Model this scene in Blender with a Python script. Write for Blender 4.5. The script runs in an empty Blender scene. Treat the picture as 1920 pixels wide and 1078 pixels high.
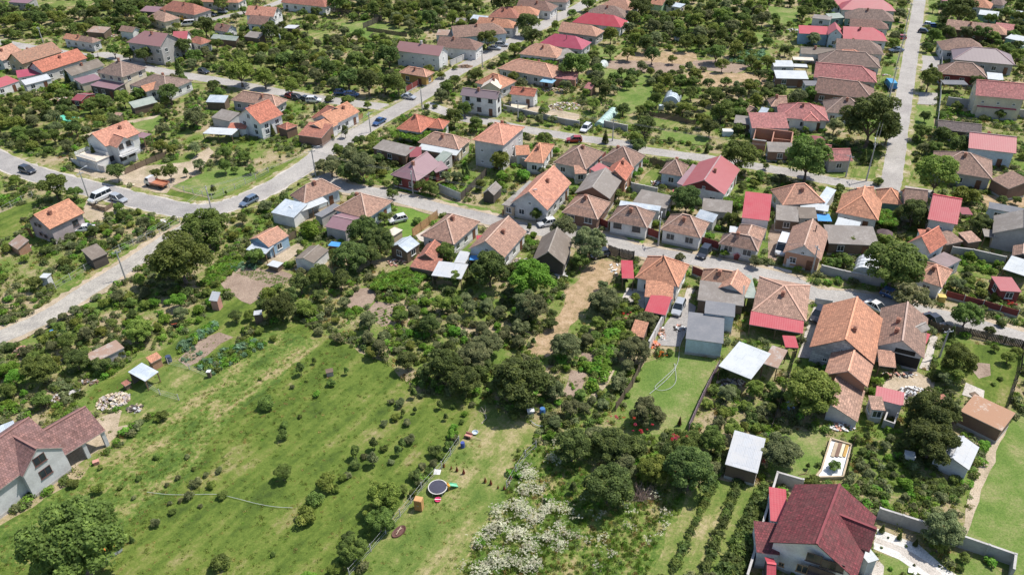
import bpy, bmesh, math, random, re
import numpy as np
from mathutils import Vector, Matrix
random.seed(7); rng = np.random.default_rng(7)
S = bpy.context.scene
# ---------------------------------------------------------------- camera
HC, PITCH, ROLL, FPX = 78.0, 33.9, -1.3, 1480.0
cam_d = bpy.data.cameras.new('camera'); cam = bpy.data.objects.new('camera', cam_d)
S.collection.objects.link(cam); S.camera = cam
cam_d.sensor_width = 36; cam_d.lens = FPX*36/1920; cam_d.clip_end = 6000; cam_d.clip_start = .5
CM = Matrix.Rotation(math.radians(90-PITCH), 4, 'X') @ Matrix.Rotation(math.radians(ROLL), 4, 'Z')
cam.matrix_world = Matrix.Translation((0, 0, HC)) @ CM
# ---------------------------------------------------------------- light
SUN_AZ, SUN_EL = math.radians(22), math.radians(61)      # azimuth measured from +x towards +y
sd = Vector((math.cos(SUN_AZ)*math.cos(SUN_EL), math.sin(SUN_AZ)*math.cos(SUN_EL), math.sin(SUN_EL)))
sl = bpy.data.lights.new('sun', 'SUN'); sl.energy = 4.6; sl.angle = math.radians(.53); sl.color = (1, .95, .87)
so = bpy.data.objects.new('sun', sl); S.collection.objects.link(so)
so.rotation_euler = (-sd).to_track_quat('-Z', 'Y').to_euler()
W = bpy.data.worlds.new('World'); S.world = W; W.use_nodes = True
wn = W.node_tree; sky = wn.nodes.new('ShaderNodeTexSky'); sky.sky_type = 'NISHITA'; sky.sun_disc = False
sky.sun_elevation = SUN_EL; sky.sun_rotation = math.pi/2-SUN_AZ
bg = wn.nodes['Background']; bg.inputs[1].default_value = .13; wn.links.new(sky.outputs[0], bg.inputs[0])
S.view_settings.view_transform = 'Standard'; S.view_settings.look = 'None'
S.view_settings.exposure = .29; S.view_settings.gamma = 1
S.cycles.max_bounces = 5; S.cycles.diffuse_bounces = 3; S.cycles.glossy_bounces = 2
S.cycles.transmission_bounces = 3; S.cycles.transparent_max_bounces = 6
# ---------------------------------------------------------------- pixel of the photograph -> point at height z
TO = {'A': 0, 'B': 480, 'C': 960, 'D': 1440}; TR = {'0': 0, '1': 270, '2': 540, '3': 808}
XT = {'ZV': (130, 220, 9.6), 'Z6': (1160, 470, 5.673), 'S': (0, 0, 1.0)}
def src(t, x, y):
    if t in XT: o = XT[t]; return o[0]+x/o[2], o[1]+y/o[2]
    return TO[t[0]]+x/3.9917, TR[t[1]]+y/3.9917
def ray(px, py):
    return (CM.to_3x3() @ Vector(((px-960)/FPX, -(py-539)/FPX, -1)))
def G(px, py, z=0.0):
    d = ray(px, py)
    if d.z > -.05: d.z = -.05
    k = (z-HC)/d.z
    return Vector((d.x*k, d.y*k, z))
def T(t, x, y, z=0.0): return G(*src(t, x, y), z)
def PX(p):                                     # point -> pixel
    v = CM.to_3x3().transposed() @ (Vector(p)-Vector((0, 0, HC)))
    return 960+FPX*v.x/-v.z, 539-FPX*v.y/-v.z
def topz(base, px, py):                        # height of the point above base seen at pixel
    d = ray(px, py); b = Vector(base); k = math.hypot(b.x, b.y)/math.hypot(d.x, d.y)
    return HC+d.z*k
def mpx(p):                                    # photograph pixels per metre at a point
    v = CM.to_3x3().transposed() @ (Vector(p)-Vector((0, 0, HC))); return FPX/-v.z
# ---------------------------------------------------------------- materials
MATS = {}
def nm(name):
    m = bpy.data.materials.new(name); m.use_nodes = True
    nt = m.node_tree; b = nt.nodes['Principled BSDF']; return m, nt, b
def N(nt, kind, **kw):
    n = nt.nodes.new('ShaderNode'+kind)
    for k, v in kw.items():
        if k in n.inputs: n.inputs[k].default_value = v
        else: setattr(n, k, v)
    return n
def ramp(nt, fac, stops):
    r = nt.nodes.new('ShaderNodeValToRGB'); e = r.color_ramp.elements
    while len(e) < len(stops): e.new(.5)
    for i, (p, c) in enumerate(stops): e[i].position = p; e[i].color = (*c, 1) if len(c) == 3 else c
    nt.links.new(fac, r.inputs[0]); return r.outputs[0]
def mix(nt, fac, a, b, mode='MIX'):
    m = nt.nodes.new('ShaderNodeMix'); m.data_type = 'RGBA'; m.blend_type = mode
    for s, v in ((0, fac), (6, a), (7, b)):
        if hasattr(v, 'links'): nt.links.new(v, m.inputs[s])
        else: m.inputs[s].default_value = v if s == 0 else (*v[:3], 1)
    return m.outputs[2]
def wpos(nt):
    return nt.nodes.new('ShaderNodeNewGeometry').outputs['Position']
def noise(nt, vec, scale, detail=4, rough=.6):
    n = N(nt, 'TexNoise', Scale=scale, Detail=detail, Roughness=rough); nt.links.new(vec, n.inputs['Vector']); return n.outputs[0]
def c3(c, k): return tuple(min(1, x*k) for x in c)
def plain(name, col, rough=.8, var=.25, scale=1.2, metal=0):
    if name in MATS: return MATS[name]
    m, nt, b = nm(name); p = wpos(nt)
    f = noise(nt, p, scale); c = ramp(nt, f, [(.3, c3(col, 1-var)), (.7, c3(col, 1+var*.6))])
    nt.links.new(c, b.inputs['Base Color']); b.inputs['Roughness'].default_value = rough
    b.inputs['Metallic'].default_value = metal; MATS[name] = m; return m
def wallmat(name, col, stain=.35):
    if name in MATS: return MATS[name]
    m, nt, b = nm(name); p = wpos(nt)
    f = noise(nt, p, .55, 6, .7); c1 = ramp(nt, f, [(.35, c3(col, 1-stain)), (.6, col)])
    f2 = noise(nt, p, 5, 4, .7); c = mix(nt, .35, c1, ramp(nt, f2, [(.3, c3(col, .7)), (.6, c3(col, 1.1))]))
    nt.links.new(c, b.inputs['Base Color']); b.inputs['Roughness'].default_value = .9; MATS[name] = m; return m
def brickmat(name, c1, c2, mortar, bw=.5, bh=.2):
    m, nt, b = nm(name)
    tc = N(nt, 'TexCoord'); br = N(nt, 'TexBrick', Scale=1.0); br.inputs['Color1'].default_value = (*c1, 1)
    br.inputs['Color2'].default_value = (*c2, 1); br.inputs['Mortar'].default_value = (*mortar, 1)
    br.inputs['Brick Width'].default_value = bw; br.inputs['Row Height'].default_value = bh; br.inputs['Mortar Size'].default_value = .02
    nt.links.new(tc.outputs['UV'], br.inputs['Vector']); nt.links.new(br.outputs['Color'], b.inputs['Base Color'])
    b.inputs['Roughness'].default_value = .9; MATS[name] = m; return m
def roofmat(name, kind, a, c, patch=.5, psc=.5):
    """a main colour, c weathered colour. UV in metres: u along the eave, v up the slope."""
    m, nt, b = nm(name)
    tc = N(nt, 'TexCoord'); oi = N(nt, 'ObjectInfo')
    add = N(nt, 'VectorMath', operation='ADD'); nt.links.new(tc.outputs['UV'], add.inputs[0]); nt.links.new(oi.outputs['Location'], add.inputs[1])
    uv = add.outputs[0]; p = wpos(nt)
    f = noise(nt, p, psc, 6, .75)
    f2 = noise(nt, p, 4.5, 3, .7)
    fm = N(nt, 'Math', operation='ADD'); nt.links.new(f, fm.inputs[0])
    s = N(nt, 'Math', operation='MULTIPLY'); nt.links.new(f2, s.inputs[0]); s.inputs[1].default_value = .45
    nt.links.new(s.outputs[0], fm.inputs[1])
    lo = .98-patch*.5
    fr = ramp(nt, fm.outputs[0], [(max(0, lo-.16), (0, 0, 0)), (min(1, lo+.05), (1, 1, 1))])
    if kind == 'tile':
        br = N(nt, 'TexBrick', Scale=1.0); br.inputs['Color1'].default_value = (*c3(a, 1.42), 1); br.inputs['Color2'].default_value = (*c3(a, .66), 1)
        br.inputs['Mortar'].default_value = (*c3(a, .42), 1); br.inputs['Brick Width'].default_value = .3
        br.inputs['Row Height'].default_value = .36; br.inputs['Mortar Size'].default_value = .035; br.inputs['Mortar Smooth'].default_value = .6
        nt.links.new(uv, br.inputs['Vector'])
        col = mix(nt, fr, br.outputs['Color'], c)
        dark = mix(nt, .45, col, br.outputs['Color']); dark = mix(nt, .55, dark, ramp(nt, noise(nt, p, 1.7, 5, .8), [(.34, (.5, .47, .46)), (.5, (1, 1, 1)), (.64, (1.35, 1.33, 1.3))]), 'MULTIPLY')
        out = dark; h = br.outputs['Fac']
    elif kind == 'metal':
        wv = N(nt, 'TexWave', Scale=.9, Distortion=0.0); wv.bands_direction = 'X'; nt.links.new(uv, wv.inputs['Vector'])
        wv2 = N(nt, 'TexWave', Scale=.9, Distortion=0.0); wv2.bands_direction = 'Y'; nt.links.new(uv, wv2.inputs['Vector'])
        base = mix(nt, ramp(nt, wv2.outputs[0], [(.0, (.0, .0, .0)), (.2, (1, 1, 1))]), c3(a, .8), a)
        fr2 = ramp(nt, f, [(.35, (0, 0, 0)), (.75, (.5, .5, .5))])
        out = mix(nt, fr2, base, c); h = wv.outputs[0]
    elif kind == 'corr':
        wv = N(nt, 'TexWave', Scale=1.6, Distortion=0.0); wv.bands_direction = 'X'; nt.links.new(uv, wv.inputs['Vector'])
        base = mix(nt, ramp(nt, wv.outputs[0], [(.1, (0, 0, 0)), (.5, (1, 1, 1))]), c3(a, .82), a)
        br = N(nt, 'TexBrick', Scale=1.0); br.inputs['Color1'].default_value = (1, 1, 1, 1); br.inputs['Color2'].default_value = (.8, .8, .8, 1)
        br.inputs['Mortar'].default_value = (.5, .5, .5, 1); br.inputs['Brick Width'].default_value = 1.1; br.inputs['Row Height'].default_value = 1.6; br.inputs['Mortar Size'].default_value = .03
        nt.links.new(uv, br.inputs['Vector'])
        base = mix(nt, .6, base, br.outputs['Color'], 'MULTIPLY')
        out = mix(nt, fr, base, c); h = wv.outputs[0]
    else:
        out = mix(nt, fr, a, c); h = f2
    nt.links.new(out, b.inputs['Base Color'])
    bp = N(nt, 'Bump', Strength=.5 if kind == 'tile' else .15, Distance=.04); nt.links.new(h, bp.inputs['Height']); nt.links.new(bp.outputs[0], b.inputs['Normal'])
    b.inputs['Roughness'].default_value = {'tile': .85, 'metal': .55, 'corr': .8, 'flat': .9}[kind]
    MATS['r_'+name] = m; return m
R = {}
for n, k, a, c, pt in [
    ('old', 'tile', (.36, .215, .16), (.15, .105, .085), .66), ('old2', 'tile', (.43, .245, .175), (.24, .155, .12), .64),
    ('oldred', 'tile', (.31, .17, .13), (.13, .09, .075), .68), ('brown', 'tile', (.29, .195, .155), (.14, .105, .09), .64),
    ('oldorange', 'tile', (.52, .27, .18), (.32, .19, .14), .6), ('oldlight', 'tile', (.44, .27, .2), (.25, .16, .12), .5),
    ('orange', 'tile', (.51, .235, .14), (.38, .19, .12), .55), ('salmon', 'tile', (.54, .25, .17), (.42, .21, .15), .5),
    ('orangered', 'tile', (.44, .155, .10), (.38, .14, .09), .5), ('brickred', 'tile', (.38, .15, .10), (.24, .11, .085), .5),
    ('pink', 'tile', (.46, .17, .15), (.34, .16, .14), .45), ('rose', 'tile', (.40, .15, .14), (.28, .13, .12), .5),
    ('mossy', 'tile', (.46, .19, .10), (.19, .16, .13), .75), ('pinkbrown', 'metal', (.29, .15, .145), (.33, .2, .19), .4),
    ('mauve', 'metal', (.23, .13, .15), (.29, .19, .2), .3), ('greymauve', 'metal', (.2, .15, .16), (.23, .18, .19), .3),
    ('crimson', 'metal', (.39, .035, .055), (.40, .115, .12), .45), ('magenta', 'metal', (.33, .05, .085), (.44, .12, .16), .3),
    ('maroon', 'metal', (.24, .05, .06), (.28, .09, .1), .3), ('maroontile', 'tile', (.16, .034, .04), (.115, .05, .047), .4),
    ('maroonred', 'metal', (.34, .09, .095), (.38, .14, .14), .4), ('rosemetal', 'metal', (.40, .085, .10), (.38, .16, .155), .45), ('plum', 'tile', (.21, .11, .095), (.2, .12, .115), .4),
    ('brownmetal', 'metal', (.25, .095, .095), (.27, .13, .125), .3),
    ('darkgrey', 'flat', (.13, .135, .15), (.17, .17, .18), .4), ('slate', 'flat', (.16, .165, .18), (.2, .2, .21), .35),
    ('fiber', 'corr', (.33, .3, .275), (.2, .175, .155), .55), ('fiberbrown', 'corr', (.29, .245, .205), (.16, .13, .105), .6),
    ('darktile', 'tile', (.14, .11, .105), (.1, .08, .075), .5), ('bluegrey', 'corr', (.42, .48, .54), (.5, .54, .57), .3),
    ('whitemetal', 'corr', (.48, .51, .53), (.48, .5, .5), .4), ('tin', 'corr', (.48, .50, .53), (.45, .45, .45), .4),
    ('rusty', 'corr', (.60, .56, .50), (.36, .2, .12), .7), ('rustgrey', 'corr', (.45, .42, .39), (.3, .2, .15), .6),
    ('greengrey', 'corr', (.26, .31, .27), (.31, .34, .3), .4), ('blue', 'corr', (.18, .38, .52), (.3, .46, .55), .3),
    ('bluetarp', 'flat', (.06, .26, .62), (.1, .32, .65), .3), ('greentarp', 'flat', (.08, .42, .29), (.12, .5, .36), .4),
    ('cream', 'flat', (.62, .55, .46), (.5, .44, .37), .4), ('green', 'metal', (.1, .3, .2), (.15, .35, .25), .3),
    ('mauvebrown', 'flat', (.26, .2, .2), (.2, .155, .15), .4)]:
    R[n] = roofmat(n, k, a, c, pt)
WL = {n: wallmat('w_'+n, c) for n, c in {
    'white': (.74, .73, .71), 'cream': (.68, .6, .45), 'grey': (.42, .40, .385), 'greylight': (.58, .58, .58), 'bluewhite': (.55, .64, .70),
    'blue': (.30, .44, .56), 'green': (.22, .36, .30), 'ochre': (.48, .30, .09), 'brown': (.21, .13, .095), 'dark': (.09, .075, .065),
    'wood': (.17, .12, .085), 'maroon': (.22, .05, .045), 'pinkgrey': (.44, .37, .36), 'salmon': (.55, .28, .22), 'lime': (.45, .6, .35),
    'plaster': (.60, .575, .55), 'tan': (.5, .4, .28)}.items()}
WL['brick'] = brickmat('w_brick', (.5, .2, .09), (.42, .16, .07), (.35, .3, .25), .3, .12)
WL['block'] = brickmat('w_block', (.62, .6, .57), (.36, .35, .35), (.22, .2, .19), .9, .4)
WL['redblock'] = brickmat('w_redblock', (.45, .19, .12), (.37, .16, .1), (.3, .25, .22), .4, .25)
GLASS = plain('window_glass', (.035, .045, .055), .12, .3)
FRAME = plain('window_frame_white', (.72, .72, .70), .5, .1)
DARK = plain('opening_shade', (.02, .018, .016), .9, .2)  # near-black colour painted for the shade inside openings
CONC = wallmat('concrete', (.46, .44, .42))
TIMBER = plain('timber', (.2, .13, .08), .8, .3, 3)
METAL = plain('galvanised', (.42, .43, .44), .4, .2)
def leafmat(name, a, b2):
    m, nt, b = nm('leaf_'+name); p = wpos(nt); oi = N(nt, 'ObjectInfo')
    f = noise(nt, p, .9, 5, .75)
    c = ramp(nt, f, [(.36, c3(a, .6)), (.5, a), (.62, b2)])
    hsv = N(nt, 'HueSaturation'); nt.links.new(c, hsv.inputs['Color'])
    mr = N(nt, 'MapRange'); nt.links.new(oi.outputs['Random'], mr.inputs[0]); mr.inputs[3].default_value = .475; mr.inputs[4].default_value = .52
    nt.links.new(mr.outputs[0], hsv.inputs['Hue'])
    mr2 = N(nt, 'MapRange'); nt.links.new(oi.outputs['Random'], mr2.inputs[0]); mr2.inputs[3].default_value = .8; mr2.inputs[4].default_value = 1.25
    nt.links.new(mr2.outputs[0], hsv.inputs['Value'])
    nt.links.new(hsv.outputs[0], b.inputs['Base Color']); b.inputs['Roughness'].default_value = .65
    b.inputs['Specular IOR Level'].default_value = .25
    tr = N(nt, 'BsdfTranslucent'); nt.links.new(hsv.outputs[0], tr.inputs[0])
    ms = N(nt, 'MixShader'); ms.inputs[0].default_value = .42
    nt.links.new(b.outputs[0], ms.inputs[1]); nt.links.new(tr.outputs[0], ms.inputs[2])
    nt.links.new(ms.outputs[0], nt.nodes['Material Output'].inputs[0]); return m
LF = {'d': leafmat('dark', (0.105, 0.150, 0.041), (0.212, 0.269, 0.072)), 'm': leafmat('mid', (0.140, 0.201, 0.045), (0.271, 0.352, 0.082)),
      'l': leafmat('light', (0.195, 0.255, 0.047), (0.355, 0.401, 0.091)), 'L': leafmat('bright', (0.157, 0.298, 0.033), (0.275, 0.442, 0.071)),
      'g': leafmat('grey', (0.169, 0.201, 0.084), (0.321, 0.339, 0.156)), 'w': leafmat('pale', (0.213, 0.240, 0.095), (0.502, 0.480, 0.246)),
      'r': leafmat('rust', (0.280, 0.110, 0.050), (0.380, 0.160, 0.070)), 'x': leafmat('dead', (0.228, 0.166, 0.086), (0.342, 0.260, 0.144)),
      'k': leafmat('conifer', (0.042, 0.084, 0.042), (0.090, 0.144, 0.060)), 'F': leafmat('white_flower', (.62, .60, .44), (.78, .76, .62)),
      'P': leafmat('red_flower', (0.550, 0.030, 0.060), (0.700, 0.080, 0.120)), 's': leafmat('straw', (0.433, 0.322, 0.115), (0.570, 0.437, 0.173)),
      'a': leafmat('weeds', (0.182, 0.245, 0.051), (0.335, 0.398, 0.103)), 'c': leafmat('cabbage', (0.160, 0.290, 0.150), (0.280, 0.420, 0.270)), 'o': leafmat('orange_flower', (0.700, 0.180, 0.030), (0.750, 0.300, 0.050))}
BARK = plain('bark', (.16, .12, .09), .9, .35, 4)
# ---------------------------------------------------------------- mesh helpers
class MB:
    def __init__(s): s.v = []; s.f = []; s.uv = []; s.mi = []
    def face(s, pts, mi=0, uv=None):
        i = len(s.v); s.v += [tuple(p) for p in pts]; s.f.append(tuple(range(i, i+len(pts))))
        if uv is None:
            P = [Vector(p) for p in pts]; n = Vector((0, 0, 0))
            for a in range(len(P)):
                q = P[a]; r = P[(a+1) % len(P)]
                n += Vector(((q.y-r.y)*(q.z+r.z), (q.z-r.z)*(q.x+r.x), (q.x-r.x)*(q.y+r.y)))
            n = n.normalized() if n.length > 1e-9 else Vector((0, 0, 1))
            t = Vector((0, 0, 1)).cross(n); t = t.normalized() if t.length > .02 else Vector((1, 0, 0))
            b = n.cross(t); uv = [(p.dot(t), p.dot(b)) for p in P]
        s.uv += uv; s.mi.append(mi)
    def box(s, x0, y0, z0, x1, y1, z1, mi=0, top=True, bottom=True):
        a = [(x0, y0), (x1, y0), (x1, y1), (x0, y1)]
        for i in range(4):
            p, q = a[i], a[(i+1) % 4]; s.face([(*p, z0), (*q, z0), (*q, z1), (*p, z1)], mi)
        if top: s.face([(*p, z1) for p in a], mi)
        if bottom: s.face([(*p, z0) for p in a[::-1]], mi)
    def bar(s, p, q, w, h, mi=0):
        p = Vector(p); q = Vector(q); d = (q-p)
        if d.length < 1e-5: return
        d.normalize(); side = d.cross(Vector((0, 0, 1)))
        side = side.normalized() if side.length > .01 else Vector((1, 0, 0))
        up = side.cross(d).normalized(); a = []
        for c in (p, q): a.append([c+side*(w/2*i)+up*(h/2*j) for i, j in ((-1, -1), (1, -1), (1, 1), (-1, 1))])
        for i in range(4): s.face([a[0][i], a[0][(i+1) % 4], a[1][(i+1) % 4], a[1][i]][::-1], mi)
        s.face(a[0], mi); s.face(a[1][::-1], mi)
    def tube(s, pts, rad, n=6, mi=0):
        rad = rad if isinstance(rad, (list, tuple)) else [rad]*len(pts); rings = []
        for i, p in enumerate(pts):
            p = Vector(p); d = (Vector(pts[min(i+1, len(pts)-1)])-Vector(pts[max(i-1, 0)]))
            d = d.normalized() if d.length > 0 else Vector((0, 0, 1))
            a = d.cross(Vector((0, 0, 1))); a = a.normalized() if a.length > .05 else Vector((1, 0, 0)); b = d.cross(a)
            rings.append([p+(a*math.cos(2*math.pi*k/n)+b*math.sin(2*math.pi*k/n))*rad[i] for k in range(n)])
        for i in range(len(rings)-1):
            for k in range(n): s.face([rings[i][k], rings[i][(k+1) % n], rings[i+1][(k+1) % n], rings[i+1][k]][::-1], mi)
        s.face(rings[-1][::-1], mi); s.face(rings[0], mi)
    def lathe(s, prof, n=12, mi=0, cx=0, cy=0):
        for (r0, z0), (r1, z1) in zip(prof[:-1], prof[1:]):
            for k in range(n):
                a, b = 2*math.pi*k/n, 2*math.pi*(k+1)/n
                q = [(cx+r0*math.cos(a), cy+r0*math.sin(a), z0), (cx+r0*math.cos(b), cy+r0*math.sin(b), z0), (cx+r1*math.cos(b), cy+r1*math.sin(b), z1), (cx+r1*math.cos(a), cy+r1*math.sin(a), z1)]
                if r0 < 1e-4: q.pop(0)
                elif r1 < 1e-4: q.pop(3)
                s.face(q, mi)
    def mesh(s, name, mats):
        me = bpy.data.meshes.new(name); me.from_pydata(s.v, [], s.f)
        for m in (mats if isinstance(mats, (list, tuple)) else [mats]): me.materials.append(m)
        if s.f:
            l = me.uv_layers.new(name='UVMap'); l.data.foreach_set('uv', np.array(s.uv, 'f').ravel())
            me.polygons.foreach_set('material_index', s.mi)
        me.update(); return me
def link(name, data, parent=None, mloc=None):
    o = bpy.data.objects.new(name, data); S.collection.objects.link(o)
    if parent is not None: o.parent = parent
    if mloc is not None: o.matrix_local = mloc
    return o
LABELS = {}
ALLT = []
def tag(o, label, cat, group=None, kind=None):
    if kind: o['kind'] = kind
    if label:
        if not group and label in LABELS: print('DUPLABEL', label)
        n = len(label.split())
        if n > 16 or n < 4: print('LABELLEN', n, label)
        LABELS.setdefault(label, []).append(o); o['label'] = label; o['category'] = cat
        if group: o['group'] = group
        ALLT.append(o)
    return o
def thing(name, label, cat, loc, rz=0, group=None):
    o = link(name, None); o.location = loc; o.rotation_euler = (0, 0, rz); o.empty_display_size = .5
    return tag(o, label, cat, group)
# raster of what the ground holds: 0 garden, 1 blocked, 2 lawn or bare plot
GX0, GY0, GS = -300.0, 20.0, .5; GNX, GNY = 1200, 900
RAS = np.zeros((GNY, GNX), np.uint8)
def stamp(poly, val, grow=0.0):
    P = np.array([(p[0], p[1]) for p in poly])
    if grow:
        c = P.mean(0); d = P-c; P = c+d*(1+grow/np.maximum(1e-3, np.linalg.norm(d, axis=1, keepdims=True)))
    x0 = max(0, int((P[:, 0].min()-GX0)/GS)); x1 = min(GNX, int((P[:, 0].max()-GX0)/GS)+2)
    y0 = max(0, int((P[:, 1].min()-GY0)/GS)); y1 = min(GNY, int((P[:, 1].max()-GY0)/GS)+2)
    if x1 <= x0 or y1 <= y0: return
    X, Y = np.meshgrid(GX0+(np.arange(x0, x1)+.5)*GS, GY0+(np.arange(y0, y1)+.5)*GS)
    ins = np.zeros(X.shape, bool); n = len(P)
    for i in range(n):
        a, b = P[i], P[(i+1) % n]
        if abs(a[1]-b[1]) < 1e-9: continue
        c = ((a[1] > Y) != (b[1] > Y)) & (X < (b[0]-a[0])*(Y-a[1])/(b[1]-a[1])+a[0]); ins ^= c
    sub = RAS[y0:y1, x0:x1]; sub[ins] = val
def rv(x, y):
    i, j = int((y-GY0)/GS), int((x-GX0)/GS)
    return RAS[i, j] if 0 <= i < GNY and 0 <= j < GNX else 1
# ---------------------------------------------------------------- windows, doors (shared meshes, wall plane = local y 0, outside = -y)
def win_meshes(w, h):
    f = MB(); t = .07
    f.box(-w/2, -.05, 0, -w/2+t, .02, h); f.box(w/2-t, -.05, 0, w/2, .02, h)
    f.box(-w/2+t, -.05, 0, w/2-t, .02, t); f.box(-w/2+t, -.05, h-t, w/2-t, .02, h)
    f.box(-.03, -.045, t, .03, .02, h-t); f.box(-w/2-.08, -.12, -.07, w/2+.08, .02, -.003)
    p = MB(); p.box(-w/2+t, -.025, t, w/2-t, .015, h-t)
    return f.mesh('window', FRAME), p.mesh('pane', GLASS)
WM = {k: win_meshes(*k) for k in ((1.2, 1.2), (.6, .6), (1.6, 1.3))}
WMD = {}
def darkwin(k, m):
    key = (k, m.name)
    if key not in WMD:
        me = WM[k][0].copy(); me.materials[0] = m; WMD[key] = me
    return WMD[key]
def door_meshes():
    d = MB(); d.box(-.5, -.06, 0, .5, .02, 2.05); h = MB(); h.box(.32, -.12, .95, .42, -.063, 1.0)
    return d.mesh('door', plain('door_brown', (.16, .07, .04), .6)), h.mesh('handle', METAL)
DOOR = door_meshes()
CH = MB(); CH.box(-.27, -.27, -1.2, .27, .27, .75); CH.box(-.34, -.34, .752, .34, .34, .84); CH.box(-.17, -.17, .842, .17, .17, .95)
CHM = CH.mesh('chimney', plain('chimney_brick', (.34, .16, .11), .9, .4, 3))
CHW = CHM.copy(); CHW.materials[0] = WL['plaster']
CP = MB(); CP.tube([(0, 0, -.6), (0, 0, 1.3)], .1, 8); CP.lathe([(.17, 1.3), (.0, 1.45)], 8)
CPM = CP.mesh('chimney', plain('flue_pipe', (.12, .09, .08), .6))
def rect_from(A, B, w):
    """A,B ground-plane vectors; w width, positive = to the left of A->B"""
    u = (B-A); u.z = 0; L = u.length; u.normalize()
    if w < 0: A, B, u, w = B, A, -u, -w; sw = True
    else: sw = False
    v = Vector((-u.y, u.x, 0)); c = (A+B)/2+v*(w/2); c.z = 0
    return c, math.atan2(u.y, u.x), L, w, sw
def roof_mb(L, w, he, rise, hips, ov, th=.12, split=None, hf=1.0):
    X, Y = L/2, w/2; rm = MB(); caps = MB(); hl = min(Y, X*.98)*hf
    e = [(-X, -Y, he), (X, -Y, he), (X, Y, he), (-X, Y, he)]
    zt = he+rise
    if hips in ('s', 'S', 'f'):
        if hips == 's': e = [(-X, -Y, he), (X, -Y, he), (X, Y, zt), (-X, Y, zt)]
        elif hips == 'S': e = [(-X, -Y, zt), (X, -Y, zt), (X, Y, he), (-X, Y, he)]
        top = [e]; edge = e; rid = []
    else:
        r0 = (-X+(hl if 'a' in hips else 0), 0, zt); r1 = (X-(hl if 'b' in hips else 0), 0, zt)
        if r1[0]-r0[0] < .05: r0 = r1 = ((r0[0]+r1[0])/2, 0, zt)
        if 'a' in hips and 'b' in hips and r0 == r1: top = [[e[0], e[1], r1], [e[1], e[2], r1], [e[2], e[3], r1], [e[3], e[0], r1]]
        else:
            top = [[e[0], e[1], r1, r0], [e[2], e[3], r0, r1]]
            if 'a' in hips: top.append([e[3], e[0], r0])
            if 'b' in hips: top.append([e[1], e[2], r1])
        edge = [e[0], e[1]]+([r1] if 'b' not in hips else [])+[e[2], e[3]]+([r0] if 'a' not in hips else [])
        rid = [(r0, r1)] if r0 != r1 else []
        if 'a' in hips: rid += [(e[0], r0), (e[3], r0)]
        if 'b' in hips: rid += [(e[1], r1), (e[2], r1)]
    if split and hips not in ('s', 'S', 'f'):
        xs = -X+2*X*split; q = top[0]; m0 = (xs, -Y, he); m1 = (xs, 0, zt)
        top[0] = [q[0], m0, m1, q[3]]; rm.face([m0, q[1], q[2], m1], 1)
        q = top[1]; m0 = (xs, Y, he); top[1] = [m0, q[1], q[2], m1]; rm.face([q[0], m0, m1, q[3]], 1)
        for k, t in enumerate(top): rm.face(t, 1 if (k >= 2 and t[0][0] > 0) else 0)
    else:
        for t in top: rm.face(t)
    for t in top: rm.face([(p[0], p[1], p[2]-th) for p in t[::-1]], 2)
    n = len(edge)
    for i in range(n):
        p, q = edge[i], edge[(i+1) % n]; rm.face([(p[0], p[1], p[2]-th), (q[0], q[1], q[2]-th), q, p], 2)
    return rm, rid
RIDGE = {}
def ridgemat(rn):
    if rn not in RIDGE:
        c = {'old': (.45, .32, .26), 'old2': (.52, .36, .28), 'oldred': (.42, .29, .24), 'brown': (.38, .28, .23), 'mossy': (.5, .3, .2), 'fiber': (.33, .30, .27), 'fiberbrown': (.30, .26, .22), 'bluegrey': (.45, .5, .55), 'tin': (.45, .47, .5), 'darktile': (.2, .16, .15)}.get(rn)
        if c is None:
            m = R[rn]; c = (.5, .4, .35)
            for nd in m.node_tree.nodes:
                if nd.type == 'TEX_BRICK': c = tuple(x*.95 for x in nd.inputs['Color1'].default_value[:3]); break
            else: c = {'crimson': (.6, .1, .12), 'whitemetal': (.7, .7, .7)}.get(rn, (.36, .25, .25))
        RIDGE[rn] = plain('ridge_'+rn, c, .8, .2)
    return RIDGE[rn]
EAVE = plain('fascia', (.4, .36, .33), .8); EAVED = plain('fascia_dark', (.1, .07, .06), .8)
LAND = []           # (label, centre, radius) landmarks for describing trees
last = None; FOOT = []
CAMXY = Vector((0, 0))
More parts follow.
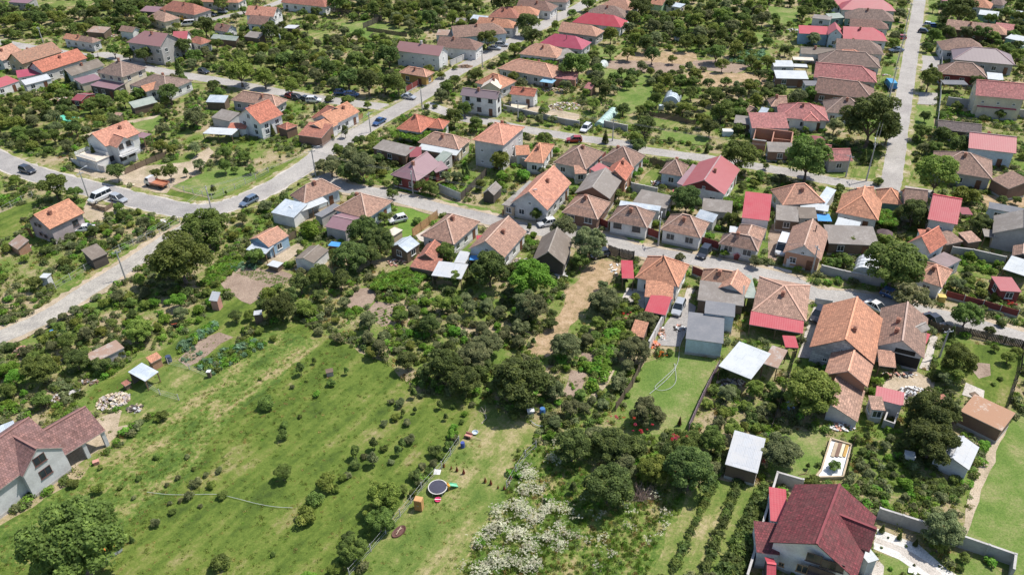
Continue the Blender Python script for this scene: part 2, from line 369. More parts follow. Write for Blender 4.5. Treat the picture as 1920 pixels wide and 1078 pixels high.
def build(parent, M, L, w, he, rise, hips, roof, wall, o, far, first):
    """parts of one block under parent; M world matrix of the block"""
    loc = parent_inv(parent) @ M
    ov = float(o.get('ov', .4 if he > 2.7 and hips not in ('f', 's', 'S') else .15))
    X, Y = L/2-ov, w/2-ov
    rm, rid = roof_mb(L, w, he, rise, hips, ov, split=o.get('split') and float(o['split']), hf=float(o.get('hf', 1)))
    mats = [R[roof], R[o.get('r2', roof)], EAVED if 'dk' in o else EAVE]
    ro = link('roof', rm.mesh('roof', mats), parent, loc)
    if rid and not far:
        cp = MB()
        for p, q in rid:
            cp.bar((p[0], p[1], p[2]+.03), (q[0], q[1], q[2]+.03), .26, .1)
        link('ridge_cap', cp.mesh('ridge_cap', ridgemat(roof)), ro, Matrix())
    s = rise/(w/2) if hips not in ('s', 'S', 'f') else 0
    if o.get('open'):
        pm = MB(); t = float(o.get('pt', .07))
        k = max(2, int(L/3)+1)
        for i in range(k):
            x = -X+2*X*i/(k-1)
            for y, zz in ((-Y, he if hips != 'S' else he+rise), (Y, he+rise if hips == 's' else he)):
                pb = MB(); pb.box(-t, -t, 0, t, t, zz-.13)
                link('post', pb.mesh('post', WL[wall] if 'pt' in o else TIMBER), parent, loc @ Matrix.Translation((x, y, 0)))
        if o.get('back'):
            bm_ = MB(); bm_.box(-X, Y-.08, 0, X, Y+.04, he-.16); link('wall', bm_.mesh('wall', WL[wall]), parent, loc)
        return
    hw = he+s*ov-.13; wm = MB()
    if hips == 's': za, zb = he+rise*ov/w-.13, he+rise*(1-ov/w)-.13
    elif hips == 'S': za, zb = he+rise*(1-ov/w)-.13, he+rise*ov/w-.13
    else: za = zb = hw
    if hips in ('a', 'b', 'ab'): pass
    c = [(-X, -Y), (X, -Y), (X, Y), (-X, Y)]
    zt = he+rise-.14
    wm.face([(*c[0], 0), (*c[1], 0), (*c[1], za), (*c[0], za)]); wm.face([(*c[2], 0), (*c[3], 0), (*c[3], zb), (*c[2], zb)])
    for i, j, fl in ((1, 2, 'b'), (3, 0, 'a')):
        z1, z2 = (za, zb) if i == 1 else (zb, za)
        if fl in hips or hips in ('s', 'S', 'f'): wm.face([(*c[i], 0), (*c[j], 0), (*c[j], z2), (*c[i], z1)])
        elif o.get('gw'):
            wm.face([(*c[i], 0), (*c[j], 0), (*c[j], z2), (*c[i], z1)])
            wm.face([(*c[i], z1), (*c[j], z2), (c[i][0], 0, zt)], 1)
        else: wm.face([(*c[i], 0), (*c[j], 0), (*c[j], z2), (c[i][0], 0, zt), (*c[i], z1)])
    link('wall', wm.mesh('wall', [WL[wall], WL[o.get('gw', wall)]]), parent, loc)
    if he > 2.5 and not far and not o.get('np'):
        pl = MB(); g = .035
        pl.box(-X-g, -Y-g, 0, X+g, Y+g, .45, top=True, bottom=False); link('plinth', pl.mesh('plinth', CONC), parent, loc)
    # openings on the sides that face the camera
    nw = o.get('win', '1'); k = (.6, .6) if nw == 's' else (1.2, 1.2)
    if he < 2.5 or nw == '0': nw = '0'
    rot = M.to_3x3(); ctr = M.translation; dcam = (Vector((0, 0, HC))-ctr); dcam.z = 0; dcam.normalize()
    doors = 0
    for sid, (nrm, half, dist, rz) in enumerate((((0, -1, 0), X, Y, 0), ((1, 0, 0), Y, X, math.pi/2), ((0, 1, 0), X, Y, math.pi), ((-1, 0, 0), Y, X, -math.pi/2))):
        wn_ = rot @ Vector(nrm)
        if wn_.dot(dcam) < .08: continue
        side = Matrix.Rotation(rz, 4, 'Z') @ Matrix.Translation((0, -dist, 0))
        if nw != '0':
            n = max(1, int(half*2/2.9)); n = min(n, 5)
            xs = [(-half+half*2*(i+.5)/n) for i in range(n)]
            lv = [1.0] if he < 4.2 else [1.0, he-1.9 if he < 5 else 3.7]
            if he >= 4.2 and hips in ('n', 'g') and abs(nrm[0]): lv.append(he+.3)
            for z in lv:
                if z > he+.2: xx = [0.0]
                else: xx = xs
                for i, x in enumerate(xx):
                    if doors == 0 and z == 1.0 and n > 1 and i == n-1 and not far and not o.get('nodoor'):
                        d = link('door', DOOR[0], parent, loc @ side @ Matrix.Translation((x, 0, .1))); link('handle', DOOR[1], d, Matrix()); doors = 1; continue
                    fm = WM[k][0] if 'dwin' not in o else darkwin(k, EAVED)
                    wo = link('window', fm, parent, loc @ side @ Matrix.Translation((x, 0, z))); link('pane', WM[k][1], wo, Matrix())
            if he < 4.2 and hips == 'n' and abs(nrm[0]) and rise > 1.6 and 'ng' not in o:
                kk = (.6, .6); wo = link('window', WM[kk][0], parent, loc @ side @ Matrix.Translation((0, 0, he+.25))); link('pane', WM[kk][1], wo, Matrix())
    if he > 2.7 and hips not in ('s', 'S', 'f') and o.get('ch', '1') != '0' and first:
        cs = o.get('ch', '')
        if cs and ',' in cs: lst = [tuple(float(q) for q in c_.split(',')) for c_ in cs.split('/')]
        else:
            rr = random.Random(int(abs(ctr.x*13+ctr.y*7))); lst = [(rr.uniform(-.5, .5), rr.choice((-.35, .35, -.2)))]
        for fx, fy in lst:
            z = he+rise*(1-abs(fy)); cx, cy = fx*(X-.5 if hips != 'ab' else max(.3, X-w/2)), fy*Y
            cm = CHW if o.get('chw') else (CPM if 'pipe' in o else CHM)
            link('chimney', cm, ro, Matrix.Translation((cx, cy, z)))
def parent_inv(p):
    return (Matrix.Translation(p.location) @ Matrix.Rotation(p.rotation_euler.z, 4, 'Z')).inverted()
CUR = [None]
def H(line):
    """tile A B C|w he hips roof wall [k=v ...] ; label ; [name] ; [category] ; [group].   '+' first: one more block of the thing before."""
    p = [q.strip() for q in line.split(';')]; t = p[0].split()
    plus = t[0] == '+'
    if plus: t = t[1:]
    tile, he, hips, roof, wall = t[0], float(t[4]), t[5], t[6], t[7]
    o = dict((q.split('=') + ['1'])[:2] for q in t[8:])
    def pp(s):
        a = s.split(':'); tl = a[0] if len(a) > 1 else tile; x, y = a[-1].split(','); return T(tl, float(x), float(y), float(o.get('ze', he)))
    A, B = pp(t[1]), pp(t[2])
    if ',' in t[3]:
        C = pp(t[3]); u = (B-A).normalized(); v = Vector((-u.y, u.x, 0)); w = (C-B).dot(v)
    else: w = float(t[3])
    if hips[0] == 'g':                    # gable end seen from AB, ridge runs away from it
        u = (B-A).normalized(); v = Vector((-u.y, u.x, 0)); A, B, w = B.copy(), B+v*w, (A-B).length; hips = {'g': 'n', 'gb': 'a'}[hips]
    c, rz, L, w, sw = rect_from(A, B, w)
    if sw: hips = {'a': 'b', 'b': 'a'}.get(hips, hips)
    if hips in ('s', 'S', 'f'): rise = float(o.get('r', {'s': .9, 'S': .9, 'f': 0}[hips]))
    else: rise = float(o.get('r', (.33 if mpx(c) < 8 else .30)*w))
    if hips in ('s', 'S') and sw: hips = 'S' if hips == 's' else 's'
    far = mpx(c) < 6.2
    M = Matrix.Translation(c) @ Matrix.Rotation(rz, 4, 'Z')
    if not plus:
        label = p[1]; cat = p[3] if len(p) > 3 and p[3] else ('house' if he >= 2.75 and not o.get('open') else ('canopy' if o.get('open') else 'shed'))
        name = p[2] if len(p) > 2 and p[2] else {'house': 'village_house', 'canopy': 'open_canopy', 'shed': 'garden_shed'}.get(cat, cat.replace(' ', '_'))
        CUR[0] = thing(name, label, cat, c, rz, p[4] if len(p) > 4 and p[4] else None)
        LAND.append((label, c.copy(), max(L, w)/2))
    build(CUR[0], M, L, w, he, rise, hips, roof, wall, o, far, not plus)
    hx, hy = L/2-.1, w/2-.1; R3 = M.to_3x3()
    fp = [M @ Vector((x, y, 0)) for x, y in ((-hx, -hy), (hx, -hy), (hx, hy), (-hx, hy))]; stamp(fp, 1); FOOT.append(fp)
    return CUR[0], M, L, w

def winat(t, P, Q, off, tile, pts, k=(1.2, 1.2), mat=None, name='window'):
    """windows where the photograph shows them on the wall under the eave P-Q (outside on the right of P->Q)"""
    u = (Q-P); u.z = 0; u.normalize(); n = Vector((u.y, -u.x, 0)); O = P-n*off; inv = parent_inv(t)
    for x, y in pts:
        d = ray(*src(tile, x, y)); c = Vector((0, 0, HC)); s = (O-c).dot(n)/d.dot(n); p = c+d*s
        M = Matrix.Translation((p.x, p.y, p.z-k[1]/2)) @ Matrix.Rotation(math.atan2(u.y, u.x), 4, 'Z')
        if name == 'door': w = link('door', DOOR[0], t, inv @ Matrix.Translation((p.x, p.y, .1)) @ Matrix.Rotation(math.atan2(u.y, u.x), 4, 'Z')); link('handle', DOOR[1], w, Matrix()); continue
        w = link('window', WM[k][0] if mat is None else darkwin(k, mat), t, inv @ M); link('pane', WM[k][1], w, Matrix())
# ---------------------------------------------------------------- ground sheet, roads, plots
STREAK = {'ground_meadow', 'ground_drylawn', 'ground_rough'}
q_ = G(760, 740)-G(380, 1078); SANG = math.atan2(q_.y, q_.x)
def groundmat(name, stops, sc=.12, fine=2.5, rough=.95):
    m, nt, b = nm(name); p = wpos(nt)
    f = noise(nt, p, sc, 8, .72); f2 = noise(nt, p, fine, 4, .7)
    if name in STREAK:
        mp = N(nt, 'Mapping', vector_type='TEXTURE'); mp.inputs['Rotation'].default_value = (0, 0, SANG); mp.inputs['Scale'].default_value = (9, 1, 1); nt.links.new(p, mp.inputs[0])
        fs = noise(nt, mp.outputs[0], .32, 5, .65); ad = N(nt, 'Math', operation='MULTIPLY_ADD'); nt.links.new(fs, ad.inputs[0]); ad.inputs[1].default_value = .8
        sb = N(nt, 'Math', operation='MULTIPLY_ADD'); nt.links.new(f, sb.inputs[0]); sb.inputs[1].default_value = .95; sb.inputs[2].default_value = -.375; nt.links.new(sb.outputs[0], ad.inputs[2]); f = ad.outputs[0]
    a = N(nt, 'Math', operation='MULTIPLY_ADD'); nt.links.new(f2, a.inputs[0]); a.inputs[1].default_value = .35; nt.links.new(f, a.inputs[2])
    s = N(nt, 'Math', operation='SUBTRACT'); nt.links.new(a.outputs[0], s.inputs[0]); s.inputs[1].default_value = .175
    c = ramp(nt, s.outputs[0], stops)
    f3 = noise(nt, p, 5.5, 5, .8); c = mix(nt, .7, c, ramp(nt, f3, [(.34, (.45, .47, .42)), (.5, (1, 1, 1)), (.66, (1.4, 1.36, 1.3))]), 'MULTIPLY')
    nt.links.new(c, b.inputs['Base Color']); b.inputs['Roughness'].default_value = rough
    b.inputs['Specular IOR Level'].default_value = .15
    bp = N(nt, 'Bump', Strength=.6, Distance=.12); nt.links.new(f2, bp.inputs['Height']); nt.links.new(bp.outputs[0], b.inputs['Normal'])
    return m
GM = {
 'base': groundmat('ground_garden', [(.30, (.075, .125, .025)), (.43, (.12, .18, .036)), (.50, (.18, .195, .065)), (.57, (.31, .25, .15)), (.70, (.38, .31, .22))], .09),
 'meadow': groundmat('ground_meadow', [(.30, (.05, .08, .017)), (.43, (.082, .125, .022)), (.52, (.115, .16, .03)), (.60, (.155, .18, .045)), (.68, (.22, .205, .085)), (.77, (.31, .26, .14))], .11, 1.4),
 'rough': groundmat('ground_rough', [(.32, (.055, .095, .02)), (.45, (.09, .145, .028)), (.53, (.14, .185, .042)), (.61, (.23, .22, .085)), (.71, (.34, .27, .15))], .2, 1.6),
 'lawn': groundmat('ground_lawn', [(.3, (.08, .14, .03)), (.45, (.12, .185, .04)), (.56, (.18, .215, .07)), (.68, (.29, .26, .13))], .16, 2.4),
 'drylawn': groundmat('ground_drylawn', [(.3, (.075, .125, .026)), (.43, (.115, .165, .036)), (.52, (.165, .195, .055)), (.60, (.25, .235, .10)), (.70, (.36, .3, .17))], .17, 1.8),
 'straw': groundmat('ground_straw', [(.30, (.13, .15, .05)), (.42, (.27, .20, .11)), (.54, (.38, .27, .17)), (.68, (.47, .36, .25))], .5, 3),
 'dirt': groundmat('ground_dirt', [(.28, (.17, .18, .07)), (.42, (.33, .27, .19)), (.55, (.43, .35, .26)), (.7, (.5, .42, .33))], .2, 3),
 'soil': groundmat('ground_soil', [(.3, (.2, .145, .11)), (.5, (.28, .21, .165)), (.7, (.36, .28, .22))], .3, 4),
 'paved': groundmat('ground_paved', [(.3, (.36, .32, .28)), (.5, (.47, .43, .39)), (.7, (.54, .5, .46))], .3, 5),
 'verge': groundmat('ground_verge', [(.28, (.10, .15, .03)), (.46, (.17, .2, .05)), (.56, (.32, .27, .16)), (.68, (.5, .45, .37))], .3, 3),
 'white': groundmat('ground_gravel', [(.3, (.5, .48, .45)), (.7, (.74, .72, .69))], .5, 8),
 'asphalt': groundmat('asphalt', [(.3, (.25, .235, .23)), (.5, (.30, .285, .275)), (.7, (.36, .34, .325))], .3, 3),
 'road': groundmat('road_concrete', [(.3, (.27, .25, .24)), (.5, (.345, .325, .305)), (.72, (.42, .395, .37))], .12, 1.2),
 'lane': groundmat('road_gravel', [(.28, (.25, .235, .22)), (.5, (.36, .335, .30)), (.72, (.46, .43, .38))], .3, 2.2),
 'greenstrip': groundmat('ground_green', [(.3, (.09, .17, .03)), (.7, (.17, .25, .05))], .3, 3)}
gb = MB(); n = 40
gx = [-1500, -500]+[-500+25*i for i in range(1, 40)]+[500, 1500]
gb.face([(-3000, -800, 0), (3000, -800, 0), (3000, 5000, 0), (-3000, 5000, 0)])
tag(link('ground', gb.mesh('ground', GM['base'])), None, None, None, 'structure')
LZ = [.006]
def jit(poly, amp, step=2.0, seed=0):
    r = random.Random(seed); out = []
    for i in range(len(poly)):
        a, b = poly[i], poly[(i+1) % len(poly)]; d = (b-a); k = max(1, int(d.length/step))
        nn = Vector((-d.y, d.x, 0)).normalized() if d.length > 0 else Vector((0, 0, 0))
        for j in range(k): out.append(a+d*(j/k)+nn*r.uniform(-amp, amp)*(1 if 0 < j else .3))
    return out
def tri_fill(name, pts, mat, z, kind='structure'):
    bm = bmesh.new(); vs = [bm.verts.new((p[0], p[1], z)) for p in pts]; f = bm.faces.new(vs)
    bmesh.ops.triangulate(bm, faces=[f]); bmesh.ops.recalc_face_normals(bm, faces=bm.faces[:])
    for f in bm.faces:
        if f.normal.z < 0: f.normal_flip()
    me = bpy.data.meshes.new(name); bm.to_mesh(me); bm.free(); me.materials.append(mat)
    return tag(link(name, me), None, None, None, kind)
def plot(name, tile, pts, mat, ras=None, amp=.35, step=2.0):
    P = [T(tile, x, y) for x, y in pts]; LZ[0] += .0013
    o = tri_fill(name, jit(P, amp, step, len(pts)+int(P[0].x)), GM[mat], LZ[0])
    if ras is not None: stamp(P, ras)
    return o
def smooth(pts, k=6):
    out = []; n = len(pts)
    for i in range(n-1):
        p0, p1, p2, p3 = pts[max(0, i-1)], pts[i], pts[i+1], pts[min(n-1, i+2)]
        for j in range(k):
            t = j/k; out.append(.5*((2*p1)+(p2-p0)*t+(2*p0-5*p1+4*p2-p3)*t*t+(3*p1-p0-3*p2+p3)*t**3))
    out.append(pts[-1]); return out
def ribbon(name, P, w, mat, z, ragged=0, kind='structure', ras=1, ww=None):
    r = random.Random(int(w*10)+len(P)); l, rr = [], []
    for i, p in enumerate(P):
        d = (P[min(i+1, len(P)-1)]-P[max(0, i-1)]); nn = Vector((-d.y, d.x, 0)).normalized()
        w_ = w if ww is None else ww[0]+(ww[1]-ww[0])*i/(len(P)-1)
        l.append(p+nn*(w_/2+r.uniform(-ragged, ragged))); rr.append(p-nn*(w_/2+r.uniform(-ragged, ragged)))
    m = MB()
    for i in range(len(P)-1): m.face([(rr[i].x, rr[i].y, z), (rr[i+1].x, rr[i+1].y, z), (l[i+1].x, l[i+1].y, z), (l[i].x, l[i].y, z)])
    if ras is not None:
        for i in range(len(P)-1): stamp([rr[i], rr[i+1], l[i+1], l[i]], ras)
    return tag(link(name, m.mesh(name, mat)), None, None, None, kind)
def road(name, pts, w, mat, verge=2.0, vm='verge', zz=0, ras=1):
    P = smooth([G(x, y) for x, y in pts], 8)
    if verge: ribbon("road_verge", P, w+2*verge, GM[vm], .13+zz, .45, ras=2)
    ribbon(name, P, w, GM[mat], .138+zz, .12)
# plots first (lowest)
plot('meadow', 'S', [(500, 612), (560, 606), (640, 640), (735, 690), (775, 735), (880, 750), (910, 790), (850, 850), (780, 900), (655, 1100), (60, 1100), (-40, 1080), (-40, 1010), (180, 880), (300, 770), (400, 700), (440, 650)], 'meadow', 2, .5)
plot('rough_grass', 'S', [(270, 790), (350, 735), (430, 650), (520, 612), (600, 640), (560, 680), (500, 735), (420, 800), (350, 900), (200, 1000), (60, 1060), (-20, 1040), (-20, 1000), (150, 900)], 'rough', None, .8)
plot('dirt_path', 'S', [(-40, 1000), (0, 975), (100, 905), (200, 835), (270, 785), (340, 735), (365, 715), (330, 690), (280, 720), (220, 770), (150, 800), (60, 860), (-40, 930)], 'dirt', 2, .6)
plot('yard_grass', 'S', [(330, 640), (400, 590), (440, 560), (470, 545), (520, 580), (460, 620), (400, 690), (350, 740), (230, 770), (160, 745), (230, 690)], 'meadow', 2, .5)
plot('garden_yard', 'S', [(250, 735), (300, 690), (350, 680), (390, 705), (340, 750), (270, 790), (220, 800)], 'drylawn', 2, .5)
plot('dry_lawn', 'S', [(905, 760), (1010, 800), (1010, 850), (960, 880), (930, 960), (880, 1040), (860, 1100), (655, 1100), (780, 915), (850, 850)], 'drylawn', 2, .3)
plot('fenced_lawn', 'C2', [(990, 560), (1250, 470), (1530, 550), (1420, 850), (1320, 1078), (1050, 1100), (850, 900), (840, 860)], 'lawn', 2, .15)
plot('field', 'S', [(1925, 770), (1885, 800), (1845, 900), (1800, 1020), (1905, 1078), (1990, 1100), (2010, 800)], 'lawn', 2, .3)
plot('field_path', 'S', [(1880, 790), (1840, 860), (1800, 1000), (1812, 1003), (1850, 900), (1890, 800)], 'dirt', 2, .3)
plot('villa_lawn', 'D3', [(830, 910), (990, 960), (1120, 1060), (1180, 1100), (860, 1100)], 'lawn', 2, .1)
plot('villa_lawn', 'D3', [(1320, 920), (1560, 960), (1760, 1060), (1780, 1130), (1450, 1130)], 'lawn', 2, .1)
plot('white_gravel', 'D3', [(800, 720), (1130, 850), (1300, 1000), (1450, 1100), (1180, 1100), (980, 960), (790, 880)], 'white', 1, .1)
plot('paved_path', 'D3', [(800, 790), (990, 860), (1100, 920), (1250, 1020), (1330, 1100), (1250, 1100), (1080, 980), (960, 895), (795, 830)], 'paved', 1, .1)
plot('paved_yard', 'D3', [(770, 985), (830, 970), (870, 1010), (860, 1100), (760, 1100)], 'paved', 1, .05)
plot('back_lawn', 'D3', [(230, 0), (420, 0), (440, 60), (400, 230), (350, 340), (250, 430), (40, 370), (0, 300), (0, 150), (120, 20)], 'lawn', 2, .2)
plot('straw_path', 'S', [(1128, 485), (1180, 492), (1160, 520), (1110, 560), (1085, 600), (1060, 640), (1020, 672), (985, 665), (1000, 640), (1050, 590), (1058, 545), (1090, 510)], 'straw', 2, .8)
plot('dry_grass', 'S', [(1290, 135), (1440, 140), (1440, 165), (1330, 165), (1280, 150)], 'straw', 2, .8)
plot('dry_grass', 'S', [(1165, 100), (1300, 98), (1320, 125), (1240, 120), (1150, 112)], 'straw', 2, .6)
plot('tilled_soil', 'S', [(1140, 115), (1200, 115), (1290, 122), (1270, 140), (1190, 135), (1130, 128)], 'soil', 2, .5)
plot('tilled_soil', 'S', [(1300, 115), (1350, 112), (1410, 125), (1380, 138), (1305, 132)], 'soil', 2, .5)
plot('tilled_soil', 'B1', [(-300, 950), (-180, 880), (60, 940), (140, 930), (300, 990), (180, 1060), (-40, 1200), (-220, 1120)], 'soil', 2, .3)
plot('tilled_soil', 'S', [(495, 495), (530, 470), (560, 455), (570, 465), (540, 490), (515, 508)], 'dirt', 2, .3)
plot('tilled_soil', 'A2', [(1330, 540), (1480, 390), (1640, 330), (1750, 370), (1650, 420), (1560, 500), (1480, 560), (1400, 590)], 'soil', 2, .3)
plot('tilled_soil', 'B2', [(760, 10), (830, 0), (910, 40), (870, 110), (780, 170), (640, 150), (700, 80)], 'soil', 2, .3)
plot('tilled_soil', 'B2', [(900, 100), (1060, 120), (1020, 260), (940, 290), (820, 180)], 'soil', 2, .3)
plot('tilled_soil', 'C2', [(520, 480), (640, 500), (630, 570), (520, 540)], 'soil', 2, .2)
plot('tilled_soil', 'C2', [(440, 610), (560, 640), (520, 760), (440, 840), (380, 800)], 'soil', 2, .2)
plot('tilled_soil', 'C2', [(690, 640), (770, 610), (720, 720), (600, 870), (560, 850)], 'dirt', 2, .2)
plot('orchard_ground', 'C3', [(1460, 340), (1900, 420), (1870, 640), (1780, 1100), (1020, 1100), (1160, 760), (1300, 500)], 'drylawn', 2, .3)
plot('weedy_ground', 'C3', [(60, 100), (300, 110), (560, 250), (1300, 470), (1160, 760), (1020, 1120), (-500, 1120), (-400, 1000), (-150, 600), (-20, 400)], 'rough', 3, .5)
plot('garden_lawn', 'A0', [(960, 900), (1210, 860), (1240, 900), (1130, 985), (1000, 960)], 'lawn', 2, .3)
plot('path_strip', 'A0', [(600, 1020), (960, 905), (1150, 870), (1210, 855), (1150, 890), (960, 935), (620, 1050)], 'dirt', 2, .3)
plot('street_lawn', 'B0', [(790, 830), (990, 830), (960, 880), (800, 960), (620, 1040), (680, 960), (800, 900)], 'lawn', 2, .2)
plot('orchard_lawn', 'A1', [(1290, 320), (1450, 250), (1640, 170), (1916, 180), (1916, 270), (1720, 380), (1600, 410), (1450, 370)], 'lawn', 2, .3)
plot('roadside_grass', 'A1', [(1250, 330), (1590, 420), (1916, 290), (1916, 330), (1620, 455), (1450, 455), (1200, 380)], 'meadow', 2, .3)
plot('bare_yard', 'A1', [(900, 190), (1080, 170), (1420, 130), (1560, 20), (1600, 60), (1500, 220), (1300, 310), (1250, 370), (1100, 350), (900, 300), (600, 220), (500, 190)], 'dirt', 2, .5)
plot('side_field', 'A1', [(-60, 540), (120, 470), (310, 410), (260, 470), (200, 540), (150, 590), (160, 680), (0, 700), (-60, 700)], 'meadow', 2, .3)
plot('bare_yard', 'A1', [(640, 420), (900, 470), (880, 520), (700, 600), (640, 590), (620, 520)], 'dirt', 2, .3)
plot('bank_grass', 'A1', [(1380, 570), (1200, 690), (960, 800), (700, 960), (400, 1100), (560, 1110), (800, 990), (1000, 880), (1300, 700)], 'rough', 2, .3)
plot('roadside_grass', 'B1', [(1060, 340), (1800, 500), (1800, 535), (1500, 480), (1060, 385)], 'lawn', 2, .15)
plot('roadside_grass', 'B1', [(0, 240), (400, 60), (640, -20), (560, 60), (0, 340)], 'meadow', 2, .2)
plot('garden_lawn', 'B1', [(1060, 460), (1370, 530), (1290, 600), (1180, 700), (1040, 740), (1060, 640)], 'greenstrip', 2, .4)
plot('front_lawn', 'C1', [(735, 678), (990, 725), (975, 755), (715, 708)], 'greenstrip', 1, .05)
plot('yard', 'C1', [(1050, 190), (1110, 220), (1100, 300), (900, 350), (1000, 230)], 'drylawn', 2, .2)
plot('roadside_dry_grass', 'C1', [(170, 680), (300, 700), (700, 790), (900, 840), (890, 870), (500, 790), (170, 720)], 'dirt', 2, .2)
plot('dry_grass', 'C1', [(1020, 760), (1380, 810), (1360, 860), (1010, 790)], 'dirt', 2, .2)
plot('yard', 'D1', [(0, 905), (180, 950), (170, 985), (0, 960)], 'paved', 1, .05)
plot('yard', 'D1', [(30, 600), (190, 620), (190, 700), (60, 880), (0, 860), (0, 700)], 'soil', 1, .1)
plot('verge_grass', 'D1', [(460, 180), (640, 190), (720, 170), (860, 170), (860, 280), (740, 290), (450, 240)], 'drylawn', 2, .3)
plot('verge_grass', 'D1', [(1020, 0), (1100, 60), (1090, 230), (1060, 320), (1000, 280)], 'drylawn', 2, .3)
plot('dirt_track', 'D1', [(1560, 380), (1916, 400), (1960, 480), (1640, 480), (1600, 440)], 'straw', 2, .3)
plot('yard', 'D1', [(1360, 860), (1700, 920), (1690, 1020), (1500, 980), (1340, 930)], 'drylawn', 2, .3)
plot('verge_grass', 'D0', [(1065, 785), (1240, 800), (1240, 960), (1050, 940)], 'lawn', 2, .1)
plot('driveway', 'D0', [(1085, 690), (1270, 700), (1260, 790), (1065, 780)], 'road', 1, .05)
plot('driveway', 'D0', [(1120, 415), (1290, 430), (1280, 540), (1105, 530)], 'road', 1, .05)
plot('verge_grass', 'D0', [(1165, 5), (1270, 10), (1280, 190), (1160, 190)], 'lawn', 2, .1)
plot('verge_grass', 'D0', [(870, 420), (1020, 420), (1010, 480), (860, 470)], 'lawn', 2, .1)
plot('verge_grass', 'D0', [(860, 500), (990, 500), (960, 640), (830, 620)], 'drylawn', 2, .1)
plot('driveway', 'D2', [(345, 140), (470, 170), (420, 300), (330, 530), (220, 520), (300, 260)], 'paved', 1, .05)
plot('garden_lawn', 'D2', [(0, 370), (110, 400), (110, 500), (230, 530), (130, 620), (0, 580)], 'lawn', 2, .2)
plot('paved_yard', 'D2', [(1215, 340), (1270, 370), (1200, 620), (1130, 600), (1180, 480)], 'paved', 1, .05)
plot('back_garden', 'D2', [(1290, 380), (1880, 470), (1850, 640), (1780, 900), (1650, 880), (1450, 720), (1240, 700), (1270, 520)], 'meadow', 2, .2)
plot('bare_ground', 'D2', [(1570, 560), (1660, 570), (1670, 660), (1580, 680), (1530, 620)], 'soil', 2, .4)
plot('concrete_slab', 'D2', [(1480, 710), (1620, 770), (1610, 850), (1450, 800)], 'paved', 1, .1)
plot('yard', 'D2', [(850, 640), (1090, 620), (1250, 700), (1240, 880), (1000, 880), (860, 760)], 'dirt', 2, .3)
plot('sand_patch', 'C2', [(1150, 320), (1280, 330), (1270, 400), (1180, 410), (1120, 370)], 'straw', 1, .2)
plot('concrete_yard', 'C2', [(1160, 250), (1290, 90), (1380, 140), (1340, 250), (1250, 440), (1080, 430), (1130, 300)], 'asphalt', 1, .1)
plot('paved_yard', 'C2', [(860, 0), (1000, 20), (990, 180), (870, 130), (820, 80)], 'paved', 2, .2)
plot('side_path', 'C2', [(1310, 0), (1380, 0), (1310, 130), (1270, 130)], 'paved', 1, .05)
plot('pool_surround', 'C0', [(-20, 760), (500, 860), (520, 920), (200, 860), (-20, 830)], 'dirt', 2, .3)
plot('yard', 'B1', [(1190, 690), (1350, 600), (1340, 640), (1290, 740), (1230, 730)], 'paved', 1, .05)
plot('yard', 'C1', [(1250, 340), (1380, 220), (1400, 250), (1290, 345)], 'paved', 1, .05)
plot('green_path', 'C1', [(40, 395), (160, 285), (185, 290), (60, 400)], 'greenstrip', 1, .02)
plot('paved_path', 'C1', [(-80, 460), (130, 275), (155, 285), (0, 460)], 'asphalt', 1, .02)
plot('vegetable_bed', 'B1', [(1500, 360), (1560, 315), (1600, 320), (1540, 375)], 'greenstrip', 2, .05)
for P_ in ([(1160, 168), (1225, 160), (1240, 195), (1180, 215), (1150, 200)], [(1395, 95), (1445, 92), (1450, 122), (1400, 122)], [(1440, 12), (1500, 20), (1490, 45), (1440, 48)], [(1125, 92), (1170, 95), (1150, 108), (1120, 108)],
           [(640, 45), (700, 38), (760, 60), (700, 78), (640, 60)], [(1400, 60), (1450, 65), (1430, 85), (1390, 80)], [(120, 45), (180, 38), (190, 52), (130, 58)], [(470, 90), (560, 95), (540, 108), (470, 102)], [(1130, 130), (1220, 140), (1200, 160), (1120, 150)], [(1240, 245), (1330, 258), (1320, 275), (1235, 262)]):
    plot('garden_green', 'S', P_, 'lawn', 2, .6)
for P_ in ([(700, 60), (800, 64), (795, 76), (710, 72)], [(560, 62), (600, 58), (640, 68), (600, 80)], [(1215, 222), (1290, 228), (1280, 244), (1200, 236)], [(0, 0), (40, 4), (180, 2), (170, 12), (40, 18)]):
    plot('garden_dry', 'S', P_, 'drylawn', 2, .5)
print('plots z', LZ[0])
# roads
road('lane', [(385, 410), (352, 428), (325, 443), (272, 478), (213, 516), (160, 548), (88, 594), (0, 634), (-90, 672)], 4.2, 'lane', 1.2, 'dirt', -.02)
road('street', [(600, 330), (643, 352), (705, 362), (746, 372), (831, 393), (903, 409), (960, 423), (1010, 433), (1135, 450), (1185, 468), (1296, 487), (1343, 497), (1424, 514), (1480, 528), (1530, 553), (1590, 559), (1665, 570), (1740, 588), (1815, 607), (1960, 648)], 4.0, 'road', 1.0, 'dirt', -.012)
road('street', [(780, 190), (871, 223), (918, 230), (981, 243), (1085, 260), (1160, 270), (1210, 283), (1336, 300), (1440, 317), (1500, 328), (1555, 340), (1610, 347), (1670, 352), (1750, 366)], 4.0, 'road', 1.3, 'verge', -.012)
road('street', [(-60, 70), (22, 84), (85, 95), (160, 106), (200, 104), (283, 130), (350, 143), (425, 155), (517, 173), (605, 187), (705, 200), (757, 206)], 4.6, 'road', 1.5, 'verge', -.006)
road('main_road', [(1727, -30), (1724, 0), (1716, 53), (1708, 100), (1697, 170), (1690, 215), (1682, 270), (1675, 320), (1668, 354)], 4.2, 'road', 1.2, 'verge', 0)
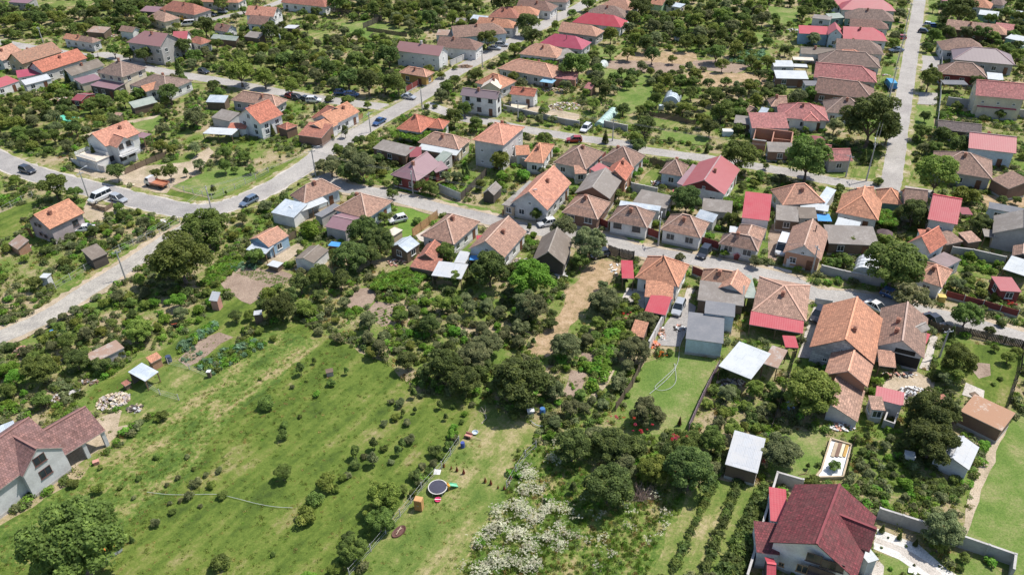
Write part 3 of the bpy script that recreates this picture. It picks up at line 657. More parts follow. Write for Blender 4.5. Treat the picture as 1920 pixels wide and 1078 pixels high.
road('main_street', [(-80, 262), (0, 300), (60, 325), (150, 350), (260, 377), (330, 393), (375, 396), (430, 386), (490, 362), (560, 322), (610, 285), (680, 245), (735, 213), (800, 175), (860, 133), (950, 85), (1030, 42), (1090, 12), (1150, -25)], 5.6, 'road', 1.6, 'verge', .0045)
eP = smooth([G(x, y) for x, y in [(-80, 262), (0, 300), (60, 325), (150, 350), (260, 377), (330, 393), (375, 396), (430, 386), (490, 362), (560, 322), (610, 285), (680, 245)]], 8)
ribbon('road_edge', eP, 6.2, GM['paved'], .1405, .4)
road('asphalt_road', [(-80, 262), (0, 300), (60, 325), (150, 350), (260, 377), (330, 393), (380, 397)], 5.4, 'asphalt', 0, None, .012)
road('street', [(380, 42), (450, 26), (500, 14), (560, -10)], 4, 'road', 1, 'verge', -.004)
for ln in r'''
A0 722,545 915,580 1118,512 5.3 ab brown cream r=2.6 ch=-.3,0 ; tall square cream house with a brown pyramid roof
+ A0 672,640 852,672 925,622 2.9 s mauve dark r=.5
+ A0 548,592 610,630 765,588 2.9 f mauve cream
A0 468,290 692,325 765,302 3 b orange greylight split=.5 r2=old ; grey cottage with a half orange half brown roof
A0 945,318 1200,352 1325,290 6 a pinkbrown grey ; large grey two storey house with dusky red roof
+ A0 1290,305 1400,300 6 5.2 n rosemetal white
A0 165,482 470,388 8 3.4 n mossy tan dk ; brick gabled house with mottled brown orange roof
A0 15,458 185,395 8 3.2 n oldorange greylight ; orange roofed house at the left picture edge
A0 320,545 655,437 7.5 3.4 n orangered plaster dk ; long house with plain bright orange red roof
A0 535,570 785,490 5.5 3 n fiberbrown white r=1.5 win=s ; long low barn with grey brown fibre roof
A0 -40,672 145,607 5 2.7 s rosemetal white ; pale red lean-to roof at left picture edge ; garden_shed ; shed
A0 130,585 310,556 4.5 2.6 s magenta white ; low dark pink roof beside the orange red house ; garden_shed ; shed
A0 190,640 385,590 2.5 2.5 s tin white ; narrow tin roofed shed with white walls
A0 968,640 1245,690 1335,585 3 ab brown white r=2.2 ; low white cottage with brown roof and orange dormer
+ A0 1090,690 1205,655 4 3 n orange white r=1.1 ch=0
A0 530,750 605,757 735,705 2.5 n maroon maroon r=.7 ; small dark red garden house among fruit trees ; garden_house ; garden house
A0 1000,812 1180,765 3 2.2 s greengrey wood ; long low shed with pale green and grey roof
A0 820,895 870,900 930,870 1.8 s oldlight wood ; tiny tile roofed hutch beside the field path ; hutch ; hutch
A0 1190,72 1455,115 8 3.2 ab brickred grey ; wide grey house with rusty brick coloured roof
A0 1045,85 1180,95 4 2.6 s mauve dark ; mauve lean-to at the side of the rusty roof ; garden_shed ; shed
A0 1100,130 1228,168 1345,135 3.1 ab oldlight cream ; cream cottage with hipped tan and brown roof
A0 1465,15 1785,24 7 3 ab orange plaster ; long orange roofed house at the top edge
A0 885,232 990,246 4 2.8 n old white r=1.3 ch=0 win=0 ; small white barn with steep brown roof ; barn ; barn
A0 645,240 775,250 4 2.3 s rustgrey wood ; rust streaked tin shed beyond the grey cottage
A0 1590,225 1697,243 1778,213 3 n oldred white ; white gabled cottage with dark red tiles
A0 1575,290 1765,308 2 2.2 s greengrey wood ; thin greenish shed roof behind the white gabled cottage
A0 1825,275 1935,290 3.5 2.4 s fiber wood ; low grey shed under the two white houses
A0 1400,312 1505,337 1558,302 3 ab brickred white ch=0 ; white cottage with red brown hipped roof at the crossing
A0 60,18 205,28 5 2.8 s mauve grey ; grey flat house in the far left corner ; village_house ; house
A0 -20,60 66,75 3 2.4 f maroontile brown ; rust brown container in the far left corner ; container ; container
A0 1832,115 B0:132,128 B0:240,92 5 n salmon white r=2.4 ; white two storey house with salmon roof
A0 1845,178 B0:72,192 B0:156,155 4.6 n oldred white ; white gabled house with plum brown roof
B0 205,212 288,216 4 2.4 f tin dark ; dark shed with flat silver roof
B0 185,20 518,56 7 3 b brickred white ; long white farmhouse with brick red roof
B0 1040,380 1372,422 1452,378 4.6 n pinkbrown white chw=1 ch=0,0 win=s ; long white two storey house with pinkish roof
B0 1345,352 1648,378 7 3.3 b oldred white win=s ; white street house with long dark brown roof
B0 1070,545 1275,580 1345,547 3 ab oldorange ochre ; ochre yellow cottage with hipped tile roof
B0 1480,285 1880,252 8 3 b old bluewhite win=s ; pale blue house with brown tile roof
B0 1645,190 1925,216 6 3.2 b orange plaster ; house with long smooth light orange roof
B0 1735,130 1960,142 8 3 ab brickred plaster ; brick coloured roof behind the smooth orange one ; village_house ; house
B0 1492,170 1562,172 1617,150 2.3 n fiber wood r=1 ; small grey gabled hut at orchard edge
B0 1600,148 1715,160 3 2.3 s bluegrey dark ; shed with pale bluish tin roof
B0 1345,265 1468,270 3.5 2.2 s rustgrey greylight ; grey roofed shed behind the pinkish roof
B0 1640,622 1835,668 1900,600 3 ab orange plaster ; cottage with bright orange roof at the crossing
B0 1680,660 1828,668 4 3.4 g cream cream r=1.7 win=0 ; pale beige gabled shed beside the orange cottage ; garden_shed ; shed
B0 1525,713 1803,748 1905,715 5 n greymauve white dwin=1 ; two storey white house with grey mauve roof
B0 30,930 205,857 9 4.4 n orangered white r=3 ; white gabled house with solar panel on orange roof
A0 1728,752 B0:150,802 B0:246,752 3 ab oldlight grey r=2 ; wide house with faded tan hipped roof
A0 1700,965 1838,968 2.5 2.2 s orangered white r=.6 ; little orange porch roof on the solar house ; porch ; porch
A0 1515,1000 1735,1012 4 2.3 f whitemetal grey open=1 ; flat pale metal carport beside the solar house ; carport ; carport
A0 1580,880 1715,910 4 2.4 s fiber greylight ; grey roofed shed left of the solar house
A0 1540,765 1680,770 3 2.2 s bluegrey wood ; bluish tin roof left of the tan hipped house ; garden_shed ; shed
B0 585,937 778,837 7.5 3.1 n orange white r=2 ; sprawling white house with new orange roofs
+ B0 360,950 520,985 5 3 g orange white r=1.2 win=0
+ B0 310,1012 490,1035 6 2.7 s brickred brown r=1.1 win=0
+ B0 415,882 510,910 8 3.2 a brickred white r=2.4 win=0
B0 160,950 228,975 302,940 2.4 ab brickred brown r=.9 win=0 ; little brown summer house with tiled roof ; garden_house ; garden house
B0 1052,966 1232,994 1400,905 3 ab orangered plaster r=2.6 ; orange red house with joined pyramid roofs
+ B0 1285,957 1400,968 5 3 ab orangered plaster r=1.5 ch=0
B1 872,32 1120,92 1190,40 2.7 s fiber brown r=.6 np=1 ; old brown shed with grey fibre roof
B1 1212,-10 1520,45 1655,-20 3 ab oldlight cream ; cream house with hipped light brown tile roof
+ B1 1205,38 1500,88 3 2.5 s whitemetal white open=1 r=.5
B1 1330,120 1400,140 1466,95 2.5 s greengrey plaster ; small shed with grey green tin roof
B1 1150,100 1240,95 3.5 2.4 s maroon wood ; dull red roofed shed beside the mauve house
S 885.8,262.5 944,273 985,239 6.4 ab salmon plaster r=2.4 win=s ch=.2,.3 ; tall pale unfinished house with salmon hipped roof
B1 1205,280 1385,155 7 3 a mauve maroon r=2.4 ; house with dark mauve metal roof
+ B1 1345,215 1440,180 2.5 2.5 s mauve maroon
C1 30,86 135,82 3.5 2.7 s orange white np=1 ; low orange porch roof beside orange hipped house ; porch ; porch
C1 95,132 232,147 382,12 3 ab orange white r=2.4 ; white house with orange hipped roof and porch
C1 555,192 692,65 8 3 ab old plaster r=2.7 ; old cottage with patched brown and orange roof
+ C1 470,225 560,222 2.5 2.5 s oldorange plaster
C1 905,178 1000,88 8 3.2 ab old plaster r=2.8 ; large house with weathered brown hipped roof
C1 853,278 915,182 5 3.6 n orangered brick r=2 np=1 ; narrow brick house with bright orange gable roof
C1 700,250 770,200 4 2.5 s maroonred plaster ; low wine red roof beside the brown hipped house ; garden_shed ; shed
C1 733,412 828,263 7.5 3.6 n fiber wood r=2 win=0 ch=0 ; tall barn with grey fibre gable roof ; barn ; barn
C1 265,497 445,292 8 3.3 n salmon greylight r=3.3 ch=.1,-.3 ; steep gabled house with large salmon orange roof
C1 372,512 643,566 745,440 3 ab old2 brown r=2.8 win=0 ; dark walled cottage with white windows and hipped roof
C1 718,576 1012,630 1097,522 3 ab old white r=2.5 win=0 ; white cottage with hipped roof beside lawn strip
C1 1110,641 1413,706 1496,596 3 ab old2 white r=2.5 win=0 ; white hipped cottage behind the tall street lamp
C1 1546,748 1842,806 1880,735 2.8 ab old greylight r=1.8 win=0 ; grey cottage with brown roof and pink playhouse
+ C1 1842,800 1905,640 5 2.9 ab old2 greylight r=1.7 ch=0 win=0
C1 1592,382 1708,190 9 3.4 n maroonred white gw=maroon r=2.4 ; gabled house with dark red metal roof
+ C1 1335,332 1450,185 3 2.9 s mauve plaster r=.5 win=0
C1 1105,217 1278,245 1347,165 3 ab old bluewhite r=2.3 ; small blue white cottage with pyramid roof
C1 1720,551 1925,576 D1:65,437 4.3 s crimson white r=1.6 win=s ; white house with flat bright crimson roof
C1 905,432 1155,485 5 2.5 s fiber grey r=.5 ; long patched fibre roof shed behind two cottages
C1 800,460 1105,503 1.6 2.7 s bluegrey greylight r=.3 ; narrow bluish tin roof behind the white cottage ; garden_shed ; shed
C1 1420,495 1645,518 3.5 2.4 s fiber grey ; fibre roofed shed under the red gabled house
C1 1370,548 1505,590 2 2.4 s bluegrey plaster ; bluish tin roof strip behind white hipped cottage ; garden_shed ; shed
C1 1205,383 1275,386 2.5 2.4 f rosemetal plaster ; tiny pink flat roof beside the dark green tree ; garden_shed ; shed
C1 1625,660 1725,672 2.5 2.4 f whitemetal plaster ; white flat roof behind the grey cottage ; garden_shed ; shed
C1 395,906 458,720 6 2.8 n fiberbrown dark r=2.4 win=0 ch=0 ; old dark wooden barn with grey brown roof ; barn ; barn
Z6 175,287 637,388 787,160 3.2 ab orange white r=3 pipe=1 ; white house with orange roofs and crimson awnings
+ Z6 275,489 577,517 640,390 2.5 s orange white r=.9 win=0
+ Z6 277,642 500,686 580,516 2.3 s crimson white r=.35 open=1
+ Z6 35,293 165,297 268,108 2.7 f crimson white open=1
C2 880,347 985,371 3 2.2 s orange wood r=.9 ; small open hut with orange tile roof
Z6 862,342 1180,395 1260,255 3 a mossy plaster r=1.9 ; dilapidated house with mossy orange tile roof
+ Z6 1338,482 1412,315 5 3 n oldorange plaster r=1.5 ch=0
Z6 838,522 1330,588 1380,415 2.8 s fiber wood r=.7 np=1 ; wooden barn with wide grey fibre roof ; barn ; barn
C2 1745,72 1838,76 7 2.8 f greengrey dark open=1 ; grey green flat canopy beside the mossy house
C2 1300,378 1582,415 1670,220 3.1 f slate bluewhite win=0 ; modern flat roofed building in dark grey ; flat_building ; building
+ C2 1440,187 1668,217 1714,125 3.5 f slate bluewhite win=0
C2 1545,582 1790,682 1868,462 2.7 f whitemetal white open=1 ; large white flat canopy over the garden yard
C2 1870,560 1990,600 5 2.6 f rustgrey wood open=1 ; bare wooden pergola beside the white canopy ; pergola ; pergola
S 1410,583 1512,602 1531,537 3.0 ab oldlight bluewhite r=2.4 dwin=1 ; house with faded tile roof and crimson awning
+ S 1404.7,608 1505.6,625 1508,604 2.4 s crimson bluewhite r=.6 open=1
+ D2 130,442 230,448 3 2.1 f crimson white open=1
D2 795,570 868,236 9.2 3.1 n orange block r=3 dk=1 win=s ; big block walled house with steep orange roof
+ D2 747,742 792,566 6 2.9 n oldorange brick r=1.8 win=0 ch=0
+ D2 672,1003 728,770 4.3 1.4 s oldlight plaster r=1.8 win=0
D2 432,590 540,640 2.6 2.4 f cream plaster ; white flat porch beside big orange house ; porch ; porch
D2 1170,529 1200,228 7 2.9 n old greylight r=2.2 ch=0,.3/-.6,.3 win=0 ; open fronted barn house with weathered brown roof
+ D2 830,580 960,595 2.8 2.4 s oldorange wood open=1
+ D2 1130,345 1215,305 2 3.4 n fiber greylight r=.6 win=0 ch=0
+ D2 1185,417 1216,345 1.2 2.3 f crimson plaster open=1
D2 800,828 1012,881 1038,798 2.7 s rosemetal plaster r=.3 win=0 ; shed with pale red metal roof
+ D2 775,907 880,917 2.6 2.5 s oldlight plaster r=.3
D2 1440,918 1750,1068 1790,918 2.6 s rusty brown r=.3 win=0 ; long shed with rust streaked silver tin roof
+ D2 1330,948 1440,922 3.4 2.4 s brickred brown r=.3
D3 661,1114 812,640 9.4 4.2 n maroontile white dk=1 r=2.8 win=0 ch=0 ; large white villa with deep maroon tiled roof
+ D3 -86,905 90,928 150,700 2.9 f maroontile white win=0
+ D3 18,668 152,690 232,450 3.1 f crimson white win=0
+ D3 750,985 832,960 832,840 3 f whitemetal greylight win=0
+ D3 -10,1110 60,1120 3 2.6 n crimson dark win=0
C3 1595,247 1838,316 6.2 2.6 s tin wood r=.4 win=0 ; dark wooden shed with ribbed silver roof
A1 372,640 634,514 7.5 3.7 n orange pinkgrey dk=1 r=2.2 win=0 ; unfinished grey house with orange tiled gable roof
ZV 650,530 1275,285 8.2 4.8 n salmon white dk=1 r=2.3 win=0 ; white villa with salmon red roof and balcony
+ ZV 860,556 1190,426 4 4.8 g salmon white r=1.8 win=0
+ ZV 1330,375 1480,300 3 3.6 f mauve white open=1
A1 685,868 802,818 3.5 2.3 s fiberbrown dark np=1 ; old grey shed beside the curved fence
A1 60,745 130,790 2.5 1.6 s rustgrey brick ; collapsed brick hut with rusty tin lid ; ruined_hut ; shed
A1 288,1000 348,1003 1.5 2.1 f whitemetal greylight ; narrow outhouse with white lid beside left road ; outhouse ; outhouse
A2 1562,92 1625,100 1.5 2.1 s tin salmon ; salmon pink outhouse on the grass ; outhouse ; outhouse
A2 700,560 930,445 2.6 1.9 s rustgrey grey r=.3 ; long low shed with rust patched tin roof
A2 1130,562 1212,518 1.4 1.7 s orange brick r=.4 ; brick rabbit hutch with orange tile lid ; hutch ; hutch
A2 1085,697 1187,625 3.6 2.0 s bluegrey dark r=.4 open=1 back=1 ; open animal shed with bluish tin roof
A2 935,735 985,705 1 1.0 s brickred wood r=.2 ; little brown box beside the animal shed ; hutch ; hutch
A3 -220,598 455,100 9.5 4.2 n plum greylight r=2.9 win=0 ch=0 ; new grey plastered house with plum red roof
+ A3 170,342 474,124 5 4.2 g plum greylight r=2.4 win=0 ov=.15
+ A3 457,197 790,-6 7.4 2.8 n plum greylight r=2.4 open=1 pt=.24 back=1
A2 -100,1110 118,1025 -5 4 s bluegrey grey ; blue grey metal roof behind the plum roof ; village_house ; house
B1 360,446 636,336 200,405 3 ab old2 bluewhite r=2.4 ; pale blue corner house with white metal skirts
+ B1 112,513 282,553 4.8 2.4 s bluegrey white r=.8
+ B1 305,520 540,430 3 2.5 s whitemetal white r=.5 open=1
B1 830,563 1025,428 8.5 3 ab old2 bluewhite r=2.6 ; white house with broad orange brown roof
+ B1 490,548 640,462 2 2.6 f slate grey win=0
B1 515,618 668,652 6 2.7 n mauve grey r=.9 win=0 ; grey shed with mauve roof beside the round tree
B1 1130,812 1226,746 4.2 2.5 n bluegrey wood r=1 np=1 ; gabled grey shed with light bluish tin roof
B1 1482,753 1678,582 7.5 3 ab old2 white r=2.6 ; white long cottage with weathered orange hipped roof
B1 1340,874 1412,768 3.6 2.4 n brickred wood r=1.2 ; small gabled barn with rust red tiles ; barn ; barn
+ B1 1150,918 1340,955 3.5 2 s brickred wood r=.6
B1 1860,852 C1:112,657 7.5 3.1 n old2 white r=2.6 ; white gabled cottage half covered in crimson metal
+ B1 1655,777 1785,770 3 2.6 s crimson white r=.9 open=1
B1 1312,983 1537,1010 1595,912 2.6 s tin wood r=.3 open=1 ; open shed with broad silver tin roof
B1 1482,885 1562,895 3.6 2.5 s tin plaster r=.3 ; pale tin roofed shed behind the open shed
B1 1598,868 1680,868 1.6 2.1 f bluetarp wood open=1 ; blue tarpaulin awning next to tin roofs ; awning ; awning
B1 95,773 247,686 -40,707 2.7 n oldorange blue r=1.2 ; small blue walled cottage with orange brown roof
+ A1 1840,790 B1:72,823 2.6 2.2 s bluegrey wood r=.3 open=1
B1 430,892 545,792 4.2 2.2 n fiberbrown white r=.6 np=1 ; crumbling white hut with old fibre roof
B1 1780,385 1840,322 2.6 2.1 n fiber dark r=1 ; tiny dark hut with pointed pale roof
B1 965,665 1030,688 1055,628 2.2 f cream tan ; roofless beige hut behind the white house ; garden_shed ; shed
B1 1846,455 1930,475 4 2.6 f fiber tan ; beige garage with flat grey roof ; garage ; garage
B1 80,905 160,925 1.8 1.2 f whitemetal wood ; white lid box on the garden plot ; crate ; crate
B1 538,760 618,770 1.6 1.1 f bluetarp wood ; small pool with blue cover beside walnut trees ; garden_pool ; pool
C0 25,62 290,88 7.5 3 b oldred white ; white house with rust brown roof at top street
C0 -50,118 195,122 7 3 b orange white ; white cottage with pale orange hipped roof
C0 240,12 410,22 7 3 b oldred plaster ; brown roofed house at the top street corner
C0 650,50 885,82 8 3 ab oldorange plaster ; house with light tan roof beside the tall tree
C0 1030,30 1125,45 7 3 n orange lime win=0 ; pale green gabled house with orange roof
C0 1150,42 1258,60 4 2.7 s bluegrey cream r=.4 ; cream shed with light blue tin roof
C0 550,122 845,137 8.5 3 ab brown white ; white house with broad dull brown roof
C0 447,170 815,208 8 3 ab crimson white ; white house with long crimson metal roof
C0 800,185 885,178 4 2.5 f bluegrey plaster ; pale blue flat roof beside the crimson one ; garden_shed ; shed
C0 340,238 632,276 7 3 b oldorange grey ch=0 ; grey house with plain long orange brown roof
C0 195,332 525,374 8 3 ab magenta greylight pipe=1 ; house with deep pink hipped metal roof
C0 50,406 335,438 8 3 ab oldorange white ; white house with tan roof behind the vines
C0 330,450 485,412 4.5 2.6 s fiber wood ; dark grey barn roof joined to tan house
S 933,129 1036,147 9 3 ab oldorange plaster r=2.2 ; long pale house with speckled orange brown roof
C0 318,587 475,601 4.2 2.5 s rose brick ; brick shed with faded pink tile roof
C0 205,613 303,626 3 2.4 f blue wood open=1 ; canopy with small sky blue roof
C0 -20,706 168,726 238,690 3.2 n orangered white win=s ; white two level house with bright orange roof
C0 535,660 592,672 2.5 2 s rose brown ; tiny pink roofed hut in the gardens
C0 1740,832 1775,845 1822,815 2.2 n oldlight wood r=1 ; little hut with steep light tan roof
C0 1838,850 1895,862 2.5 2.2 s bluegrey plaster ; little grey hut beside the tan roofed hut
C0 1660,920 1842,940 3 2.4 s fiber wood ; narrow grey fibre roof behind unfinished brick house ; garden_shed ; shed
D0 548,75 958,87 8 3 ab rosemetal white ch=0 ; white house with smooth light crimson hipped roof
D0 500,42 650,44 6 3 n crimson white ; house with dark crimson roof at top edge
D0 575,140 945,164 8 3 ab brown green ; green walled house with long brown roof
D0 330,138 470,152 4 2.7 s fiber greylight r=.3 ; grey annex with fibre roof behind green house ; garden_shed ; shed
D0 470,142 575,135 4 2.7 s greengrey green r=.6 ; small green walled annex with pale roof ; garden_shed ; shed
D0 610,205 905,222 6 3 b oldred white ch=0 ; brown tiled roof between green and crimson houses ; village_house ; house
D0 560,296 895,312 8.5 3.1 b crimson white ; white street house with bright crimson roof
+ D0 448,264 562,270 8 4 g rosemetal bluewhite r=2
+ D0 232,252 450,262 5 3.5 s crimson blue r=1.2 win=0
D0 505,390 868,412 8.5 3 b brown greylight ; house with broad brown roof and pale porch
D0 245,403 505,415 6 3 n fiberbrown white r=1 win=s ; long white stable with light grey brown roof ; stable ; barn
D0 190,450 345,456 3 2.3 f cream wood open=1 ; beige flat awning in front of the stable ; awning ; awning
D0 505,428 720,432 5 3.6 ab salmon plaster ch=0 r=1.4 ; small orange hipped roof among brown ones ; village_house ; house
D0 375,476 842,512 8.5 3 ab brown plaster ch=0 ; house with very long dark brown roof
D0 45,500 200,502 4.5 2.6 s whitemetal white r=.4 ; white walled shed with white tin roof
D0 200,502 298,506 2.8 2.4 f whitemetal wood open=1 ; small white canopy beside the white shed
D0 62,588 305,594 5.5 2.6 s whitemetal brown r=.5 ; brown shed with large white tin roof
D0 340,580 815,622 8.5 3 b rose grey ch=0 ; long grey house with pinkish tile roof
D0 345,693 782,746 8.5 3 b oldred brown ; long house with red brown roof behind round tree
D0 280,642 420,645 4 2.6 f darkgrey greylight ; flat dark grey annex between brown roofs ; garden_shed ; shed
D0 430,842 742,862 8 3 ab brown bluewhite r=2.6 ; blue white house with mottled brown hipped roof
D0 78,882 455,907 9 3 ab rose white r=2.4 ; white bungalow with pink roof and front gables
+ D0 262,905 385,912 4 3 gb pink white r=1.2 win=0
D0 25,800 150,800 5.5 2.9 a oldlight plaster r=1.8 win=0 ; small old barn with pointed tan roof ; barn ; barn
D0 -120,960 160,962 6 2.8 s rose plaster r=1.6 ; pink tiled roof next to unfinished brick house ; village_house ; house
D0 1440,42 1668,68 7.5 3 ab orange plaster ch=0 ; house with orange hipped roof right of main road
D0 1650,30 1760,45 6 3 ab brown plaster ; brown roofed house beyond the orange hipped one
D0 1300,8 1430,15 5 3 ab maroon brown ; dark red roofed house beside the far main road
D0 1575,110 1722,126 4.5 2.7 s whitemetal green r=.5 ; green walled shed with white tin roof
D0 1820,92 1960,108 3 2.5 f whitemetal green ; long green and white container at right edge ; container ; container
D0 1325,215 1785,266 6.5 2.9 b oldlight brown split=.72 r2=oldorange win=s ; long brown walled house with light tiled roof
D0 1690,216 1835,234 4.5 2.8 s rose plaster ; low pinkish roof behind the long brown house ; village_house ; house
D0 1775,286 1905,314 4 2.7 s whitemetal green r=.5 ; green shed with white roof at right edge
D0 1303,376 1640,392 8.5 3 ab old white ch=0 r=2.6 ; brown hipped house behind the wide grey roof
D0 1385,447 1850,489 10 3.2 ab greymauve grey r=2.6 ch=0 ; house with wide smooth grey hipped roof
D0 1285,553 1640,583 7.5 3 ab old maroon ch=0 ; dark walled house with mottled brown hipped roof
D0 1645,592 1765,604 5 2.6 s whitemetal white r=.3 ; white tin roofed shed right of mottled house
D0 1320,632 1500,636 3.5 2.6 f darkgrey dark open=1 ; black pergola with flat dark roof in yard ; pergola ; pergola
D0 1553,716 1930,750 8.5 5.6 n rose cream r=2.6 win=s ch=0 ; large cream two storey house with dusky rose roof
+ D0 1565,800 1860,828 3 2.9 s crimson cream win=0 r=.5
D0 1270,968 1600,1003 5.5 2.8 n darktile dark r=1.2 ch=0 win=0 ; long low barn with nearly black roof ; barn ; barn
D1 1500,31 1858,72 8 4 n rosemetal bluewhite r=2.2 ; white two storey house with bright pinkish red roof
D1 1222,190 1680,264 10 3.1 ab old grey r=2.9 win=1 ; big grey stone house with brown roof by crossroads
+ D1 1665,262 1800,338 5 2.8 s old brown r=1.2 win=0
D1 455,130 635,128 5.5 2.9 n rose grey ch=0 ; long grey roadside building with faded rose roof
+ D1 195,60 455,100 5.5 2.9 n rose grey ch=0 win=0
D1 0,58 190,66 3.5 2.6 s fiber brown ; dark shed with grey fibre roof by road
D1 110,459 428,440 478,318 3 ab oldorange plaster r=2.8 ch=.2,-.4 ; cottage with orange roof and white tin awnings
+ D1 432,462 512,345 2 2.7 s bluegrey plaster r=.3 win=0
+ D1 240,474 450,507 2.2 2.6 s whitemetal plaster r=.3 open=1
D1 60,567 230,584 5 2.6 s fiber wood r=.7 ; old shed with patched whitish fibre roof
D1 235,556 372,560 3 2.5 s fiberbrown greylight ; small fibre roof shed beside blue tarpaulin
D1 375,575 480,580 3 1.8 f bluetarp wood open=1 ; bright blue tarpaulin roof behind brick house ; awning ; awning
D1 398,873 457,668 6.6 2.9 n old2 brick gw=greylight r=2.3 pipe=1 ; orange brick house with white trimmed gable
D1 510,514 826,573 8.5 3 gb orange white r=2.7 ch=0 ; white house with bright orange tiled wings
+ D1 830,440 1006,457 6 3 ab orange green r=2 win=0
+ D1 700,450 830,440 6 3 n orange white r=2 win=0 ch=0
+ D1 495,614 668,654 3.2 2.7 s whitemetal white r=.4
D1 455,744 835,760 5.5 2.6 s fiber wood r=.9 ; very long low shed with grey fibre roof
D1 1195,563 1418,604 1470,418 4.2 n crimson plaster r=2.6 ch=0 win=s ; tall plain house with big glossy crimson roof
+ D1 1015,470 1190,490 7 3.4 n old plaster r=2.4 win=0 ch=0
D1 1030,745 1215,822 6 3.5 g orangered white r=2.4 ng=1 ; white house with steep red orange gable
+ D1 1160,745 1233,750 4.5 3 s orangered white r=.5 win=0
D1 1205,864 1338,926 4.5 2.7 f mauvebrown plaster ; flat grey brown roof behind the walnut tree ; garage ; garage
D1 1085,1003 1300,1073 1325,928 2.9 ab oldorange white r=2 ; white cottage with orange roof under walnut tree
D1 1340,755 1462,728 3.5 2.4 s old wood r=.5 ; tile roofed shed overgrown by green vines
D1 1500,740 1600,725 3 2.3 s oldlight wood r=.5 ; small ruined shed with broken orange tiles
D1 1450,525 1535,530 3 2.3 f maroon wood open=1 ; dark red canopy behind the crimson roof
D1 1680,668 1690,535 -9 3.2 n fiber grey r=2.4 win=0 ch=0 ; large grey barn at right edge ; barn ; barn
D1 1650,480 1960,540 3 2.8 f darkgrey bluewhite ; long dark flat roof with blue wall ; garage ; garage
D1 1620,690 1755,708 3 2.3 f fiber wood open=1 ; open grey canopy beside large grey barn
D1 1826,835 1835,760 -3 2.5 n old dark r=.8 ; small dark hut with white edged roof
D1 1757,935 1960,1000 5 2.6 s whitemetal dark r=.4 open=1 back=1 ; open car shelter with whitish tin roof ; carport ; carport
D2 1740,20 1900,30 4.5 2.5 f maroonred maroon ; dark red flat roof behind roadside garden ; garden_shed ; shed
D3 1505,291 1582,121 4.2 2.3 n tin greylight r=.7 win=0 ; glass greenhouse with ribbed whitish roof ; greenhouse ; greenhouse
'''.strip().splitlines():
    try: H(ln)
    except Exception as ex: print('HOUSE FAIL', ln[:60], ex)

HB = {l: o[0] for l, o in LABELS.items()}
def E(t, a, z): return T(t, a[0], a[1], z)
t = HB['new grey plastered house with plum red roof']
winat(t, E('A3', (170, 342), 4.2), E('A3', (474, 124), 4.2), .15, 'A3', [(295, 212), (340, 305)], (1.6, 1.3), plain('frame_brown', (.13, .06, .05), .6))
t = HB['large white villa with deep maroon tiled roof']
P, Q = E('D3', (95, 935), 4.2), E('D3', (661, 1114), 4.2)
DF = plain('frame_tan', (.3, .2, .12), .7)
winat(t, P, Q, .5, 'D3', [(255, 1028)], (1.2, 1.2), DF); winat(t, P, Q, .5, 'D3', [(345, 950), (455, 1000), (510, 1015)], (1.6, 1.3), EAVED); winat(t, P, Q, .5, 'D3', [(100, 995)], (.6, .6), DF)
u = (Q-P).normalized(); nn = Vector((u.y, -u.x, 0)); a = T('D3', 305, 1010, 3.3); b = T('D3', 500, 1078, 3.3); m = MB(); iv = parent_inv(t)
a2, b2 = iv @ (a+nn*.2), iv @ (b+nn*.2); m.bar(a2, b2, .1, .9); m.bar(iv @ a+Vector((0, 0, -.55)), iv @ b+Vector((0, 0, -.55)), 1.4, .15); link('balcony', m.mesh('balcony', EAVED), t)
# dormer on the right slope of the villa
A, B = T('D3', 760, 905, 4.6), T('D3', 815, 715, 4.6); c, rz, L, w, sw = rect_from(A, B, 5.2)
M = Matrix.Translation(c) @ Matrix.Rotation(rz, 4, 'Z'); R3 = M.to_3x3()
c, rz, L, w, sw = rect_from(B, B+R3 @ Vector((0, 5.2, 0)), (A-B).length); M = Matrix.Translation(c) @ Matrix.Rotation(rz, 4, 'Z')
build(t, M, L, w, 4.6, 1.7, 'n', 'maroontile', 'white', {'win': '0', 'ch': '0', 'dk': '1'}, False, False)
t = HB['unfinished grey house with orange tiled gable roof']; P, Q = E('A1', (155, 578), 3.7), E('A1', (372, 640), 3.7)
winat(t, P, Q, .4, 'A1', [(265, 600), (295, 612)], (.6, .6), EAVED); winat(t, P, Q, .4, 'A1', [(305, 672), (340, 690)], (.6, .6), EAVED); winat(t, P, Q, .4, 'A1', [(228, 670)], (1.2, 1.2), EAVED, 'door')
winat(t, Q, E('A1', (634, 514), 3.7), .4, 'A1', [(565, 590)], (1.2, 1.2), EAVED)
t = HB['white villa with salmon red roof and balcony']; P, Q = E('ZV', (650, 530), 4.8), E('ZV', (1275, 285), 4.8)
winat(t, P, Q, .4, 'ZV', [(770, 740), (1320, 520)], (1.2, 1.2), EAVED)
P2, Q2 = E('ZV', (860, 556), 4.8), E('ZV', (1190, 426), 4.8); winat(t, P2, Q2, .4, 'ZV', [(930, 530), (1062, 470)], (1.2, 1.2), EAVED); winat(t, P2, Q2, .4, 'ZV', [(970, 730), (1120, 650)], (1.6, 1.3), EAVED)
iv = parent_inv(t); u = (Q2-P2).normalized(); nn = Vector((u.y, -u.x, 0)); a, b = Vector((P2.x, P2.y, 0)), Vector((Q2.x, Q2.y, 0)); m = MB()
m.bar(iv @ (a+Vector((0, 0, 2.7))+nn*.3), iv @ (b+Vector((0, 0, 2.7))+nn*.3), 1.3, .18)
for z in (3.0, 3.25, 3.5): m.bar(iv @ (a+Vector((0, 0, z))+nn*.9), iv @ (b+Vector((0, 0, z))+nn*.9), .06, .14)
link('balcony', m.mesh('balcony', WL['white']), t)
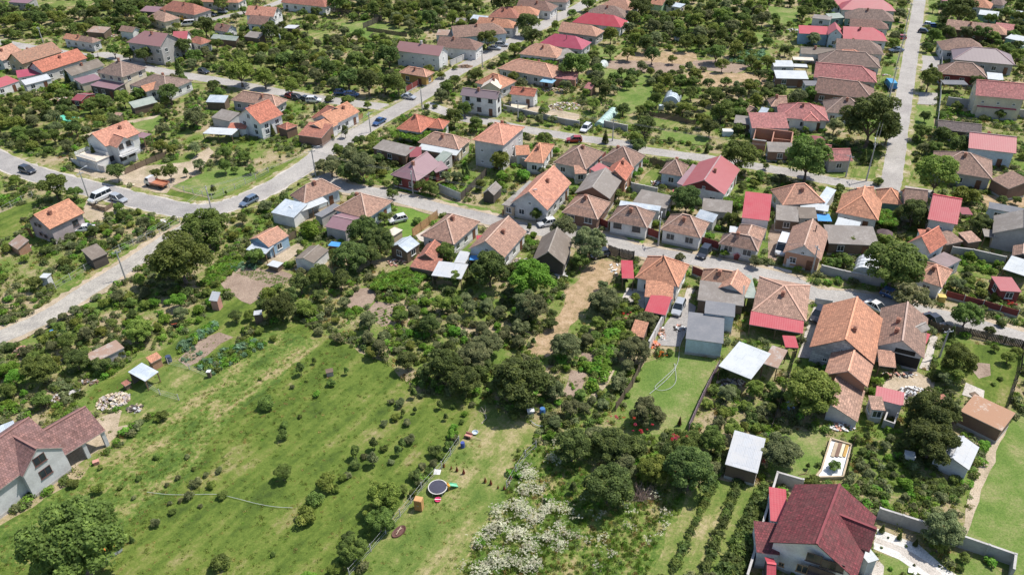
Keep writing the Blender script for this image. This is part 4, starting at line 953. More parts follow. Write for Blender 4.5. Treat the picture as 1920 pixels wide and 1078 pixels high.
P, Q = T('ZV', 95, 690, 2.6), T('ZV', 640, 850, 2.6); c, rz, L, w, sw = rect_from(P, P+(Q-P)*.72, 3.6); M = Matrix.Translation(c) @ Matrix.Rotation(rz, 4, 'Z'); build(t, M, L, w, 2.6, 0, 'f', 'cream', 'white', {'win': '0', 'np': 1}, False, False); stamp([M @ Vector((x*L/2, y*w/2, 0)) for x, y in ((-1, -1), (1, -1), (1, 1), (-1, 1))], 1)
m = MB(); L2, w2 = L/2-.1, w/2-.1; IM = iv @ M
for z in (2.85, 3.1, 3.35):
    for p, q in (((-L2, -w2), (L2, -w2)), ((-L2, w2), (-L2, -w2)), ((-L2, w2), (L2, w2))): m.bar(IM @ Vector((*p, z)), IM @ Vector((*q, z)), .07, .12)
link('terrace_railing', m.mesh('terrace_railing', WL['white']), t)
gm = MB(); gm.box(-1.2, -.06, 0, 1.2, .02, 2.1)
for x in (-.28, .12): link('garage_door', gm.mesh('garage_door', WL['greylight']), t, IM @ Matrix.Translation((x*L, -w/2+.14, .05)))
for lb, A, B, pts, k in (('dark walled cottage with white windows and hipped roof', (372, 512), (643, 566), [(440, 552), (570, 572)], (1.6, 1.3)), ('white cottage with hipped roof beside lawn strip', (718, 576), (1012, 630), [(790, 608), (930, 636)], (1.6, 1.3)),
                         ('white hipped cottage behind the tall street lamp', (1110, 641), (1413, 706), [(1185, 695), (1325, 722)], (1.6, 1.3)), ('grey cottage with brown roof and pink playhouse', (1546, 748), (1842, 806), [(1618, 785), (1758, 815)], (1.6, 1.3))):
    t = HB[lb]; winat(t, E('C1', A, 3), E('C1', B, 3), .4, 'C1', pts, k, EAVED if 'lawn' in lb else (WL['white'] if 'behind' in lb else None))

def panel_on(t, P, Q, off, f0, f1, z0, z1, mat, name, proud=.03):
    u = (Q-P); u.z = 0; Lw = u.length; u.normalize(); n = Vector((u.y, -u.x, 0)); a = P-n*(off-proud)+u*Lw*f0; b = P-n*(off-proud)+u*Lw*f1; iv = parent_inv(t); m = MB()
    q = [iv @ Vector((v.x, v.y, z)) for v, z in ((a, z0), (b, z0), (b, z1), (a, z1))]; m.face(q); link(name, m.mesh(name, mat), t)
t = HB['open fronted barn house with weathered brown roof']; panel_on(t, E('D2', (855, 452), 2.9), E('D2', (1170, 529), 2.9), .4, .12, .92, 0.1, 2.4, DARK, 'barn_shade_panel'); panel_on(t, E('D2', (855, 452), 2.9), E('D2', (1170, 529), 2.9), .4, .3, .78, 2.6, 3.4, DARK, 'loft_shade_panel')  # flat dark panels on the closed gable wall, painting a shaded interior
# solar panels
t = HB['white gabled house with solar panel on orange roof']; iv = parent_inv(t)
a, b, c = T('A0', 1825, 812, 6.3), T('A0', 1848, 838, 5.9), T('A0', 1880, 826, 5.95); m = MB(); a, b, c = iv @ a, iv @ b, iv @ c; m.face([a, b, c, a+(c-b)]); m.face([a+Vector((0, 0, -.1)), a+(c-b)+Vector((0, 0, -.1)), c+Vector((0, 0, -.1)), b+Vector((0, 0, -.1))]); link('solar_panel', m.mesh('solar_panel', plain('solar', (.02, .04, .12), .15, .1)), t)
# ---------------------------------------------------------------- fences and walls
def fence(tile, pts, h, kind, label, name=None):
    P = [T(tile, x, y) for x, y in pts]; c = P[0]; cat = {'wall': 'wall', 'render': 'wall'}.get(kind, 'fence')
    t = thing(name or {'wall': 'concrete_wall', 'render': 'garden_wall', 'wood': 'board_fence', 'metal': 'metal_fence', 'wire': 'wire_fence', 'red': 'panel_fence', 'tan': 'board_fence'}.get(kind, 'fence'), label, cat, c)
    wall = kind in ('wall', 'render')
    mat = {'wall': WL['grey'], 'render': WL['plaster'], 'wood': WL['wood'], 'metal': METAL, 'wire': METAL, 'red': WL['maroon'], 'tan': TIMBER, 'dark': WL['dark'], 'purple': plain('fence_purple', (.2, .14, .17), .8)}[kind]
    if kind == 'tan': mat = plain('fence_tan', (.42, .24, .12), .8, .3, 2)
    pb = MB(); pts_ = []
    for a, b in zip(P[:-1], P[1:]):
        d = (b-a); L = d.length; n = max(1, int(round(L/(2.6 if kind != 'wire' else 3.2)))); u = d.normalized(); v = Vector((-u.y, u.x, 0))
        for i in range(n): pts_.append((a+d*(i/n)-c, math.atan2(u.y, u.x)))
        if kind == 'wire':
            for z in (.15, .55, h-.08): pb.bar(a-c+Vector((0, 0, z)), b-c+Vector((0, 0, z)), .02, .03)
        elif wall:
            th = .09; q = [a-c-v*th, b-c-v*th, b-c+v*th, a-c+v*th]
            lo = [Vector((p.x, p.y, 0)) for p in q]; hi = [Vector((p.x, p.y, h)) for p in q]
            for i in range(4): pb.face([lo[i], lo[(i+1) % 4], hi[(i+1) % 4], hi[i]])
            pb.face(hi); pb.bar(a-c+Vector((0, 0, h+.035)), b-c+Vector((0, 0, h+.035)), .27, .06, 1)
        elif kind in ('metal', 'dark', 'purple', 'red', 'wood', 'tan'):
            if kind in ('wood', 'tan', 'dark'):
                m = max(1, int(L/.22)); r = random.Random(int(L*9))
                for i in range(m):
                    p0 = a+d*(i/m)-c; p1 = a+d*((i+.93)/m)-c; hh = h*(1+r.uniform(-.04, .04))
                    pb.face([(p0.x, p0.y, .05), (p1.x, p1.y, .05), (p1.x, p1.y, hh), (p0.x, p0.y, hh)])
            else:
                e = v*.03; x0, x1 = a-c, b-c
                pb.face([x0-e+Vector((0, 0, .05)), x1-e+Vector((0, 0, .05)), x1-e+Vector((0, 0, h)), x0-e+Vector((0, 0, h))])
                pb.face([x1+e+Vector((0, 0, .05)), x0+e+Vector((0, 0, .05)), x0+e+Vector((0, 0, h)), x1+e+Vector((0, 0, h))])
                pb.face([x0-e+Vector((0, 0, h)), x1-e+Vector((0, 0, h)), x1+e+Vector((0, 0, h)), x0+e+Vector((0, 0, h))])
            if kind == 'red': pb.bar(a-c+Vector((0, 0, .2)), b-c+Vector((0, 0, .2)), .2, .4, 1)
        stamp([a-v*.4, b-v*.4, b+v*.4, a+v*.4], 1)
    link('rail' if kind == 'wire' else 'panel', pb.mesh('panel', [mat, CONC]), t, Matrix())
    pts_.append((P[-1]-c, pts_[-1][1])); s = .05 if kind == 'wire' else (.11 if wall else .06)
    pm = MB(); pm.box(-s, -s-.03*wall, 0, s, s+.03*wall, h+(.12 if wall else .08)); pm = pm.mesh('post', CONC if (wall or kind in ('wire', 'red')) else mat)
    for q, rz in pts_[:98]: link('post', pm, t, Matrix.Translation(q) @ Matrix.Rotation(rz, 4, 'Z'))
    return t
for a in [
 ('D3', [(815, 655), (1160, 765), (1430, 865), (1815, 1000), (1800, 1110)], 1.9, 'wall', 'long grey concrete wall beside the villa and open field'),
 ('D3', [(245, 440), (55, 385), (-90, 880), (-170, 1150)], 1.9, 'wall', 'grey wall around the left side of the maroon villa'),
 ('D1', [(392, 968), (560, 1010), (860, 1070)], 1.7, 'wall', 'long grey roadside wall below the tunnel greenhouse'),
 ('D1', [(1365, 830), (1520, 850), (1760, 905)], 1.7, 'wall', 'weathered grey wall behind the vine garden'),
 ('D2', [(1320, 75), (1600, 150), (1860, 225)], 1.5, 'red', 'dark red garden fence along the far roadside garden'),
 ('D2', [(1205, 300), (1290, 330), (1500, 360), (1900, 450)], 1.5, 'wood', 'brown board fence along the road by the square garden'),
 ('D2', [(1905, 450), (1885, 620), (1800, 880), (1770, 960)], 1.4, 'dark', 'dark fence at the right end of the square garden'),
 ('B1', [(1175, 700), (1360, 560)], 2.0, 'tan', 'tan board fence left of the long cottage'),
 ('B1', [(1375, 365), (1530, 430)], 2.0, 'metal', 'pale grey sheet metal fence facing the street'),
 ('B1', [(1530, 430), (1725, 235)], 1.8, 'dark', 'dark board fence running back from the street'),
 ('B1', [(75, 840), (170, 770), (305, 700)], 1.6, 'wood', 'grey green board fence beside blue walled cottage'),
 ('C1', [(640, 610), (718, 645)], 1.9, 'red', 'red gate between two hipped cottages'),
 ('C1', [(1012, 690), (1095, 720)], 1.9, 'red', 'dark red gate left of the tall street lamp'),
 ('C1', [(1415, 760), (1545, 800)], 1.9, 'red', 'crimson gate between white and grey cottages'),
 ('C1', [(1345, 980), (1430, 1015)], 1.9, 'red', 'brown red gate right of the pipe chimney house'),
 ('C1', [(720, 830), (800, 860), (910, 880)], 2.2, 'dark', 'rickety dark gate at the top of straw path'),
 ('C1', [(-70, 540), (0, 500), (30, 470)], 1.4, 'tan', 'small tan gate left of the steep gabled house'),
 ('C1', [(0, 150), (180, 190)], 2.0, 'wall', 'grey block wall left of the red pillar', ),
 ('C1', [(575, 250), (700, 110)], 1.8, 'red', 'dark red fence between two brown hipped houses'),
 ('C1', [(1030, 160), (1145, 185)], 1.8, 'wood', 'brown timber gate by the upper street'),
 ('C1', [(890, 355), (1080, 395)], 2.0, 'render', 'pale wall behind the patched fibre roof'),
 ('C2', [(1250, 0), (1140, 240), (1020, 470)], 1.9, 'render', 'tall white wall behind the orange roofed house'),
 ('C2', [(985, 560), (900, 740), (775, 920)], 1.7, 'wood', 'grey board fence on the left of the lawn'),
 ('C2', [(1545, 600), (1460, 760), (1390, 910), (1320, 1070)], 1.5, 'purple', 'long purplish fence on the right of the lawn'),
 ('B0', [(480, 85), (640, 110), (775, 140)], 2.2, 'dark', 'black board fence beyond the orchard'),
 ('B0', [(885, 150), (945, 160), (805, 218)], 2.0, 'dark', 'short dark fence turning at the pale garden'),
 ('B0', [(830, 235), (1130, 280)], 1.4, 'wood', 'brown fence below the pale yellow garden'),
 ('B0', [(1125, 700), (1215, 650), (1280, 610)], 1.9, 'red', 'red brown street fence below ochre cottage'),
 ('B0', [(1455, 500), (1545, 460), (1620, 420)], 1.8, 'render', 'white pillared street fence beside white house'),
 ('B0', [(580, 1000), (690, 950), (800, 885)], 1.3, 'tan', 'low brown fence in front of the new orange roofs'),
 ('B0', [(640, 1030), (720, 975), (810, 925)], .8, 'wire', 'thin white wire fence on the corner lawn'),
 ('A1', [(1270, 330), (1380, 360), (1590, 412), (1760, 340), (1916, 265), (2010, 215)], 1.3, 'wire', 'wire fence around the young fruit trees'),
 ('A1', [(1350, 590), (1200, 680), (900, 800), (640, 950), (420, 1085), ], 1.3, 'wire', 'wire fence with concrete posts above the gravel lane'),
 ('A1', [(0, 520), (170, 430), (250, 400)], 1.3, 'wire', 'wire fence left of the orange tiled house'),
 ('A1', [(690, 480), (790, 510), (850, 470)], 1.1, 'wood', 'low unfinished block fence beside parked cars'),
 ('A1', [(550, 160), (790, 215)], 1.6, 'render', 'white roadside wall in front of the villa'),
 ('A1', [(940, 230), (1100, 160), (1250, 100)], 1.5, 'wood', 'dark green hedge fence beside the villa'),
 ('B3', [(1520, 90), (1390, 280), (1240, 440), (1080, 640), (860, 900), (700, 1080)], 1.3, 'wire', 'long wire fence between meadow and dry lawn'),
 ('C3', [(180, 130), (100, 200), (30, 310), (-40, 430)], 1.4, 'wire', 'wire fence beside the tall white flowers'),
 ('A2', [(1260, 570), (1420, 610), (1570, 670)], 1.1, 'wire', 'low wire fence below the vegetable beds'),
 ('A2', [(1100, 740), (1200, 800), (1340, 840)], 1.1, 'wire', 'wire fence of the poultry run'),
 ('C0', [(-60, 830), (400, 935), (500, 950)], 1.5, 'wall', 'grey wall along the upper street yard'),
 ('C0', [(690, 950), (860, 985)], 1.6, 'wall', 'grey block wall right of the white car'),
 ('C0', [(1030, 870), (1370, 940)], 1.3, 'wood', 'brown fence across the far gardens'),
 ('D0', [(1335, 790), (1575, 820), (1570, 860), (1940, 890)], 2.2, 'wall', 'high grey wall in front of cream house'),
 ('D0', [(1300, 440), (1290, 560), (1285, 750), (1260, 960)], 1.4, 'metal', 'white and grey street fence right of main road'),
 ('D2', [(345, 130), (470, 150)], 1.5, 'metal', 'grey wire gate above the black car'),
 ('D2', [(215, 470), (120, 790), (20, 1075)], 1.5, 'dark', 'dark fence between yard and leafy tree'),
 ('D3', [(640, 100), (590, 340)], 1.2, 'wood', 'brown fence right of the white pool pit')]:
    fence(*a)
# ---------------------------------------------------------------- poles, wires
POLE = {}
def pole(tile, bx, by, tx, ty, kind, label):
    b = T(tile, bx, by); X = src(tile, tx, ty); h = max(5.5, min(11, topz(b, *X)))
    t = thing('utility_pole' if kind != 'l' else 'street_lamp', label, 'pole' if kind != 'l' else 'street lamp', b, random.uniform(0, 3))
    m = MB(); m.tube([(0, 0, 0), (0, 0, h)], [.17, .1], 8); link('pole', m.mesh('pole', CONC if kind != 'w' else TIMBER), t, Matrix())
    m = MB(); m.box(-.75, -.05, h-.62, .75, .05, h-.5); ca = link('crossarm', m.mesh('crossarm', METAL), t, Matrix())
    m = MB()
    for x in (-.68, -.25, .25, .68): m.lathe([(.05, h-.499), (.07, h-.4), (.03, h-.32), (0, h-.31)], 6, 0, x, 0)
    link('insulator', m.mesh('insulator', WL['white']), ca, Matrix())
    if kind == 'l' or kind == 'a':
        m = MB(); m.tube([(0, 0, h-.1), (.5, 0, h+.35), (1.5, 0, h+.5)], .045, 6); a = link('lamp_arm', m.mesh('lamp_arm', METAL), t, Matrix())
        m = MB(); m.box(1.3, -.13, h+.42, 1.95, .13, h+.56); link('lamp_head', m.mesh('lamp_head', METAL), a, Matrix())
    stamp([b+Vector((.5*math.cos(q), .5*math.sin(q), 0)) for q in range(6)], 1)
    return b+Vector((0, 0, h-.35))
PO = {}
for k, a in {
 'a1': ('A1', 665, 405, 595, 205, 'a', 'leaning looking lamp pole above the white van'), 'a2': ('A1', 942, 1015, 865, 795, 'c', 'pale concrete pole beside the gravel lane'),
 'a3': ('A1', 1583, 490, 1565, 425, 'c', 'short double pole at the left road junction'), 'b1': ('B1', 448, 240, 415, 40, 'l', 'tall lamp pole above the corner house'),
 'b2': ('B0', 1245, 825, 1238, 655, 'c', 'stout pole at the central crossroads'), 'b3': ('B0', 860, 995, 850, 870, 'c', 'slim pole beside the blue car on the diagonal street'),
 'b4': ('B0', 1695, 510, 1690, 400, 'c', 'pole in front of the pinkish roofed house'), 'b5': ('B1', 1176, 375, 1160, 200, 'c', 'pole in front of the mauve roofed house'),
 'c1': ('C1', 116, 562, 112, 362, 'a', 'lamp pole at the corner of the steep gabled house'), 'c2': ('C1', 1093, 767, 1107, 560, 'l', 'tall street lamp between two white cottages'),
 'c3': ('C0', 752, 1060, 750, 890, 'c', 'pole on the upper street verge beside wall'), 'c4': ('C0', 46, 908, 42, 770, 'c', 'pole beside the round garden tank'),
 'd1': ('D1', 733, 282, 805, 0, 'l', 'very tall lamp pole at the right crossroads'), 'd2': ('D1', 580, 252, 600, 130, 'c', 'thin pole before the faded rose roof'),
 'd3': ('D0', 890, 797, 955, 500, 'c', 'tall pole left of the main road by blue truck'), 'd4': ('D0', 968, 480, 1010, 240, 'c', 'pole on the left verge of main road beside blue car'),
 'd5': ('D0', 1022, 240, 1055, 20, 'c', 'farthest pole on the left verge of main road'), 'a4': ('A0', 325, 325, 290, 210, 'c', 'leaning pale pole at the far left street'),
 'd6': ('D1', 325, 975, 345, 755, 'c', 'pole in front of the orange brick house'), 'a5': ('A0', 1240, 500, 1190, 360, 'c', 'pole at the corner of the large grey house'),
 'c5': ('C0', 335, 215, 340, 60, 'c', 'pole on the upper diagonal street'), 'd7': ('D2', 1282, 520, 1290, 285, 'c', 'thin tan pole beside the paved yard')}.items():
    PO[k] = pole(*a)
def wire(a, b, label, sag=.6, n=2):
    p, q = PO[a] if isinstance(a, str) else a, PO[b] if isinstance(b, str) else b; m = MB()
    d = (q-p); s = Vector((-d.y, d.x, 0)).normalized()
    for i in range(n):
        o = s*(i-(n-1)/2)*.6
        m.tube([p+o+d*t+Vector((0, 0, -sag*4*t*(1-t))) for t in [j/8 for j in range(9)]], .022, 4)
    tag(link('overhead_wire', m.mesh('overhead_wire', plain('wire_grey', (.25, .25, .26), .5))), label, 'wire')
for a, b, l in [('a2', 'a3', 'wires from the gravel lane pole to the junction'), ('a1', 'a3', 'wires crossing above the silver car'), ('a3', 'b1', 'wires along the verge of the diagonal street'),
                ('b1', 'b3', 'wires above the corner hedge and blue car'), ('b3', 'b2', 'wires up to the central crossroads pole'), ('b1', 'b5', 'wires over the trees before the mauve roof'),
                ('b5', 'c1', 'wires over the small dark hut'), ('c1', 'c2', 'wires in front of the white hipped cottages'), ('c2', 'd6', 'wires past the pink playhouse'), ('b2', 'b4', 'wires over the upper crossroads'),
                ('c4', 'c3', 'wires along the upper street wall'), ('d1', 'd3', 'wires through the big dark tree'), ('d3', 'd4', 'wires beside the blue truck'), ('d4', 'd5', 'wires along the far main road'), ('c3', 'd2', 'wires above the upper street trees')]:
    wire(a, b, l)
# ---------------------------------------------------------------- vehicles (front = +x)
def carpaint(n, c):
    if 'p_'+n in MATS: return MATS['p_'+n]
    m, nt, b = nm('paint_'+n); b.inputs['Base Color'].default_value = (*c, 1); b.inputs['Roughness'].default_value = .28
    b.inputs['Metallic'].default_value = .25; b.inputs['Coat Weight'].default_value = .6; MATS['p_'+n] = m; return m
PAINT = {'black': (.02, .02, .025), 'dark': (.045, .05, .065), 'white': (.75, .75, .75), 'silver': (.42, .44, .46), 'blue': (.05, .11, .26), 'red': (.4, .04, .04), 'sky': (.06, .25, .55), 'yellow': (.65, .42, .08), 'bluegrey': (.15, .2, .28)}
CARD = {'hatch': (3.9, 1.68, 1.46), 'sedan': (4.4, 1.74, 1.42), 'wagon': (4.4, 1.75, 1.5), 'suv': (4.3, 1.82, 1.65), 'van': (5.0, 1.9, 2.0), 'longvan': (5.6, 2.0, 2.5)}
TYRE = plain('tyre', (.02, .02, .02), .9); RIM = plain('rim', (.35, .35, .37), .35, .1); LAMPW = plain('headlight_lens', (.7, .72, .74), .15, .05); LAMPR = plain('taillight_lens', (.45, .02, .02), .3, .1)
CG = plain('car_glass', (.02, .028, .035), .06, .1)
def loft(m, secs, mi=0, cap=True):
    """secs: list of (x, [(y,z)...]) closed rings"""
    rs = [[(x, y, z) for y, z in r] for x, r in secs]; n = len(rs[0])
    for a, b in zip(rs[:-1], rs[1:]):
        for i in range(n): m.face([a[i], a[(i+1) % n], b[(i+1) % n], b[i]], mi)
    if cap: m.face(rs[0][::-1], mi); m.face(rs[-1], mi)
def vehicle(kind, paint):
    L, Wd, Hh = CARD[kind]; w = Wd/2; X = L/2; bl = .86 if kind in ('hatch', 'sedan', 'wagon') else (.98 if kind == 'suv' else 1.12)
    t = bpy.data.objects.new('parked_car', None); S.collection.objects.link(t)
    pm = carpaint(paint, PAINT[paint]); b = MB()
    def ring(wd, z0, z1): return [(-wd*.9, z0), (wd*.9, z0), (wd, z0+.2), (wd, z1-.12), (wd*.9, z1), (-wd*.9, z1), (-wd, z1-.12), (-wd, z0+.2)]
    if kind in ('van', 'longvan'): prof = [(-X, .93, .3, bl), (-X+.08, 1, .25, bl), (X-1.0, 1, .22, bl), (X-.35, .97, .25, bl-.12), (X, .84, .34, bl-.42)]
    else:
        tb = -.02 if kind == 'sedan' else 0
        prof = [(-X, .88, .34, bl-.14), (-X+.12, .96, .26, bl+tb), (-X*.55, 1, .22, bl), (X*.35, 1, .22, bl), (X*.75, .97, .24, bl-.1), (X-.1, .9, .28, bl-.2), (X, .82, .36, bl-.34)]
    loft(b, [(x, ring(w*k, z0, z1)) for x, k, z0, z1 in prof]); link('body', b.mesh('body', pm), t)
    c = {'hatch': (-X+.12, -X+.5, X*.05, X*.46), 'sedan': (-X*.72, -X*.42, X*.06, X*.44), 'wagon': (-X+.1, -X+.45, X*.08, X*.48), 'suv': (-X+.1, -X+.45, X*.1, X*.48), 'van': (-X+.03, -X+.18, X*.42, X*.74), 'longvan': (-X+.03, -X+.15, X*.5, X*.76)}[kind]
    g = MB(); e = w*.93; r = w*.74 if kind not in ('van', 'longvan') else w*.86
    lo = [(c[0], e), (c[3], e)]; q = [(c[0], -e, bl-.01), (c[3], -e, bl-.01), (c[3], e, bl-.01), (c[0], e, bl-.01)]; p = [(c[1], -r, Hh-.04), (c[2], -r, Hh-.04), (c[2], r, Hh-.04), (c[1], r, Hh-.04)]
    for i in range(4): g.face([q[i], q[(i+1) % 4], p[(i+1) % 4], p[i]])
    g.face(p); link('window_glass', g.mesh('window_glass', CG), t)
    f = MB(); rr = r+.02
    f.box(c[1]-.03, -rr, Hh-.038, c[2]+.03, rr, Hh)
    nP = 3 if kind != 'longvan' else 2
    for s in (-1, 1):
        for (xa, xb) in ((c[0], c[1]), (c[3], c[2])): f.bar((xa, s*(e+.005), bl), (xb, s*(rr-.01), Hh-.02), .07, .05)
        for k in range(1, nP):
            x = c[1]+(c[2]-c[1])*k/nP; f.bar((x, s*(e+.005), bl), (x, s*(rr-.01), Hh-.02), .08, .04)
        if kind in ('van', 'longvan'):
            x1 = c[2]-(.9 if kind == 'longvan' else 1.0)
            y0, y1 = s*(e+.006), s*(r+.012)
            if kind == 'longvan': f.face([(c[0], y0, bl), (x1, y0, bl), (x1, y1, Hh-.03), (c[1], y1, Hh-.03)][::(1 if s < 0 else -1)])
            else: f.face([(c[0], y0, bl), (x1, y0, bl), (x1, s*(e*.4+r*.6)*1.01, bl+(Hh-bl)*.3), (c[0], s*(e*.4+r*.6)*1.01, bl+(Hh-bl)*.3)][::(1 if s < 0 else -1)])
    link('roof_panel', f.mesh('roof_panel', pm), t)
    wm = MB(); R_ = .32 if kind not in ('suv', 'longvan') else .36; prev = None
    for s in (-1, 1):
        pass
    tw = MB()
    for k in range(14):
        a0, a1 = 2*math.pi*k/14, 2*math.pi*(k+1)/14; p0 = (R_*math.cos(a0), R_*math.sin(a0)); p1 = (R_*math.cos(a1), R_*math.sin(a1))
        tw.face([(p0[0], -.1, p0[1]), (p0[0], .1, p0[1]), (p1[0], .1, p1[1]), (p1[0], -.1, p1[1])]); tw.face([(0, -.1, 0), (p0[0], -.1, p0[1]), (p1[0], -.1, p1[1])]); tw.face([(0, .1, 0), (p1[0], .1, p1[1]), (p0[0], .1, p0[1])])
    rm = MB()
    for s in (-1, 1):
        for k in range(10):
            a0, a1 = 2*math.pi*k/10, 2*math.pi*(k+1)/10; q = .2
            rm.face([(0, s*.115, 0), (q*math.cos(a0), s*.104, q*math.sin(a0)), (q*math.cos(a1), s*.104, q*math.sin(a1))][::s])
    tm, rmm = tw.mesh('wheel', TYRE), rm.mesh('rim', RIM)
    for x in (-X*.62, X*.64):
        for s in (-1, 1): wo = link('wheel', tm, t, Matrix.Translation((x, s*(w-.07), R_))); link('rim', rmm, wo, Matrix())
    for s in (-1, 1):
        h = MB(); h.box(X-.16, s*w*.62-.17, bl-.38, X-.01, s*w*.62+.17, bl-.23); link('headlight', h.mesh('headlight', LAMPW), t)
        h = MB(); h.box(-X-.012, s*w*.72-.13, bl-.3, -X+.2, s*w*.72+.13, bl-.08); link('taillight', h.mesh('taillight', LAMPR), t)
    return t
VP = {}
def copy_tree(o, parent=None, mats=None):
    c = o.copy(); S.collection.objects.link(c); c.parent = parent
    for ch in o.children: copy_tree(ch, c)
    return c
def car(kind, paint, tile, rx, ry, fx, fy, label, group=None):
    a, b = T(tile, rx, ry), T(tile, fx, fy); c = (a+b)/2; d = b-a
    if (kind, paint) in VP: t = copy_tree(VP[kind, paint])
    else: t = VP[kind, paint] = vehicle(kind, paint)
    t.name = 'parked_van' if 'van' in kind else 'parked_car'
    t.location = (c.x, c.y, .145); t.rotation_euler = (0, 0, math.atan2(d.y, d.x)); tag(t, label, 'van' if 'van' in kind else 'car', group)
    L, w_, _ = CARD[kind]; R3 = Matrix.Rotation(t.rotation_euler.z, 3, 'Z'); stamp([c+R3 @ Vector((x*L/2, y*w_/2, 0)) for x, y in ((-1, -1), (1, -1), (1, 1), (-1, 1))], 1)
for a in [
 ('suv', 'dark', 'A1', 170, 205, 258, 230, 'dark blue car driving on the left asphalt road'), ('van', 'white', 'A1', 815, 395, 695, 450, 'white van parked beside the left road'),
 ('wagon', 'silver', 'A1', 850, 415, 940, 445, 'silver grey car parked right of the white van'), ('wagon', 'bluegrey', 'A1', 1915, 425, 1820, 475, 'dark blue car on the diagonal street near the junction'),
 ('sedan', 'white', 'A1', 690, 650, 575, 665, 'white car tucked behind the orange tiled house'),
 ('sedan', 'blue', 'B0', 950, 915, 900, 945, 'royal blue car on the grass by the diagonal street'), ('sedan', 'silver', 'B0', 1105, 735, 1185, 750, 'silver car shaded by the crossroads trees'),
 ('hatch', 'red', 'B0', 245, 735, 292, 745, 'small red car, leftmost of the parked row'), ('hatch', 'dark', 'B0', 290, 745, 340, 755, 'dark car second in the parked row'),
 ('sedan', 'dark', 'B0', 350, 755, 405, 765, 'dark car next to the white one in the row'), ('suv', 'white', 'B0', 405, 770, 465, 770, 'white car, rightmost of the parked row'),
 ('hatch', 'blue', 'B0', 610, 710, 665, 712, 'blue car under the street trees, left one'), ('hatch', 'blue', 'B0', 695, 722, 750, 726, 'blue car under the street trees, right one'),
 ('sedan', 'silver', 'B0', 1760, 375, 1812, 378, 'silver car behind the round street tree'), ('wagon', 'silver', 'B0', 1810, 350, 1868, 352, 'silver car farthest up the diagonal street'),
 ('van', 'white', 'A0', 1448, 195, 1375, 200, 'white van beside the cream cottage'), ('hatch', 'dark', 'A0', 1495, 545, 1562, 560, 'dark car in tree shade on the upper left street'),
 ('hatch', 'dark', 'A0', 1565, 120, 1615, 130, 'dark car on the street at the top left'), ('hatch', 'silver', 'A0', 1640, 100, 1700, 105, 'grey car on the street at the top left'),
 ('wagon', 'white', 'C0', 575, 960, 530, 1000, 'white car at the drive by the long greenhouse'), ('hatch', 'red', 'C0', 485, 1065, 445, 1065, 'red car behind the orange hipped house'),
 ('hatch', 'white', 'C1', 300, 605, 225, 620, 'white car beside the willow like tree'), ('wagon', 'dark', 'C1', 1460, 800, 1410, 865, 'dark car parked by the crimson gate'),
 ('longvan', 'white', 'D1', 130, 735, 75, 870, 'long white van in the brick house yard'), ('wagon', 'silver', 'C2', 1260, 130, 1225, 210, 'grey car in the narrow concrete yard'),
 ('suv', 'black', 'D2', 395, 190, 345, 270, 'black car on the drive beside the steep orange roof'), ('sedan', 'dark', 'D2', 1205, 240, 1290, 300, 'dark car beside the old barn house'),
 ('sedan', 'white', 'D2', 765, 145, 855, 195, 'white car behind the big orange roof'), ('hatch', 'blue', 'D2', 895, 65, 950, 85, 'small blue car in shade on the lower street'),
 ('hatch', 'white', 'D0', 1185, 200, 1225, 205, 'white car right of the main road'), ('hatch', 'blue', 'D0', 1210, 212, 1270, 212, 'blue car beside the white one by main road'),
 ('hatch', 'dark', 'D0', 1150, 250, 1185, 255, 'dark car below the two cars by main road'), ('sedan', 'bluegrey', 'D0', 1000, 390, 915, 395, 'blue grey car left of the main road'),
 ('hatch', 'red', 'D0', 1005, 300, 960, 300, 'red car by the crimson roofed street house'), ('hatch', 'white', 'B1', 1095, 578, 1035, 592, 'white car parked on the grass behind a cottage'),
 ('hatch', 'dark', 'C1', 680, 840, 635, 850, 'dark car hidden behind the grey green tree')]:
    car(*a)
